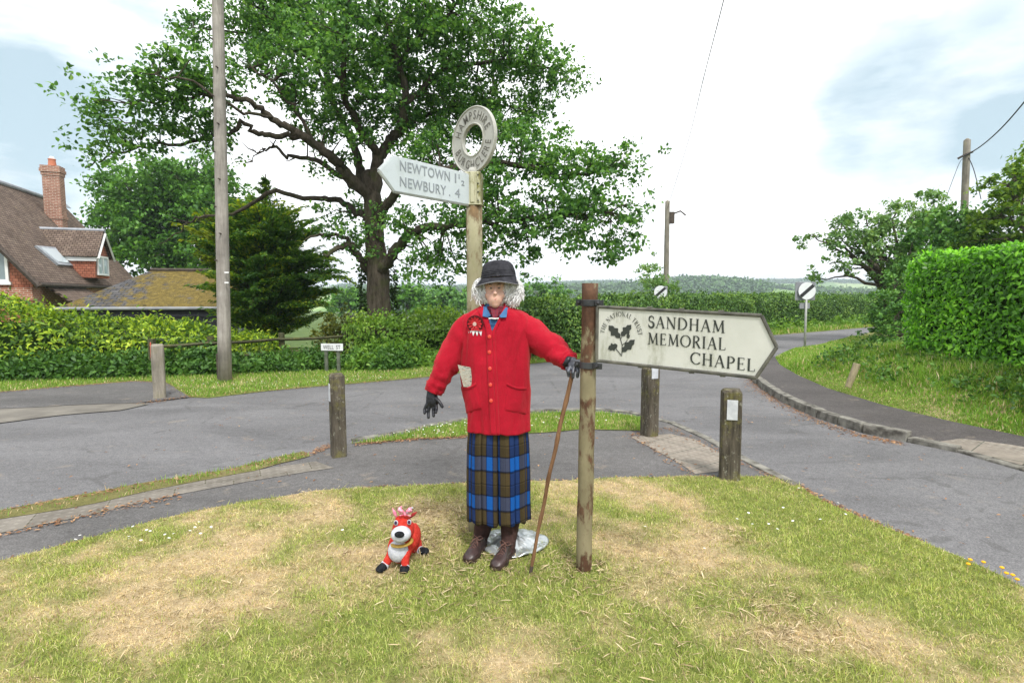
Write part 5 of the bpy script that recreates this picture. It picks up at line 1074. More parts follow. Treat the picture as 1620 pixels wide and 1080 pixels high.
bollard('mossy square post with narrow white reflector between the footpath and left road', 536, 720, 22.5, 133, R(27), (1, .52, .68, .035), M_post)
bollard('lichen spotted square post with pale reflector at the right tip of the grass island', 1153, 756, 30, 146, R(-16), (0, .5, .66, .04), M_post)
bollard('square post standing behind the chapel sign, by the tip of the crescent of grass', 1027, 688, 22, 110, R(22), (0, .62, .78, .04), M_post)
bollard('pale grey square post with a red reflector on the far pavement at the left', 253, 627, 17, 84, R(30), (1, .58, .80, .03), M_post2, .03, rm=M_reflr)
bs = G(1344, 606, .24); st = thing('broken_post', 'short sawn off wooden stump leaning to the right on the grass bank', 'post', bs)
mb = MB(); tp_ = P(1356, 575, bs.y); mb.tube([bs - Vector((.02, 0, .06)), bs.lerp(tp_, .5), tp_], [.045, .048, .05], 10); mb.build('post', mk_wood('pale_post', (.2, .17, .1), (.42, .36, .23), green=.5), st, bevel=.005)

# ================================================================ finger posts
def mk_rust(name, paint, rust, amt, zbands=(), paint2=None, sc=6, rough=.75):
    """paint with rust patches; zbands (z0,z1,delta) change the amount of rust with height (metres above the base)"""
    m = Mt(name, rough, .25); g = m.gpos(); z = m.sep(g, 2); f = m.noise(sc, 8, .72, m.gpos((1, 1, .35))); f2 = m.noise(sc * 4, 6, .7, m.gpos((1, 1, .6)))
    a = m.math('MULTIPLY_ADD', f2, .9, m.math('MULTIPLY', f, 2.0)); a = m.math('SUBTRACT', a, .95)
    for (z0, z1, d) in zbands:
        e = m.math('MULTIPLY', m.step(z, z0 - .04, z0 + .04), m.step(z, z1 + .04, z1 - .04)); a = m.math('ADD', a, m.math('MULTIPLY', e, d))
    r = m.ramp(f2, [(.3, tuple(c * .45 for c in rust)), (.55, rust), (.8, tuple(min(1, c * 1.9) for c in rust))])
    p = m.ramp(m.noise(3.5, 6, .7, m.gpos((1, 1, .5))), [(.3, paint), (.7, paint2 or tuple(c * .7 for c in paint))])
    k = m.step(a, 1 - amt - .12, 1 - amt + .10); m.col(m.mix(k, p, r)); m.bump(m.math('ADD', k, f2), -.35, .004); return m.m
M_poleY = mk_rust('cream_paint', (.36, .33, .23), (.13, .085, .042), .42, paint2=(.22, .21, .11), sc=4)
M_collar = mk_rust('green_cream_paint', (.48, .46, .35), (.13, .12, .03), .42, paint2=(.36, .36, .2))
M_poleR = mk_rust('rusted_post_paint', (.27, .235, .145), (.085, .042, .024), .38, [(1.12, 1.36, .14), (1.36, 1.7, .34), (.98, 1.08, -.3), (.90, .98, .16), (.28, .5, .02), (-.1, .13, .34)], (.13, .11, .06))
def mk_board(name, c1, c2, stain, amt=.5):
    m = Mt(name, .6, .3); g = m.gpos(); c = m.ramp(m.noise(4, 6, .7, g), [(.3, c1), (.7, c2)]); s = m.step(m.noise(5, 8, .75, m.gpos((1.6, 1.6, .5))), .48, .72, 0, amt)
    c = m.mix(s, c, stain + (1,)); c = m.mix(m.step(m.noise(60, 5, .7, g), .66, .74, 0, .5), c, (.12, .12, .1, 1)); m.col(c); m.bump(m.noise(90, 4, .6, g), .15, .002); return m.m
M_boardG = mk_board('blue_grey_board', (.44, .49, .52), (.52, .57, .6), (.33, .37, .35)); M_boardW = mk_board('mossy_board', (.47, .475, .43), (.55, .55, .51), (.2, .205, .13), .75); M_ring = mk_board('ring_paint', (.33, .33, .30), (.44, .435, .40), (.15, .145, .11), .75)
M_let1 = Mt('faded_letters', .7).col((.235, .26, .285, 1)).m; M_let2 = Mt('dark_letters', .7).col((.035, .04, .035, 1)).m; M_edge = simple('sign_edge', (.05, .05, .045), (.14, .135, .11), 14, .8)
M_iron = simple('black_iron', (.012, .013, .015), (.04, .042, .045), 14, .5, .4, .2)
def finger_post():
    Y0 = 3.3; c = P(750, 300, Y0); t = thing('finger_post', 'tall cream signpost behind the figure, ring on top and one pale arm pointing left', 'signpost', (c.x, Y0, .02))
    z324 = P(750, 325, Y0).z; z272 = P(750, 274, Y0).z
    mb = MB(); k = 8; mb.tube([Vector((c.x, Y0, -.03 + (z324 + .03) * i / k)) for i in range(k + 1)], .0485, 24); mb.build('pole', M_poleY, t, smooth=True)
    mb = MB(); arm = Vector((-.357, -.42, 0)).normalized(); fr = Frame(Vector((c.x, Y0, 0)), -arm)
    ringdir = Vector((math.cos(R(45)), -math.sin(R(45)), 0)); pn = ringdir
    for a in range(4):
        pass
    def sqring(z0, z1, h, bev):
        q = [(-h, -h), (h, -h), (h, h), (-h, h)]; r = Matrix.Rotation(R(-8), 3, 'Z'); vs = [Vector((c.x, Y0, z)) + r @ Vector((a, b, 0)) for z in (z0, z1) for a, b in q]; mb.add(vs, [(0,3,2,1),(4,5,6,7),(0,1,5,4),(1,2,6,5),(2,3,7,6),(3,0,4,7)])
    sqring(z324 + .004, z272, .047, 0); sqring(z324 - .004, z324 + .004, .052, 0)
    r = Matrix.Rotation(R(-8), 3, 'Z')
    for u in (-.036, .0, .036): p = Vector((c.x, Y0, 0)) + r @ Vector((u, -.049, 0)); w_ = .008 if u else .012; mb.box((p.x - w_, p.y - .006, z324 + .01), (p.x + w_, p.y + .004, z272 - .004))
    co = mb.build('collar', M_collar, t, bevel=.003)
    mb = MB()
    for u in (-.036, .036):
        for f in (.1, .36, .62, .88): mb = MB(); p = Vector((c.x, Y0, z324 + (z272 - z324) * f)) + r @ Vector((u, -.057, 0)); mb.ball(p, .0048, 8, 6); mb.build('rivet', M_iron, co)
    # arm
    P_ = [(738, 276), (738, 323), (625, 303), (600, 271), (621, 249)]; uv = [fr.px(*p) for p in P_]
    zt = (uv[0][1] + uv[4][1]) / 2; zb = (uv[1][1] + uv[2][1]) / 2; u1 = -.047; u0 = uv[4][0]; ut = uv[3][0]; zm = (zt + zb) / 2
    print('arm', uv)
    out = [(u1, zb), (u1, zt), (u0, zt), (ut, zm + .004), (u0 + .008, zb)]
    mb = MB(); mb.prism(fr, out[::-1], -.012, .008); ar = mb.build('arm', M_boardG, t, bevel=.002)
    mb = MB(); cen = (-.3, zm)
    for a, b in zip(out, out[1:] + out[:1]):
        if a[0] == b[0] == u1: continue
        pa = fr.pt(a[0], a[1], -.003); pb = fr.pt(b[0], b[1], -.003); mb.tube([pa, pb], .0105, 6)
    mb.build('rim', simple('arm_rim', (.30, .33, .34), (.42, .45, .46), 20, .7), ar)
    H = zt - zb; ln = MB(); L = -ut
    ux = lambda px, py: fr.px(px, py)[0]
    ln = MB(); put_text(ln, fr, 'NEWTOWN', ux(631, 266), zm + .14 * H, ux(710, 285), .30 * H, .0105, .004, h=.004); ln.build('lettering', M_let1, ar)
    ln = MB(); put_text(ln, fr, '1', ux(718, 285), zm + .14 * H, ux(720, 286), .30 * H, .0105, .0, h=.004); ln.build('lettering', M_let1, ar)
    ln = MB(); put_text(ln, fr, '1', ux(724, 285), zm + .30 * H, ux(725.3, 286), .14 * H, .0105, .003, h=.004); ln.build('lettering', M_let1, ar)
    ln = MB(); put_text(ln, fr, '2', ux(728, 285), zm + .1 * H, ux(733, 286), .16 * H, .0105, .003, h=.004); ln.build('lettering', M_let1, ar)
    ln = MB(); put_text(ln, fr, 'NEWBURY', ux(631, 290), zm - .335 * H, ux(704, 306), .30 * H, .0105, .004, h=.004); ln.build('lettering', M_let1, ar)
    ln = MB(); put_text(ln, fr, '.', ux(709, 300), zm - .335 * H, ux(710.5, 306), .30 * H, .0105, .004, h=.004); ln.build('lettering', M_let1, ar)
    ln = MB(); put_text(ln, fr, '4', ux(718, 300), zm - .335 * H, ux(726, 310), .30 * H, .0105, .0, h=.004); ln.build('lettering', M_let1, ar)
    # ring
    rc = P(748.5, 222, Y0); rc.y = Y0; fr2 = Frame(Vector((c.x, Y0, rc.z)), ringdir); Ro = .193; Ri = .090; n = 64; mb = MB(); w0, w1 = -.008, .008
    def ringpt(i, rr, w_): a = 2 * math.pi * i / n; return fr2.pt(rr * math.cos(a), rr * math.sin(a), w_)
    for (ra, rb, wa, wb) in ((Ri, Ro, w1, w1), (Ro, Ro, w1, w0), (Ro, Ri, w0, w0), (Ri, Ri, w0, w1)):
        vs = []; fs = []
        for i in range(n): vs += [ringpt(i, ra, wa), ringpt(i, rb, wb)]
        for i in range(n): j = (i + 1) % n; fs.append((2 * i, 2 * i + 1, 2 * j + 1, 2 * j))
        mb.add(vs, fs)
    rg = mb.build('ring', M_ring, t)
    mb = MB()
    for rr in (Ri + .004, Ro - .004):
        pts = [fr2.pt(rr * math.cos(2 * math.pi * i / n), rr * math.sin(2 * math.pi * i / n), w1) for i in range(n + 1)]; mb.tube(pts, .0055, 6, False); pts = [p - fr2.n * 2 * w1 for p in pts]; mb.tube(pts, .0055, 6, False)
    mb.build('rim', M_ring, rg, smooth=True)
    mb = MB(); zr = rc.z - Ro; mb.tube([Vector((c.x, Y0, z272 - .01)), Vector((c.x, Y0, z272 + .012)), Vector((c.x, Y0, max(zr + .02, z272 + .03)))], [.045, .04, .028], 12); mb.build('neck', M_ring, t, smooth=True)
    def arc(mb, body, r_, a0, a1, cap, top, HS=.78):
        W_ = []
        for chh in body: V, F = text_geo(chh, 1, 1, .002); W_.append((min(v[0] for v in V), max(v[0] for v in V), V, F))
        gap = .16; tot = sum(x1 - x0 for x0, x1, _, _ in W_) + gap * (len(body) - 1); cur = 0
        for (x0, x1, V, F) in W_:
            a = a0 + (a1 - a0) * (cur + (x1 - x0) / 2) / tot; cur += x1 - x0 + gap
            ca = Vector((math.cos(a), math.sin(a))); rt = Vector((ca.y, -ca.x)) if top else Vector((-ca.y, ca.x)); up = ca if top else -ca
            rb = r_ - cap / 2 if top else r_ + cap / 2
            def f(x, y):
                q = ca * rb + rt * ((x - (x0 + x1) / 2) / .7 * cap * HS) + up * (y / .7 * cap); return fr2.pt(q.x, q.y, w1 + .0035)
            mb.add([f(*v) for v in V], F)
    RL = Mt('ring_letters', .7).col((.10, .095, .08, 1)).m; mb = MB(); arc(mb, 'HAMPSHIRE', .1425, R(166), R(16), .050, True); mb.build('lettering', RL, rg); mb = MB(); arc(mb, 'BURGHCLERE', .1425, R(196), R(350), .050, False, .72); mb.build('lettering', RL, rg)
finger_post()

# serif capitals drawn as strokes (unit cap height): ('L',x0,y0,x1,y1,w) line, ('A',cx,cy,rx,ry,a0,a1,w0,w1) arc
TK, TN = .135, .062
def serif(x, y, w_=.24): return ('L', x - w_ / 2, y, x + w_ / 2, y, .045)
GL = {
 'S': (.5, [('A', .26, .735, .185, .235, 20, 270, .07, .12), ('A', .25, .25, .2, .25, 90, -160, .12, .07), ('L', .43, .70, .43, .93, .045), ('L', .045, .08, .045, .3, .045)]),
 'A': (.74, [('L', .37, .98, .09, 0, TN), ('L', .37, 1.0, .65, 0, TK), ('L', .2, .34, .55, .34, .055), serif(.09, .02, .2), serif(.65, .02, .24)]),
 'N': (.78, [('L', .13, 0, .13, 1, TN), ('L', .12, .98, .66, .02, TK), ('L', .66, 0, .66, 1, TN), serif(.13, .02, .22), serif(.09, .98, .18), serif(.66, .98, .22)]),
 'D': (.78, [('L', .14, 0, .14, 1, TK), ('A', .26, .5, .44, .48, 90, -90, .055, .055), ('L', .1, .98, .28, .98, .045), ('L', .1, .02, .28, .02, .045)]),
 'H': (.78, [('L', .15, 0, .15, 1, TK), ('L', .64, 0, .64, 1, TK), ('L', .15, .52, .64, .52, .055), serif(.15, .02), serif(.15, .98), serif(.64, .02), serif(.64, .98)]),
 'M': (.92, [('L', .14, 0, .18, 1, TN), ('L', .18, .98, .46, .1, TK), ('L', .46, .1, .74, .98, TN), ('L', .74, 1, .8, 0, TK), serif(.13, .02, .2), serif(.81, .02), serif(.13, .98, .14), serif(.8, .98, .14)]),
 'E': (.58, [('L', .14, 0, .14, 1, TK), ('L', .08, .975, .5, .975, .05), ('L', .1, .52, .42, .52, .05), ('L', .08, .025, .52, .025, .05), ('L', .49, .84, .49, .98, .045), ('L', .42, .43, .42, .61, .045), ('L', .52, .02, .52, .18, .045)]),
 'O': (.86, [('A', .43, .5, .37, .47, 0, 360, .13, .13)]),
 'R': (.66, [('L', .14, 0, .14, 1, TK), ('A', .26, .75, .25, .225, 90, -90, .055, .055), ('L', .1, .98, .28, .98, .045), ('L', .14, .52, .3, .52, .045), ('L', .3, .52, .6, 0, TK), serif(.14, .02), serif(.62, .02, .14)]),
 'I': (.32, [('L', .16, 0, .16, 1, TK), serif(.16, .02), serif(.16, .98)]),
 'L': (.56, [('L', .14, 0, .14, 1, TK), ('L', .08, .025, .52, .025, .05), ('L', .52, .02, .52, .22, .045), serif(.14, .98)]),
 'C': (.74, [('A', .42, .5, .36, .47, 40, 320, .07, .13), ('L', .69, .74, .69, .95, .045)]),
 'P': (.6, [('L', .14, 0, .14, 1, TK), ('A', .26, .73, .26, .245, 90, -90, .055, .055), ('L', .1, .98, .28, .98, .045), ('L', .14, .485, .28, .485, .045), serif(.14, .02)]),
 'T': (.64, [('L', .32, 0, .32, 1, TK), ('L', .04, .975, .6, .975, .05), ('L', .04, .8, .04, .98, .045), ('L', .6, .8, .6, .98, .045), serif(.32, .02)]),
 'U': (.74, [('L', .14, .3, .14, 1, TK), ('A', .37, .32, .23, .3, 180, 360, .09, .06), ('L', .6, .3, .6, 1, TN), serif(.14, .98), serif(.6, .98, .2)]),
}
def serif_text(mb, body, place, cap, wd_scale=1.0, sp_=.10):
    """place(u,v)->world for text coordinates in cap units (u runs along the line)"""
    x = 0
    for ch in body:
        if ch == ' ': x += .35; continue
        w_, st = GL[ch]
        for s in st:
            if s[0] == 'L':
                _, x0, y0, x1, y1, t = s; d = Vector((x1 - x0, y1 - y0)); 
                if d.length < 1e-6: continue
                d.normalize(); n = Vector((-d.y, d.x)) * t / 2; mb.add([place(x + a, b) for a, b in ((x0 - n.x, y0 - n.y), (x1 - n.x, y1 - n.y), (x1 + n.x, y1 + n.y), (x0 + n.x, y0 + n.y))], [(0, 1, 2, 3)])
            else:
                _, cx, cy, rx, ry, a0, a1, t0, t1 = s; k = max(8, int(abs(a1 - a0) / 14)); vs = []; full = abs(a1 - a0) >= 359
                for i in range(k + 1):
                    a = R(a0 + (a1 - a0) * i / k); f = abs(math.cos(a)) if (full or abs(a1 - a0) in (180, 280)) else math.sin(math.pi * i / k)
                    t = (.055 + (.08) * f) / 2 if (full or abs(a1 - a0) in (180, 280)) else (t0 + (max(t0, t1) - min(t0, t1)) * f) / 2
                    vs += [place(x + cx + (rx - t) * math.cos(a), cy + (ry - t) * math.sin(a)), place(x + cx + (rx + t) * math.cos(a), cy + (ry + t) * math.sin(a))]
                sgn = 1 if a1 > a0 else -1; mb.add(vs, [((2 * i, 2 * i + 1, 2 * i + 3, 2 * i + 2) if sgn > 0 else (2 * i, 2 * i + 2, 2 * i + 3, 2 * i + 1)) for i in range(k)])
        x += w_ + sp_
    return x - sp_
def serif_width(body, sp_=.10): return sum(.35 if c == ' ' else GL[c][0] + sp_ for c in body) - sp_
def chapel_sign():
    b = G(923, 900, .02); Y0 = b.y; top = P(934, 448, Y0); t = thing('direction_sign', 'rusty post carrying the arrow shaped white chapel sign that points right', 'signpost', (b.x, Y0, .02))
    mb = MB(); k = 24; up = Vector((0, 0, 1)); bt = Vector((b.x, Y0, -.05)); tt = Vector((top.x, Y0, top.z))
    mb.tube([bt.lerp(tt, i / k) + Vector((.0015 * math.sin(i), 0, 0)) for i in range(k + 1)], [.0415 + (.0012 if i % 3 == 0 else 0) for i in range(k + 1)], 24); po = mb.build('post', M_poleR, t, smooth=True)
    ax = lambda z: bt.lerp(tt, (z - bt.z) / (tt.z - bt.z))
    dirn = Vector((.708, -.42, 0)).normalized(); z0 = P(945, 527, Y0).z; o = ax(z0); fr = Frame(Vector((o.x, Y0 - .0, z0)), dirn)
    fr.o = fr.o + fr.n * .03
    P_ = [(944, 570), (944, 485), (1205, 499), (1229, 549), (1196, 597)]; uv = [fr.px(*p) for p in P_]; print('panel', uv)
    zt = (uv[1][1] + uv[2][1]) / 2; zb = (uv[0][1] + uv[4][1]) / 2; u0 = uv[0][0]; out = [(u0, uv[0][1]), (uv[4][0], uv[4][1]), (uv[3][0], uv[3][1]), (uv[2][0], uv[2][1]), (u0, uv[1][1])]
    mb = MB(); mb.prism(fr, out, -.006, .0); pn = mb.build('panel', M_boardW, t)
    mb = MB()
    for a, c in zip(out, out[1:] + out[:1]):
        pa = fr.pt(a[0], a[1], 0); pb = fr.pt(c[0], c[1], 0); mb.tube([pa, pb], .0085, 8)
    mb.build('frame', M_edge, pn, bevel=0)
    mb = MB()
    for f, v in ((.35, 1), (.55, 1), (.78, 1), (.3, 0), (.62, 0), (.8, 0)):
        mb = MB(); q = fr.pt(u0 + (uv[2][0] - u0) * f, (uv[1][1] + (uv[2][1] - uv[1][1]) * f + .009) if v else (uv[0][1] + (uv[4][1] - uv[0][1]) * f - .009), .0); mb.tube([q - dirn * .012, q + dirn * .012], .006, 6); mb.build('clip', M_edge, pn)
    for zz, nm in ((P(934, 479, Y0).z, 1), (P(930, 577, Y0).z, 0)):
        mb = MB(); q = ax(zz); n = 24; pts = [q + Vector((.047 * math.cos(2 * math.pi * i / n), .047 * math.sin(2 * math.pi * i / n), 0)) for i in range(n + 1)]
        vs = [p + up * h for h in (-.017, .017) for p in pts[:-1]] + [q + (p - q) * .86 + up * h for h in (-.017, .017) for p in pts[:-1]]
        mb.add(vs, [(i, (i + 1) % n, n + (i + 1) % n, n + i) for i in range(n)] + [(n + i, n + (i + 1) % n, 3 * n + (i + 1) % n, 3 * n + i) for i in range(n)] + [((i + 1) % n, i, 2 * n + i, 2 * n + (i + 1) % n) for i in range(n)])
        fb = Frame(q, dirn); mb.prism(fb, [(.04, -.015), (.085, -.015), (.085, .015), (.04, .015)], .02, .034); mb.prism(fb, [(-.075, -.016), (-.04, -.016), (-.04, .016), (-.075, .016)], .0, .012); mb.ball(fb.pt(-.058, 0, .016), .009, 8, 6); mb.ball(fb.pt(.06, 0, .038), .009, 8, 6)
        mb.build('bracket', M_iron, t, bevel=.002)
    w_ = .0022; mb = MB(); uvp = fr.px
    def line(body, a, b):   # a,b baseline pixels of first and last letters
        (ua, va), (ub, vb) = uvp(*a), uvp(*b); W = serif_width(body); sc_ = (ub - ua) / W; capv = LCAP; mb_ = MB()
        serif_text(mb_, body, lambda u, v: fr.pt(ua + u * sc_, va + (vb - va) * u / W + v * capv, w_), capv); mb_.build('lettering', M_let2, pn)
    LCAP = .0565
    line('SANDHAM', (1025.5, 517.5), (1146.5, 527)); line('MEMORIAL', (1024.5, 544), (1148, 554)); line('CHAPEL', (1092, 575), (1194.5, 588))
    # arc lettering round the oak sprig
    (cu, cv) = uvp(983, 531.5); s1 = abs(uvp(993, 531.5)[0] - cu) / 10.0; rad = 31.2 * s1; body = 'THE NATIONAL TRUST'; tot = serif_width(body, .14); cap = 6.6 * s1; a0, a1 = R(172), R(6)
    def pl(u, v): a = a0 + (a1 - a0) * u / tot; r_ = rad - cap * .5 + v * cap; return fr.pt(cu - .002 + r_ * .98 * math.cos(a), cv + r_ * 1.12 * math.sin(a) - .004, w_)
    serif_text(mb, body, pl, cap, sp_=.14)
    mb.build('lettering', M_let2, pn)
    lg = MB()
    def leaf(base, tip, wd, lobes=3, notch=.42):
        A = Vector(uvp(*base)); B = Vector(uvp(*tip)); d = B - A; L = d.length; d.normalize(); n = Vector((-d.y, d.x)); k = 26; up_, dn = [], []
        for i in range(k + 1):
            f = i / k; env = math.sin(math.pi * min(1, f ** .8)) ** .55 * (.55 + .45 * math.sin(math.pi * f ** 1.3)); w1 = wd * L * env * (1 - notch * (.5 + .5 * math.cos(2 * math.pi * lobes * f + .3)) * (1 - .2 * f)); up_.append(A + d * L * f + n * w1); dn.append(A + d * L * f - n * w1 * .95)
        vs = [fr.pt(p.x, p.y, w_) for p in up_] + [fr.pt(p.x, p.y, w_) for p in dn]; lg.add(vs, [(i, k + 1 + i, k + 2 + i, i + 1) for i in range(k)])
    def stem(pts, r):
        for a, b in zip(pts, pts[1:]):
            A = Vector(uvp(*a)); B = Vector(uvp(*b)); d = (B - A).normalized(); n = Vector((-d.y, d.x)) * r; lg.add([fr.pt(*(A - n), w_ + .0003), fr.pt(*(B - n), w_ + .0003), fr.pt(*(B + n), w_ + .0003), fr.pt(*(A + n), w_ + .0003)], [(0, 1, 2, 3)])
    leaf((981.5, 534.5), (963, 514.5), .31); leaf((983, 531.5), (999, 513.5), .31); leaf((977, 545.5), (962, 552), .42); leaf((984, 556.5), (1004.5, 537), .27)
    stem([(984, 563), (973, 549.5), (977, 546)], .0022); stem([(984, 561), (984.5, 546), (981.5, 534.5), (980, 530)], .0019); stem([(981.5, 538), (987, 526)], .0013); stem([(984.5, 546), (990, 541), (993, 537)], .0013)
    k = 16; ac = Vector(uvp(994, 531.5)); lg.add([fr.pt(ac.x + .0085 * math.cos(2 * math.pi * i / k), ac.y + .0125 * math.sin(2 * math.pi * i / k), w_) for i in range(k)], [tuple(range(k))]); stem([(992.5, 525), (993, 528)], .0012)
    lg.build('oak_emblem', M_let2, pn)
chapel_sign()

# ================================================================ the figure
def figure():
    Yc = 3.06; root = G(787, 884, .02); t = thing('person', 'figure in red cardigan, tartan skirt and dark hat, one gloved hand on a walking stick', 'person', root)
    up = Vector((0, 0, 1)); W = lambda px, py, Y=Yc: P(px, py, Y)
    # ---- torso profile from the outline
    rows = [(478, 767, 803, .055), (483, 764, 804, .062), (487, 757, 812, .072), (492, 747, 826, .085), (498, 738, 838, .096), (507, 732, 843, .106), (520, 730, 845, .114), (540, 729, 843, .12), (570, 729, 840, .126), (605, 731, 838, .13), (640, 735, 837.5, .132), (664, 737.5, 837.5, .134), (679, 739, 837.5, .134)]
    zs = [W(0, r[0]).z for r in rows][::-1]; xl = [W(r[1], r[0]).x for r in rows][::-1]; xr = [W(r[2], r[0]).x for r in rows][::-1]; bb = [r[3] for r in rows][::-1]
    def prof(z): l = float(np.interp(z, zs, xl)); r = float(np.interp(z, zs, xr)); return (l + r) / 2, (r - l) / 2, float(np.interp(z, zs, bb))
    EX = 2.0 / 2.35
    def surf(phi, z, off=0.0, scale=1.0):
        cx, a, b = prof(z); s, c = math.sin(phi), math.cos(phi)
        f = 0.0
        zz = (z - zs[0])
        f += .006 * math.sin(phi * 6 + 2.0 * zz + 1 + 2 * mnoise.noise(Vector((s, c, zz * 2)))) * (1 - min(1, zz / .45)) + .015 * mnoise.noise(Vector((s * 2.4, c * 2.4, zz * 2.2))) - .010 * abs(mnoise.noise(Vector((s * 2.6 + zz * 2.5, c * 2.0, zz * 4.5 - s * 3)))) * 2
        x = cx + (a * scale + off + f) * math.copysign(abs(s) ** EX, s); y = Yc - (b * scale + off + f) * math.copysign(abs(c) ** EX, c); return Vector((x, y, z))
    def front(px, py, off=0.0):
        Y = Yc - .12
        for _ in range(5):
            p = P(px, py, Y); cx, a, b = prof(p.z); u = max(-.98, min(.98, (p.x - cx) / a)); s = math.copysign(abs(u) ** (1 / EX), u); phi = math.asin(s); q = surf(phi, p.z, off); Y = q.y
        return P(px, py, Y) if abs(u) < .97 else q
    # ---- body: one continuous skin under the clothes
    b = MB(); hc = W(783, 457, 3.045)
    b.ball(hc + Vector((0, .012, .012)), (.070, .088, .100), 24, 18); b.ball(W(783, 472, 3.0), (.044, .05, .052), 16, 12); b.ball(W(783.5, 481, 2.985), (.026, .028, .022), 12, 8)
    for sx in (-1, 1): b.ball(W(783 + sx * 9.5, 467, 2.995), (.022, .024, .024), 12, 8); b.ball(W(783 + sx * 6.5, 451, 2.978), (.019, .014, .008), 10, 6); b.ball(hc + Vector((sx * .072, .02, -.008)), (.010, .02, .03), 10, 8)
    b.tube([W(783, 453, 2.972), W(783.2, 459, 2.958), W(783.3, 464, 2.948), W(783.3, 466.5, 2.963)], [.007, .0085, .0125, .008], 10); b.ball(W(780.6, 465.5, 2.96), .0065, 8, 6); b.ball(W(786, 465.5, 2.96), .0065, 8, 6)
    b.tube([W(784, 470, 3.05), W(785, 495, 3.06)], [.05, .056], 14)
    b.grid(lambda u, v: surf(2 * math.pi * u, zs[0] + (zs[-1] - zs[0]) * v, -.03), 40, 30, True)
    zc = zs[0] + .02
    b.add([surf(2 * math.pi * i / 40, zs[-1], -.03) for i in range(40)], [tuple(range(40))]); b.add([surf(2 * math.pi * i / 40, zs[0], -.03) for i in range(40)], [tuple(range(39, -1, -1))])
    LA = [(744, 512, 3.07), (724, 545, 3.07), (706, 580, 3.05), (691, 608, 3.03), (684, 626, 3.02)]; RA = [(832, 514, 3.07), (860, 541, 3.04), (884, 560, 2.99), (902, 573, 2.945), (910, 578, 2.93)]
    b.tube([W(*p[:2], p[2]) for p in LA], [.05, .05, .042, .034, .026], 12); b.tube([W(*p[:2], p[2]) for p in RA], [.05, .05, .042, .032, .026], 12)
    # legs
    K1 = [W(772, 690, 3.08), W(770, 800, 3.1), W(763, 838, 3.11), W(756, 866, 3.02), Vector((W(754, 876, 3.02).x, 3.02, .07))]; K2 = [W(806, 690, 3.08), W(808, 800, 3.05), W(806, 838, 3.03), W(803, 870, 2.95), Vector((W(801, 880, 2.95).x, 2.95, .07))]
    b.tube(K1, [.07, .055, .038, .027, .024], 14); b.tube(K2, [.07, .055, .038, .027, .024], 14); b.ball(W(789, 684, 3.08), (.125, .07, .05), 16, 10)
    skin = Mt('skin', .55, .35); g = skin.vec(); skin.col(skin.ramp(skin.noise(14, 4), [(.35, (.52, .30, .235)), (.65, (.62, .385, .30))])); skin.b.inputs['Subsurface Weight'].default_value = .06
    b.build('body', skin.m, t, remesh=.005, sm=4)
    # face details
    head = thing('face', None, None); bpy.data.objects.remove(head)
    eye = Mt('eye', .3, .5).col((.09, .06, .05, 1)).m; lip = Mt('lips', .5, .4).col((.46, .17, .15, 1)).m; brow = Mt('eyebrow', .9).col((.30, .23, .19, 1)).m
    for sx in (-1, 1):
        mb = MB(); mb.ball(W(783 + sx * 6.6, 455.6, 2.972), (.0105, .006, .0052), 12, 8); mb.build('eye', Mt('eye_white', .3, .5).col((.42, .36, .33, 1)).m, t, smooth=True); mb = MB(); mb.ball(W(783 + sx * 6.4, 455.6, 2.966), (.0045, .003, .0046), 10, 8); mb.build('pupil', eye, t, smooth=True)
        mb = MB(); mb.tube([W(783 + sx * 3.2, 451.8, 2.962), W(783 + sx * 6.8, 450.3, 2.962), W(783 + sx * 10, 452, 2.975)], [.002, .003, .0015], 6, flat=.6); mb.build('eyebrow', brow, t)
    mb = MB(); mb.tube([W(775.8, 472.9, 2.970), W(780.2, 472.2, 2.956), W(783.3, 472.5, 2.952), W(786.4, 472.2, 2.956), W(790.8, 472.9, 2.970)], [.0012, .0022, .002, .0022, .0012], 8); mb.tube([W(776.6, 473.2, 2.968), W(783.3, 474.2, 2.952), W(790, 473.2, 2.968)], [.0012, .0028, .0012], 8); mb.build('lips', lip, t, smooth=True)
    # ---- hair: many curling strands on both sides
    hm = Mt('white_hair', .65, .3); hm.col(hm.ramp(hm.isl(), [(0, (.62, .62, .63)), (.5, (.76, .76, .77)), (1, (.86, .86, .87))])); mb = MB(); r_ = random.Random(4)
    for i in range(2600):
        left = r_.random() < .42
        if left: cx, cy, rx, ry = 760.5, 460, 12.5, 16
        else: cx, cy, rx, ry = 811, 462, 16.5, 19
        a = r_.uniform(0, 2 * math.pi); rr = r_.random() ** .4; x0 = cx + rx * rr * math.cos(a); y0 = cy + ry * rr * math.sin(a) - 5
        sg = -1 if left else 1; outw = (x0 - 783) * sg
        if outw < 15 and y0 > 450: x0 = 783 + sg * r_.uniform(15, 19)
        Y = 3.05 + r_.uniform(-.05, .06); p = W(x0, y0, Y); n = 8; L_ = r_.uniform(.018, .055); ph = r_.uniform(0, 6.3); am = r_.uniform(.001, .005); dx = sg * r_.uniform(-.25, .55) + r_.gauss(0, .2); dy = r_.gauss(0, .3)
        d = Vector((dx, dy, -1)).normalized(); e1 = d.orthogonal().normalized(); e2 = d.cross(e1)
        pts = [p + d * L_ * k / n + (e1 * math.cos(ph + k * .8) + e2 * math.sin(ph + k * .8)) * am + Vector((-sg * .012 * (k / n) ** 2, 0, 0)) for k in range(n + 1)]; mb.tube(pts, [.0017] * n + [.0005], 3, False)
    for cx, cy, rx, rz in ((760.5, 461, .034, .044), (809, 463, .044, .054)): mb.ball(W(cx, cy, 3.075), (rx, .045, rz), 18, 12)
    mb.build('hair', hm.m, t)
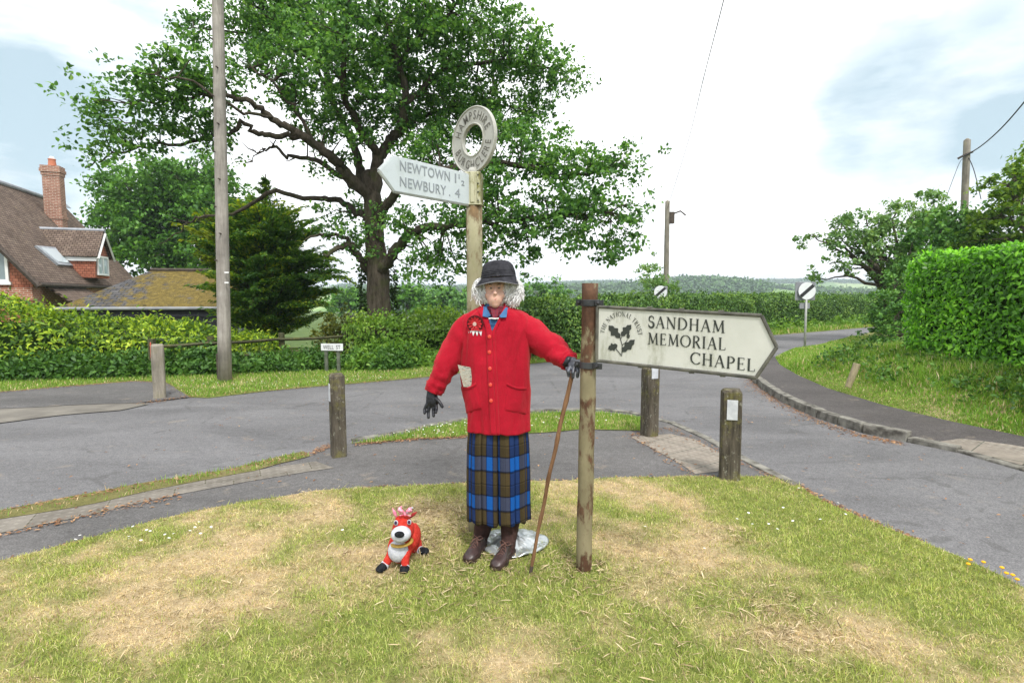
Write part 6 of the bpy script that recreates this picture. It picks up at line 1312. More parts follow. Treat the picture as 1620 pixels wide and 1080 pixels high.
    # ---- hat
    felt = simple('charcoal_felt', (.018, .018, .022), (.042, .042, .05), 30, .95, .15, .5, 220, .002); edge = simple('felt_edge', (.12, .12, .13), (.2, .2, .21), 60, .95)
    hcx = W(788.5, 440, 3.05); zt = W(790, 412.5, 3.05).z; zb = W(790, 438, 3.05).z; tilt = Matrix.Rotation(R(-4), 3, 'Y') @ Matrix.Rotation(R(-4), 3, 'X'); c0 = Vector((hcx.x, 3.05, zb)); H = zt - zb; rb = 27 * 3.05 / FPX
    prf = [(.0, H * 1.0), (.33, H * .985), (.56, H * .93), (.74, H * .83), (.86, H * .66), (.93, H * .43), (.97, H * .2), (1.0, 0), (1.02, -.008)]
    mb = MB(); n = 40; vs = []; 
    def hp(rr, z, i):
        a = 2 * math.pi * i / n; k = 1 + .02 * math.sin(3 * a + z * 40); dent = 0
        q = Vector((rr * rb * math.cos(a) * k, rr * rb * 1.12 * math.sin(a) * k, z)); return c0 + tilt @ q
    mb.grid(lambda u, v: hp(*[float(np.interp(v * 8, range(9), [p[j] for p in prf])) for j in (0, 1)], u * n), 40, 24, True); cr = mb.build('hat', felt, t, smooth=True, solid=.004)
    def brim(u, v):
        a = 2 * math.pi * u; rr = rb * (1.0 + (.27 - .13 * math.cos(a) * (1 if math.cos(a) < 0 else .6)) * v); side = abs(math.cos(a)) ** 1.5; fr_ = max(0, -math.sin(a)); z = -.008 - .050 * v ** 1.2 * side - .022 * v * (1 - side) + .006 * math.sin(2 * a + 1) * v - .004 * fr_
        return c0 + tilt @ Vector((rr * math.cos(a), rr * 1.08 * math.sin(a), z))
    mb = MB(); mb.grid(brim, 48, 8, True); mb.build('brim', felt, cr, smooth=True, solid=.004)
    mb = MB(); mb.tube([brim(i / 48, 1.0) for i in range(49)], .0035, 6, False); mb.build('brim_edge', edge, cr, smooth=True)
    mb = MB()
    for zz in (.10, .20, .30): mb.tube([hp(1.0 - .16 * zz + .010, H * zz, i) for i in range(n + 1)], .0032, 5, False)
    mb.build('hat_band', felt, cr, smooth=True)
    # ---- shirt, scarf, collar
    blue = simple('blue_cotton', (.035, .10, .22), (.055, .145, .30), 20, .85, .2, .3, 200, .002)
    mb = MB(); z487 = W(0, 484).z; mb.grid(lambda u, v: surf(2 * math.pi * u, W(0, 545).z + (W(0, 480).z - W(0, 545).z) * v, -.012), 64, 20, True); mb.build('shirt', blue, t, smooth=True)
    def patch(name, pts, off, mat, par, th=.004, rows_=4):
        """polygon of pixel points laid on the chest surface"""
        bm = bmesh.new(); vs = [bm.verts.new(front(x, y, off)) for x, y in pts]; f = bm.faces.new(vs); offv = origin(par)
        me = bpy.data.meshes.new(name); bmesh.ops.triangulate(bm, faces=bm.faces[:]); bmesh.ops.translate(bm, verts=bm.verts[:], vec=-offv); bm.to_mesh(me); bm.free(); o = link(name, me, mat, par); s_ = o.modifiers.new('s', 'SOLIDIFY'); s_.thickness = th; s_.offset = 0; return o
    sc_ = Mt('scarf', .85, .2); v_ = sc_.vec((1, 1, 1)); w1 = sc_.math('FRACT', sc_.math('MULTIPLY', sc_.sep(v_, 0), 130)); w2 = sc_.math('FRACT', sc_.math('MULTIPLY', sc_.sep(v_, 2), 130))
    c = sc_.mix(sc_.math('GREATER_THAN', w1, .6), (.22, .012, .02, 1), (.02, .012, .03, 1)); c = sc_.mix(sc_.math('MULTIPLY', sc_.math('GREATER_THAN', w2, .75), .45), c, (.16, .1, .12, 1)); sc_.col(c)
    mb = MB(); mb.grid(lambda u, v: Vector((W(784, 0).x + (.050 + .012 * math.sin(5 * v + 9 * u) * .3 + .008 * v) * math.sin(6.283 * u), 3.035 - (.052 + .016 * v + .004 * math.sin(14 * v + 4 * u)) * math.cos(6.283 * u), W(0, 484).z + (W(0, 499).z - W(0, 484).z) * v)), 40, 10, True); mb.build('scarf', sc_.m, t, smooth=True, solid=.004)
    patch('scarf_knot', [(776, 489), (791, 489), (787, 502), (783, 505), (779, 502)], .012, sc_.m, t, .012)
    patch('shirt_collar', [(765, 485), (769, 486), (776.5, 499), (772, 502), (763.5, 500.5)], .020, blue, t, .005); patch('shirt_collar', [(800, 486), (803.5, 487), (801, 502), (792, 502.5), (790, 500)], .020, blue, t, .005)
    mb = MB(); pts = [front(774 + i * 2.0, 503.8 - .4 * math.sin(i), .026) for i in range(8)]
    for p in pts: mb.ball(p, .0042, 8, 6)
    mb.tube([pts[0], pts[-1]], .002, 5); mb.build('pearl_clip', M_white, t, smooth=True)
    # ---- cardigan
    red = Mt('red_wool', .92, .12); g = red.vec((1, 1, 1)); red.col(red.mix(1, red.ramp(red.noise(5, 5, .6), [(.3, (.30, .006, .018)), (.7, (.42, .009, .026))]), red.ramp(red.noise(300, 3, .7), [(.3, (.8,) * 3), (.7, (1.15,) * 3)]), 'MULTIPLY')); red.bump(red.math('ADD', red.noise(190, 3, .7), red.math('MULTIPLY', red.noise(26, 4, .6), 1.6)), .75, .004); red.b.inputs['Sheen Weight'].default_value = .25; red.b.inputs['Sheen Tint'].default_value = (1, .3, .25, 1); RED = red.m
    vt = W(0, 485).z; vb = W(0, 522.5).z; zhem = W(0, 679).z; ztop = W(0, 481.5).z
    def vx(z, side):
        zc_ = min(max(z, vb), vt); f = (zc_ - vb) / (vt - vb); px = 778.5 + (-13.5 if side < 0 else 19.5) * f; 
        if z < vb: px = 778.5 + (785.5 - 778.5) * (vb - z) / (vb - zhem)
        q = W(px, 500, Yc - .11); return q.x
    def ph(z, side): cx, a, b_ = prof(z); u = max(-.999, min(.999, (vx(z, side) - cx) / a)); return math.asin(math.copysign(abs(u) ** (1 / EX), u))
    mb = MB(); NV = 78
    def card(u, v):
        z = zhem + (ztop - zhem) * v; p0 = ph(z, 1) if z > vb else ph(z, 1) - .012; p1 = 2 * math.pi + (ph(z, -1) if z > vb else ph(z, -1) + .012)
        q = surf(p0 + (p1 - p0) * u, z, 0); e = min(u, 1 - u)
        if v < .06: q.z += .012 * max(0, 1 - e / .035) * (1 - v / .06)
        q.z -= .0 if v > .02 else .004 * math.sin(u * 20); return q
    mb.grid(card, 110, NV); ca = mb.build('cardigan', RED, t, smooth=True, solid=.006)
    # placket bands: both edges of the V then down the front
    def band(name, side, w_px, off):
        mb = MB(); N = 50
        def f(u, v):
            z = zhem + .004 + (ztop + .004 - zhem) * v; x = vx(z, side) + (u * w_px * Yc / FPX) * side * (1 if z > vb else 1)
            cx, a, b_ = prof(z); uu = max(-.98, min(.98, (x - cx) / a)); phi = math.asin(math.copysign(abs(uu) ** (1 / EX), uu)); return surf(phi, z, off + (.0025 if 0 < u < 1 else 0))
        mb.grid(f, 6, N); return mb.build(name, RED, ca, smooth=True, solid=.003)
    band('button_band', -1, 9, .0065); band('button_band', 1, 4.5, .0045)
    bt = Mt('button', .35, .5).col((.6, .05, .03, 1)).m
    for x, y in ((774.3, 532.6), (774.3, 557), (775, 583), (775.8, 608.7), (776.8, 634)):
        c_ = front(x, y, .0145); mb = MB(); mb.tube([c_ + Vector((0, .004, 0)), c_ - Vector((0, .001, 0)), c_ - Vector((0, .003, 0))], [.0100, .0102, .0075], 18); mb.build('button', bt, ca, smooth=False)
    def pocket(pts, name='pocket'):
        (x0, y0), (x1, y1), (x2, y2), (x3, y3) = pts; mb = MB()
        def f(u, v):
            tx, ty = x0 + (x1 - x0) * u, y0 + (y1 - y0) * u + 4 * math.sin(math.pi * u); bx, by = x3 + (x2 - x3) * u, y3 + (y2 - y3) * u + 3 * math.sin(math.pi * u) * 0
            r_ = 0 if 0 < u < 1 and v < 1 else -.007; px, py = tx + (bx - tx) * v, ty + (by - ty) * v; bulge = .010 * math.sin(math.pi * u) * (1 - v) ** .5 + .004
            return front(px, py, bulge + r_)
        mb.grid(f, 14, 14); po = mb.build(name, RED, ca, smooth=True, solid=.003); mb = MB(); mb.grid(lambda u, v: f(u, v * .10) - Vector((0, .003, 0)), 14, 2); mb.build('pocket_rim', RED, po, smooth=True, solid=.004)
    pocket([(730, 611), (753, 604), (763, 648), (736, 654)]); pocket([(801, 604), (836, 611), (834.5, 656), (796, 651)])
    def sleeve(pl, rad, seed):
        mb = MB(); q = resample([tuple(W(a, b_, c_)) + (r_,) for (a, b_, c_), r_ in zip(pl, rad)], 7); n = 30; pts = [Vector(a[:3]) for a in q]; rings = []; a0 = None
        for i, p in enumerate(pts):
            tg = (pts[min(i + 1, len(pts) - 1)] - pts[max(i - 1, 0)]).normalized(); a0 = (Vector((0, -1, 0)) if a0 is None else a0); a0 = (a0 - tg * a0.dot(tg)).normalized(); b0_ = tg.cross(a0); f = i / (len(pts) - 1); ring = []
            for k in range(n):
                an = 2 * math.pi * k / n; fold = .013 * (1 - abs(mnoise.noise(Vector((math.cos(an + i * .12) * 1.3, math.sin(an + i * .12) * 1.3, i * .27 + seed * 5)))) * 3) * (.25 + .75 * f) + .012 * mnoise.noise(Vector((math.cos(an) * 1.6, math.sin(an) * 1.6, i * .16 + seed * 3)))
                rr = q[i][3] + fold * (1 if i < len(pts) - 3 else .3); ring.append(p + (a0 * math.cos(an) + b0_ * math.sin(an)) * rr)
            rings.append(ring)
        last = rings[-1]; c_ = pts[-1]; rings.append([c_ + (p - c_) * .82 for p in last]); c2 = pts[-4]; rings.append([c2 + (p - c_) * .8 for p in last])
        m = len(rings); mb.add([p for r in rings for p in r], [(i * n + k, i * n + (k + 1) % n, (i + 1) * n + (k + 1) % n, (i + 1) * n + k) for i in range(m - 1) for k in range(n)]); return mb.build('sleeve', RED, ca, smooth=True)
    sleeve([(752, 511, 3.07), (741, 517, 3.07), (724, 545, 3.07), (707, 577, 3.05), (693, 603, 3.03), (685, 621, 3.02)], [.058, .074, .075, .067, .056, .047], 1.0)
    sleeve([(816, 511, 3.07), (830, 520, 3.065), (858, 541, 3.03), (881, 557, 2.99), (896, 569, 2.935), (902, 575, 2.91)], [.062, .080, .079, .067, .051, .045], 2.3)
    # collar roll at the shoulders / back of the neck
    # ---- skirt
    m = Mt('tartan', .88, .15); uv = m.vec(uv=True); per = .222
    def band_(axis, per, phase, w0, w1): f = m.math('FRACT', m.math('ADD', m.math('DIVIDE', m.sep(uv, axis), per), phase)); return f
    fu = band_(0, .142, .30, 0, 0); fv = band_(1, .222, .60, 0, 0)
    bu = m.ramp(fu, [(0, (1, 1, 1)), (.42, (0, 0, 0))], True); bv = m.ramp(fv, [(0, (1, 1, 1)), (.38, (0, 0, 0))], True)
    ln1 = m.ramp(fu, [(0, (.3, .3, .35)), (.03, (1, 1, 1)), (.39, (.3, .3, .35)), (.43, (.8, .8, .8)), (.66, (1, 1, 1)), (.70, (.45, .45, .45)), (.73, (1, 1, 1)), (.97, (.4, .4, .4))], True)
    ln2 = m.ramp(fv, [(0, (.3, .3, .35)), (.03, (1, 1, 1)), (.36, (.3, .3, .35)), (.40, (.75, .75, .75)), (.62, (1, 1, 1)), (.65, (.5, .5, .5)), (.68, (.95, .95, .95)), (.97, (.4, .4, .4))], True)
    olive = (.060, .044, .020, 1); mixc = (.040, .048, .085, 1); bright = (.006, .075, .30, 1); dkb = (.012, .03, .105, 1)
    c = m.mix(bv, m.mix(bu, olive, dkb), m.mix(bu, mixc, bright)); c = m.mix(1, c, ln1, 'MULTIPLY'); c = m.mix(1, c, ln2, 'MULTIPLY'); c = m.mix(1, c, m.ramp(m.noise(300, 3, .7), [(.3, (.85,) * 3), (.7, (1.15,) * 3)]), 'MULTIPLY'); m.col(c); m.bump(m.noise(400, 2, .6), .3, .001)
    srow = [(672, 742, 834, .118), (700, 739.5, 836.5, .126), (745, 739, 838, .134), (790, 739.5, 838, .138), (817, 740, 839, .142)]
    sz = [W(0, r[0]).z for r in srow][::-1]; sl_ = [W(r[1], r[0]).x for r in srow][::-1]; sr_ = [W(r[2], r[0]).x for r in srow][::-1]; sb = [r[3] for r in srow][::-1]; NU, NVs = 486, 40; vs = []; uvs = []
    zb_, zt_ = sz[0], sz[-1]
    npl = 12
    for j in range(NVs + 1):
        z = zb_ + (zt_ - zb_) * j / NVs; l = np.interp(z, sz, sl_); r = np.interp(z, sz, sr_); cx = (l + r) / 2; a = (r - l) / 2 - .004; b_ = np.interp(z, sz, sb); op = 1 - (z - zb_) / (zt_ - zb_)
        for i in range(NU):
            th = 2 * math.pi * i / NU; u = th / (2 * math.pi) * npl; f = u - math.floor(u); ple = .008 * math.sin(math.pi * f) ** .6 - (.034 * (.45 + .55 * op)) * math.exp(-((min(f, 1 - f)) / (.016 + .022 * op)) ** 2) + .006 * (f - .5)
            ple += .006 * math.sin(th * 4 + 1) * op; s, c_ = math.sin(th), math.cos(th)
            zz = z + (.006 * math.sin(u * 6.28) - .012 * mnoise.noise(Vector((s * 2, c_ * 2, 9)))) * (1 if j == 0 else 0)
            vs.append(Vector((cx + (a + ple * .8) * math.copysign(abs(s) ** .9, s), 3.07 - (b_ + ple) * math.copysign(abs(c_) ** .9, c_), zz))); uvs.append((th / (2 * math.pi) * 1.28 + (f * .05), (z - zb_) + .004 * math.sin(th * 5)))
    fs = []; fuv = []
    for j in range(NVs):
        for i in range(NU):
            q = (j * NU + i, j * NU + (i + 1) % NU, (j + 1) * NU + (i + 1) % NU, (j + 1) * NU + i); fs.append(q); w_ = 1.28 if i == NU - 1 else 0
            fuv += [uvs[q[0]], (uvs[q[1]][0] + w_, uvs[q[1]][1]), (uvs[q[2]][0] + w_, uvs[q[2]][1]), uvs[q[3]]]
    mb = MB(); mb.add(vs, fs); so_ = mb.build('skirt', m.m, t, smooth=True, solid=.003); ul = so_.data.uv_layers.new(name='UVMap')
    for k, q in enumerate(fuv): ul.data[k].uv = q
    # ---- stockings and shoes
    tight = simple('brown_stockings', (.028, .014, .012), (.05, .026, .022), 40, .85, .2, .3, 400, .001)
    for K, rr in ((K1, [.08, .067, .050, .037, .035]), (K2, [.08, .067, .051, .038, .035])): mb = MB(); q = resample([tuple(a) + (r_,) for a, r_ in zip(K, rr)], 5); mb.tube([Vector(a[:3]) for a in q[6:]], [a[3] + .0015 * math.sin(i * 1.9) for i, a in enumerate(q[6:])], 18); mb.build('stocking', tight, t, smooth=True)
    leather = simple('brown_leather', (.022, .012, .011), (.05, .028, .026), 20, .42, .5, .35, 60, .003); sole = simple('shoe_sole', (.02, .012, .01), (.05, .03, .022), 30, .7); lace = simple('shoe_lace', (.09, .045, .035), (.14, .075, .06), 30, .8)
    def shoe(heel, toe, hw=.043):
        heel = Vector(heel); toe = Vector(toe); d = (toe - heel); L = d.length; d.normalize(); s = Vector((-d.y, d.x, 0)); NL = 22
        def halfw(f): return float(np.interp(f, [0, .06, .2, .42, .68, .86, .96, 1], [.55, .82, .86, .76, 1.05, .93, .6, .12])) * hw
        def hgt(f): return float(np.interp(f, [0, .06, .25, .36, .55, .75, .9, 1], [.05, .074, .078, .080, .066, .052, .042, .022]))
        mb = MB()
        def f(u, v):
            a = math.pi * (v) ; w_ = halfw(u); h = hgt(u); return heel + d * L * u + s * w_ * math.cos(a) * (1.0 if math.sin(a) < .3 else 1) + Vector((0, 0, .018 + (h - .018) * math.sin(a) ** .75))
        mb.grid(f, NL, 16); mb.add([f(0, j / 16) for j in range(17)], [tuple(range(17))]); sh = mb.build('shoe', leather, t, smooth=True)
        mb = MB(); ol = [(u / 20, 1) for u in range(21)] + [(u / 20, -1) for u in range(20, -1, -1)]; bt_ = [heel + d * L * (u * 1.02 - .01) + s * sg * (halfw(u) + .005) for u, sg in ol]; k = len(bt_); mb.add([p + Vector((0, 0, .0)) for p in bt_] + [p + Vector((0, 0, .024 if i else .024)) for i, p in enumerate(bt_)], [tuple(range(k - 1, -1, -1)), tuple(range(k, 2 * k))] + [(i, (i + 1) % k, k + (i + 1) % k, k + i) for i in range(k)]); mb.build('sole', sole, sh)
        mb = MB()
        for q in range(5):
            u = .36 + q * .075; w_ = halfw(u) * .5; z = hgt(u) + .004; sg = 1 if q % 2 else -1; mb.tube([heel + d * L * (u + .02 * sg) + s * w_ + Vector((0, 0, z - .012)), heel + d * L * u + Vector((0, 0, z + .001)), heel + d * L * (u - .02 * sg) - s * w_ + Vector((0, 0, z - .012))], .0028, 6)
        for sg in (-1, 1):   # bow loops
            c_ = heel + d * L * .35 + Vector((0, 0, hgt(.36) + .008)); mb.tube([c_, c_ + s * sg * .022 + Vector((0, 0, .012)), c_ + s * sg * .034 - d * .005, c_ + s * sg * .018 + d * .02 - Vector((0, 0, .006)), c_], .0023, 5); mb.tube([c_, c_ + s * sg * .012 + d * .03 + Vector((0, 0, -.004)), c_ + s * sg * .025 + d * .055 + Vector((0, 0, -.022))], .0022, 5)
        mb.build('laces', lace, sh)
        mb = MB(); mb.tube([heel + d * L * u + s * sg_ * halfw(u) * .9 + Vector((0, 0, hgt(u) * .93)) for u, sg_ in ((.36, .5), (.28, .85), (.15, .95), (.04, .5), (.03, 0), (.04, -.5), (.15, -.95), (.28, -.85), (.36, -.5))], .0045, 6); mb.build('ankle_trim', leather, sh, smooth=True)
    shoe((K1[-1].x + .03, K1[-1].y + .045, .024), (K1[-1].x - .04, K1[-1].y - .155, .024), .039); shoe((K2[-1].x + .025, K2[-1].y + .05, .024), (K2[-1].x - .06, K2[-1].y - .165, .024), .040)
    # ---- gloves
    glv = simple('black_leather', (.006, .0065, .009), (.016, .017, .024), 30, .4, .35, .3, 90, .002); glv_sheen = simple('leather_grey_sheen', (.02, .022, .03), (.10, .11, .14), 26, .38, .5, .3, 90, .002)  # second glove material: grey highlights of the shiny dark leather mixed into its colour
    def finger(mb, pts, r): mb.tube(pts, [r * (1 - .14 * i / (len(pts) - 1) * 1.4) for i in range(len(pts))], 10); mb.ball(pts[-1], r * .82, 10, 8)
    mb = MB(); w0 = W(684, 621, 3.015); mb.tube([w0 + Vector((.003, 0, .02)), w0, W(683, 630, 3.01)], [.033, .031, .033], 12, flat=.8); mb.ball(W(684, 634, 3.005), (.037, .022, .040), 14, 10)
    for px_, py_, e in ((674.5, 641, [(671.5, 648, 3.0), (671.8, 653, 2.985)]), (679.5, 643, [(677.5, 652, 2.998), (677.8, 660, 2.985)]), (685.5, 643, [(685.5, 651, 2.995), (686, 657.5, 2.975)]), (690, 640, [(690.5, 646.5, 2.99), (689.5, 652, 2.97)])): finger(mb, [W(px_ * .6 + 684 * .4, 634, 3.005), W(px_, py_, 3.0)] + [W(*q) for q in e], .0108)
    finger(mb, [W(687, 628, 3.0), W(693, 633, 2.985), W(697.5, 639, 2.975), W(699.5, 643, 2.97)], .0115); mb.build('glove', glv, t, remesh=.0028, sm=2)
    # right hand draped over the stick head
    mb = MB(); w0 = W(900, 573, 2.905); mb.tube([w0 - Vector((.01, 0, -.006)), W(904, 573, 2.895), W(908, 574, 2.885)], [.033, .031, .032], 12); mb.ball(W(909, 577, 2.875), (.040, .034, .030), 14, 10)
    F4 = [[(902, 580, 2.855), (899, 587, 2.842), (899.5, 594, 2.852)], [(908, 581, 2.848), (906.5, 589, 2.832), (906.5, 596.5, 2.842)], [(914, 580.5, 2.850), (914.5, 588, 2.835), (913.5, 595.5, 2.846)], [(919, 577.5, 2.860), (921.5, 584, 2.846), (921, 591, 2.856)]]
    for f4 in F4: finger(mb, [W(909, 576, 2.875)] + [W(*q) for q in f4], .0112)
    finger(mb, [W(902, 577, 2.885), W(897, 583, 2.880), W(899, 590, 2.9)], .012)
    mb.build('glove', glv_sheen, t, remesh=.0028, sm=2)
    mb = MB(); mb.tube([w0 - Vector((.022, 0, -.014)), w0 + Vector((.004, -.004, -.0))], [.036, .0365], 18); mb.build('glove_cuff', glv, t, smooth=True)
    # rosette
    rs = thing('x', None, None); bpy.data.objects.remove(rs); rc = front(751.5, 512, .016); mb = MB(); fr = Frame(rc, (1, -.18, 0), (0, -.1, 1)); redp = simple('rosette_red', (.34, .008, .015), (.62, .03, .04), 60, .6, .3)
    for ring_, (r0, n, w_) in enumerate(((.041, 12, 0.0), (.027, 9, .007))):
        for k in range(n):
            a = 2 * math.pi * k / n + ring_ * .2; ca_, sa = math.cos(a), math.sin(a); ca2, sa2 = math.cos(a + .2), math.sin(a + .2); cb, sb2 = math.cos(a - .2), math.sin(a - .2); mb.add([fr.pt(.006 * ca_, .006 * sa, w_), fr.pt(r0 * .8 * cb, r0 * .8 * sb2, w_ + .004), fr.pt(r0 * ca_, r0 * sa, w_ + .008), fr.pt(r0 * .8 * ca2, r0 * .8 * sa2, w_ + .003)], [(0, 1, 2, 3, 4)])
    rbk = MB(); disc(rbk, fr, (0, 0), .047, -.004, .0, 22)
    ro = rbk.build('rosette', simple('rosette_backing', (.05, .002, .004), (.10, .004, .008), 90, .8), t); mb.build('petals', redp, ro, solid=.002); mb = MB(); disc(mb, fr, (0, 0), .0105, .006, .012, 16); mb.build('centre', simple('rosette_centre', (.5, .32, .3), (.72, .6, .55), 60, .7), ro)
    rw = simple('white_ribbon', (.6, .55, .6), (.72, .7, .72), 30, .6)
    for k in range(4):
        x0 = 741 + k * 5.4; o_ = [front(x0, 523.5, .010), front(x0 + 5.6, 523, .012), front(x0 + 2.6 + (k - 1.5) * .8, 531.5, .008)]; mb = MB(); mb.add(o_, [(0, 2, 1)]); mb.build('ribbon_tail', rw, ro, solid=.0015)
    mb = MB(); mb.tube([front(740, 524, .011), front(751, 521.5, .014), front(763, 523, .011)], .004, 6); mb.build('ribbon', simple('red_ribbon', (.5, .02, .03), (.6, .05, .06), 30, .6), ro)
    # ---- newspaper
    npap = Mt('newsprint', .85, .15); v = npap.vec((1, 1, 1)); f = npap.noise(38, 3, .8, npap.vec((1.6, 1, 3.2))); npap.col(npap.ramp(f, [(.36, (.07, .075, .07)), (.45, (.30, .30, .26)), (.52, (.48, .47, .41)), (.58, (.26, .24, .2)), (.66, (.36, .16, .10))]))
    a = front(741, 612, .004); nb = thing('newspaper', 'folded newspaper sticking out of the cardigan pocket', 'newspaper', a); fr = Frame(a, (1, .02, -.10), (-.10, -.05, 1)); s_ = Yc / FPX
    for k in range(4):
        mb = MB(); o_ = k * .0042; x0, x1 = -.004 * k * .6 - .030, .030 - k * .002; h = 31 * s_ + k * .004; mb.prism(fr, [(x0 + .01, -.0), (x1 + .006, -.0), (x1, h - .012 + (k % 2) * .004), (x0 - .008, h)], -.008 + o_, -.005 + o_); mb.build('sheet', npap.m, nb, bevel=.001)
    # ---- walking stick
    e = G(839, 906, .02); hd = W(907, 585, 2.860); stk = thing('walking_stick', 'knobbly brown wooden walking stick under the gloved hand, leaning against nothing but the grass', 'walking stick', e); stk['label'] = 'long brown wooden walking stick under the gloved hand, its tip in the grass'
    mb = MB(); k = 26; d = (hd - e); sd_ = Vector((d.z, 0, -d.x)).normalized(); mb.tube([e + d * (i / k) + sd_ * ((.0025 * math.sin(i * .9) - .008) * math.sin(math.pi * i / k)) - Vector((0, 0, .02 if i == 0 else 0)) for i in range(k + 1)], [.0085 + .0035 * i / k + (.002 if i % 5 == 2 else 0) for i in range(k + 1)], 12); mb.ball(hd, (.017, .017, .014), 12, 8)
    mb.build('shaft', mk_wood('stick_wood', (.10, .05, .025), (.25, .14, .075), vs=8), stk, smooth=True)
    mb = MB(); mb.tube([e - Vector((0, 0, .01)), e + d * .035], [.0095, .0105], 12); mb.build('ferrule', M_dark, stk)
    # ---- crumpled plastic sheet round the base
    pm = Mt('silver_sheet', .28, .5); pm.col(pm.ramp(pm.noise(12, 5, .6), [(.3, (.33, .36, .37)), (.7, (.52, .55, .56))])); pm.b.inputs['Metallic'].default_value = .55; c = G(822, 884); pc = Vector((c.x - .035, 3.11, .032)); mb = MB()
    def sheet(u, v):
        a = 2 * math.pi * u; r_ = v * (.195 + .008 * math.sin(3 * a + 1) + .003 * math.sin(7 * a)); h = (.05 * max(0, 1 - v / .6) ** .8 + .012 * abs(mnoise.noise(Vector((math.cos(a) * 2.5, math.sin(a) * 2.5, v * 3)))) * 2 + .003 * math.sin(9 * a + 6 * v) * v) * (1 if v < .97 else .3)
        return pc + Vector((r_ * math.cos(a) * 1.05, r_ * math.sin(a) * .95, h))
    mb.grid(sheet, 90, 22, True); o = mb.build('ground_sheet', pm.m, loc=pc, smooth=True, solid=.002); tag(o, 'crumpled silver plastic sheet on the grass behind the brown shoes', 'plastic sheet')
figure()

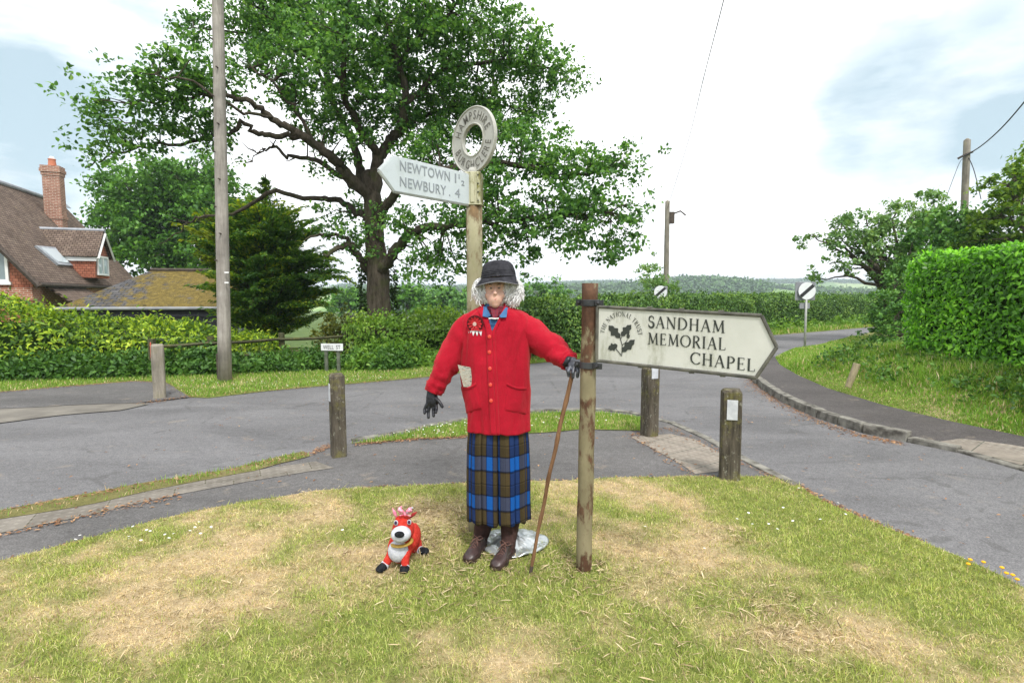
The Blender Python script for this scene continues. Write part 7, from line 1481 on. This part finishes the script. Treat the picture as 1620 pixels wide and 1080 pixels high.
# ================================================================ plush toy
def plush():
    b0 = G(632, 904, .02); t = thing('plush_toy', 'small red plush animal with white muzzle, black feet and pink bow, standing on the lawn', 'plush toy', b0); Y0 = b0.y + .04
    W = lambda x, y, dy=0.0: P(x, y, Y0 + dy)
    fur = lambda n, c1, c2: simple(n, c1, c2, 60, .95, .1, .8, 260, .003)
    red = fur('red_plush', (.40, .025, .018), (.55, .05, .035)); wh = fur('white_plush', (.42, .44, .5), (.56, .57, .62)); blk = fur('black_plush', (.008, .009, .012), (.025, .027, .03)); pk = fur('pink_ribbon', (.62, .16, .26), (.75, .35, .42)); dred = fur('dark_red_plush', (.22, .02, .02), (.32, .035, .03))
    b = MB(); b.ball(W(633, 866, .03), (.068, .06, .085), 20, 14); b.ball(W(648, 850, .15), (.062, .13, .07), 20, 14); b.ball(W(653, 862, .22), (.055, .06, .06), 14, 10); b.tube([W(636, 862, .06), W(638, 842, .03)], [.052, .046], 14); b.ball(W(638, 837, .02), (.060, .062, .066), 20, 14); b.ball(W(637, 824, .02), (.045, .045, .035), 14, 10)
    L = {0: [W(624, 868, .02), W(616, 882, .0), W(609, 893, -.01)], 1: [W(641, 872, .0), W(641, 884, -.02), W(641, 896, -.03)], 2: [W(652, 862, .2), W(661, 868, .2), W(665, 872, .19)], 3: [W(638, 866, .24), W(634, 880, .26), W(630, 886, .27)]}
    for k in L: b.tube(L[k], [.032, .024, .021], 12)
    body = b.build('body', red, t, remesh=.005, sm=3)
    mb = MB(); mb.ball(W(630, 871, -.008), (.056, .040, .062), 20, 14); mb.build('chest', wh, t, smooth=True)
    mb = MB(); mb.ball(W(634.5, 844.5, -.045), (.054, .052, .042), 22, 16); mb.ball(W(633, 850, -.055), (.036, .034, .026), 16, 12); mz = mb.build('muzzle', wh, t, remesh=.004, sm=3)
    mb = MB(); mb.ball(W(632, 845, -.097), (.0265, .013, .0175), 18, 12); mb.build('nose', blk, mz, smooth=True)
    for x, y, sg in ((626.5, 826.5, -1), (647.5, 825.5, 1)):
        mb = MB(); mb.ball(W(x, y, -.028 + (.01 if sg > 0 else 0)), (.012, .009, .0145), 14, 10); e = mb.build('eye', wh, t, smooth=True); mb = MB(); mb.ball(W(x - .4, y, -.037 + (.01 if sg > 0 else 0)), (.0078, .005, .0105), 12, 8); mb.build('pupil', simple('purple_pupil', (.02, .01, .03), (.05, .02, .07), 20, .4), e, smooth=True)
    def ear(a, c, tip, mat):
        mb = MB(); p = W(*a); q = W(*c); mb.tube([p, p.lerp(q, .5) + Vector((0, -.004, .003)), q], [.012, .021, .004], 10, flat=.45); mb.build('ear', mat, t, smooth=True)
    ear((628, 819, .03), (621, 803, .04), 0, pk); ear((649, 818, .03), (660, 809, .05), 0, dred)
    mb = MB()
    for sg, x1, y1 in ((-1, 630, 806), (1, 652, 807)):
        c = W(641, 813, -.008); q = W(x1, y1, -.012); mb.tube([c, c.lerp(q, .45) + Vector((0, -.006, .010)), q], [.006, .020, .017], 10, flat=.5); q2 = W(x1 + sg * -2, y1 + 9, -.02); mb.tube([c, c.lerp(q2, .6), q2], [.004, .007, .009], 8, flat=.4)
    mb.tube([W(633, 812, 0), W(632, 804, -.005), W(636, 800, -.005)], [.009, .012, .004], 8, flat=.5); mb.tube([W(645, 812, 0), W(648, 804, -.005), W(653, 802, -.005)], [.009, .012, .004], 8, flat=.5); mb.ball(W(641, 813, -.016), (.009, .008, .009), 10, 8); bow = mb.build('bow', pk, t, remesh=.003, sm=1)
    mb = MB()
    for x, y, dy in ((632, 804, -.018), (636, 808, -.02), (648, 806, -.02), (652, 803, -.018), (644, 810, -.026)): mb.ball(W(x, y, dy), (.006, .004, .005), 8, 6)
    mb.build('bow_spots', wh, bow, smooth=True)
    mb = MB(); c = W(636, 857, -.004); mb.tube([c + Vector((.052 * math.cos(a), .05 * math.sin(a), .006 * math.cos(a))) for a in [2 * math.pi * i / 28 for i in range(29)]], .0105, 8, False, flat=.6); mb.build('collar', simple('gold_collar', (.28, .17, .02), (.42, .27, .05), 60, .6, .4), t, smooth=True)
    for k, (ax, ay, ad, fx, fy, fd) in {0: (609, 893, -.01, 604, 901, -.03), 1: (641, 896, -.03, 640.5, 904, -.04), 2: (664.5, 871, .19, 671, 875, .17), 3: (630, 886, .27, 629, 889, .26)}.items():
        p = W(ax, ay, ad); f = W(fx, fy, fd); f.z = max(f.z, .038); mb = MB(); mb.tube([p + (p - f) * .35, p, p.lerp(f, .35)], [.0225, .0255, .025], 14); so_ = mb.build('sock', wh, t, smooth=True)
        mb = MB(); d = (f - p); d.z = 0; d = d.normalized() if d.length > .005 else Vector((0, -1, 0)); d = (d + Vector((0, -.8, 0))).normalized(); mb.ball(p.lerp(f, .5), (.026, .026, .02), 14, 10); mb.ball(f + d * .008, (.027, .032, .018), 14, 10, Matrix.Rotation(math.atan2(d.x, -d.y), 3, 'Z')); mb.build('foot', blk, so_, remesh=.004, sm=2)
    mb = MB(); q = W(655, 836, .28); mb.tube([W(652, 850, .27), q, q + Vector((.01, .01, .03))], [.014, .016, .006], 10); mb.build('tail', red, t, smooth=True)
plush()

# ================================================================ small flowers and scraps
def flowers():
    mw = Mt('daisy', .7).col((.7, .7, .66, 1)).m; my = Mt('dandelion', .7).col((.75, .38, .01, 1)).m; st = M_bladeV
    def scatter(name, pts, r, mat, h):
        V = []; F = []
        for (x, y, z) in pts:
            b = len(V); k = 8; tl = rng.normal(0, .2, 2); V.append((x, y, z + h + .003))
            for i in range(k): a = 2 * math.pi * i / k; V.append((x + r * math.cos(a), y + r * math.sin(a), z + h + r * (tl[0] * math.cos(a) + tl[1] * math.sin(a))))
            for i in range(k): F.append((b, b + 1 + i, b + 1 + (i + 1) % k))
        tag(np_obj(name, np.array(V), np.array(F), mat), kind='stuff')
    pts = []
    for (cx, cy, sx, sy, n) in ((720, 676, 60, 6, 26), (640, 690, 50, 4, 12), (450, 610, 160, 5, 50), (250, 855, 90, 12, 10), (560, 600, 60, 4, 16), (1250, 830, 100, 20, 8), (900, 668, 60, 5, 8)):
        for _ in range(n * 2):
            p = G(cx + random.gauss(0, sx), cy + random.gauss(0, sy)); q = (np.array([p.x]), np.array([p.y]))
            if inpoly(*q, LAWN)[0] or inpoly(*q, CRES)[0] or inpoly(*q, VERGE)[0]: pts.append((p.x, p.y, .02))
    scatter('daisies', pts, .0085, mw, .035)
    pts = [G(x, y) for x, y in ((1533, 899), (1554, 903), (1583, 912), (1590, 921), (1600, 924), (1530, 906), (1607, 931))]
    for p in pts:
        o = None; mb = MB(); mb.tube([Vector((p.x, p.y, .0)), Vector((p.x + .003, p.y, .05))], .0015, 5); k = thing('dandelion', 'yellow dandelion flower at the road edge in the lower right corner', 'flower', (p.x, p.y, .02), 'dandelions at the lawn edge'); mb.build('stem', M_bladeV, k); mb = MB(); mb.ball((p.x + .003, p.y, .053), (.011, .011, .006), 12, 6); mb.build('bloom', my, k)
flowers()
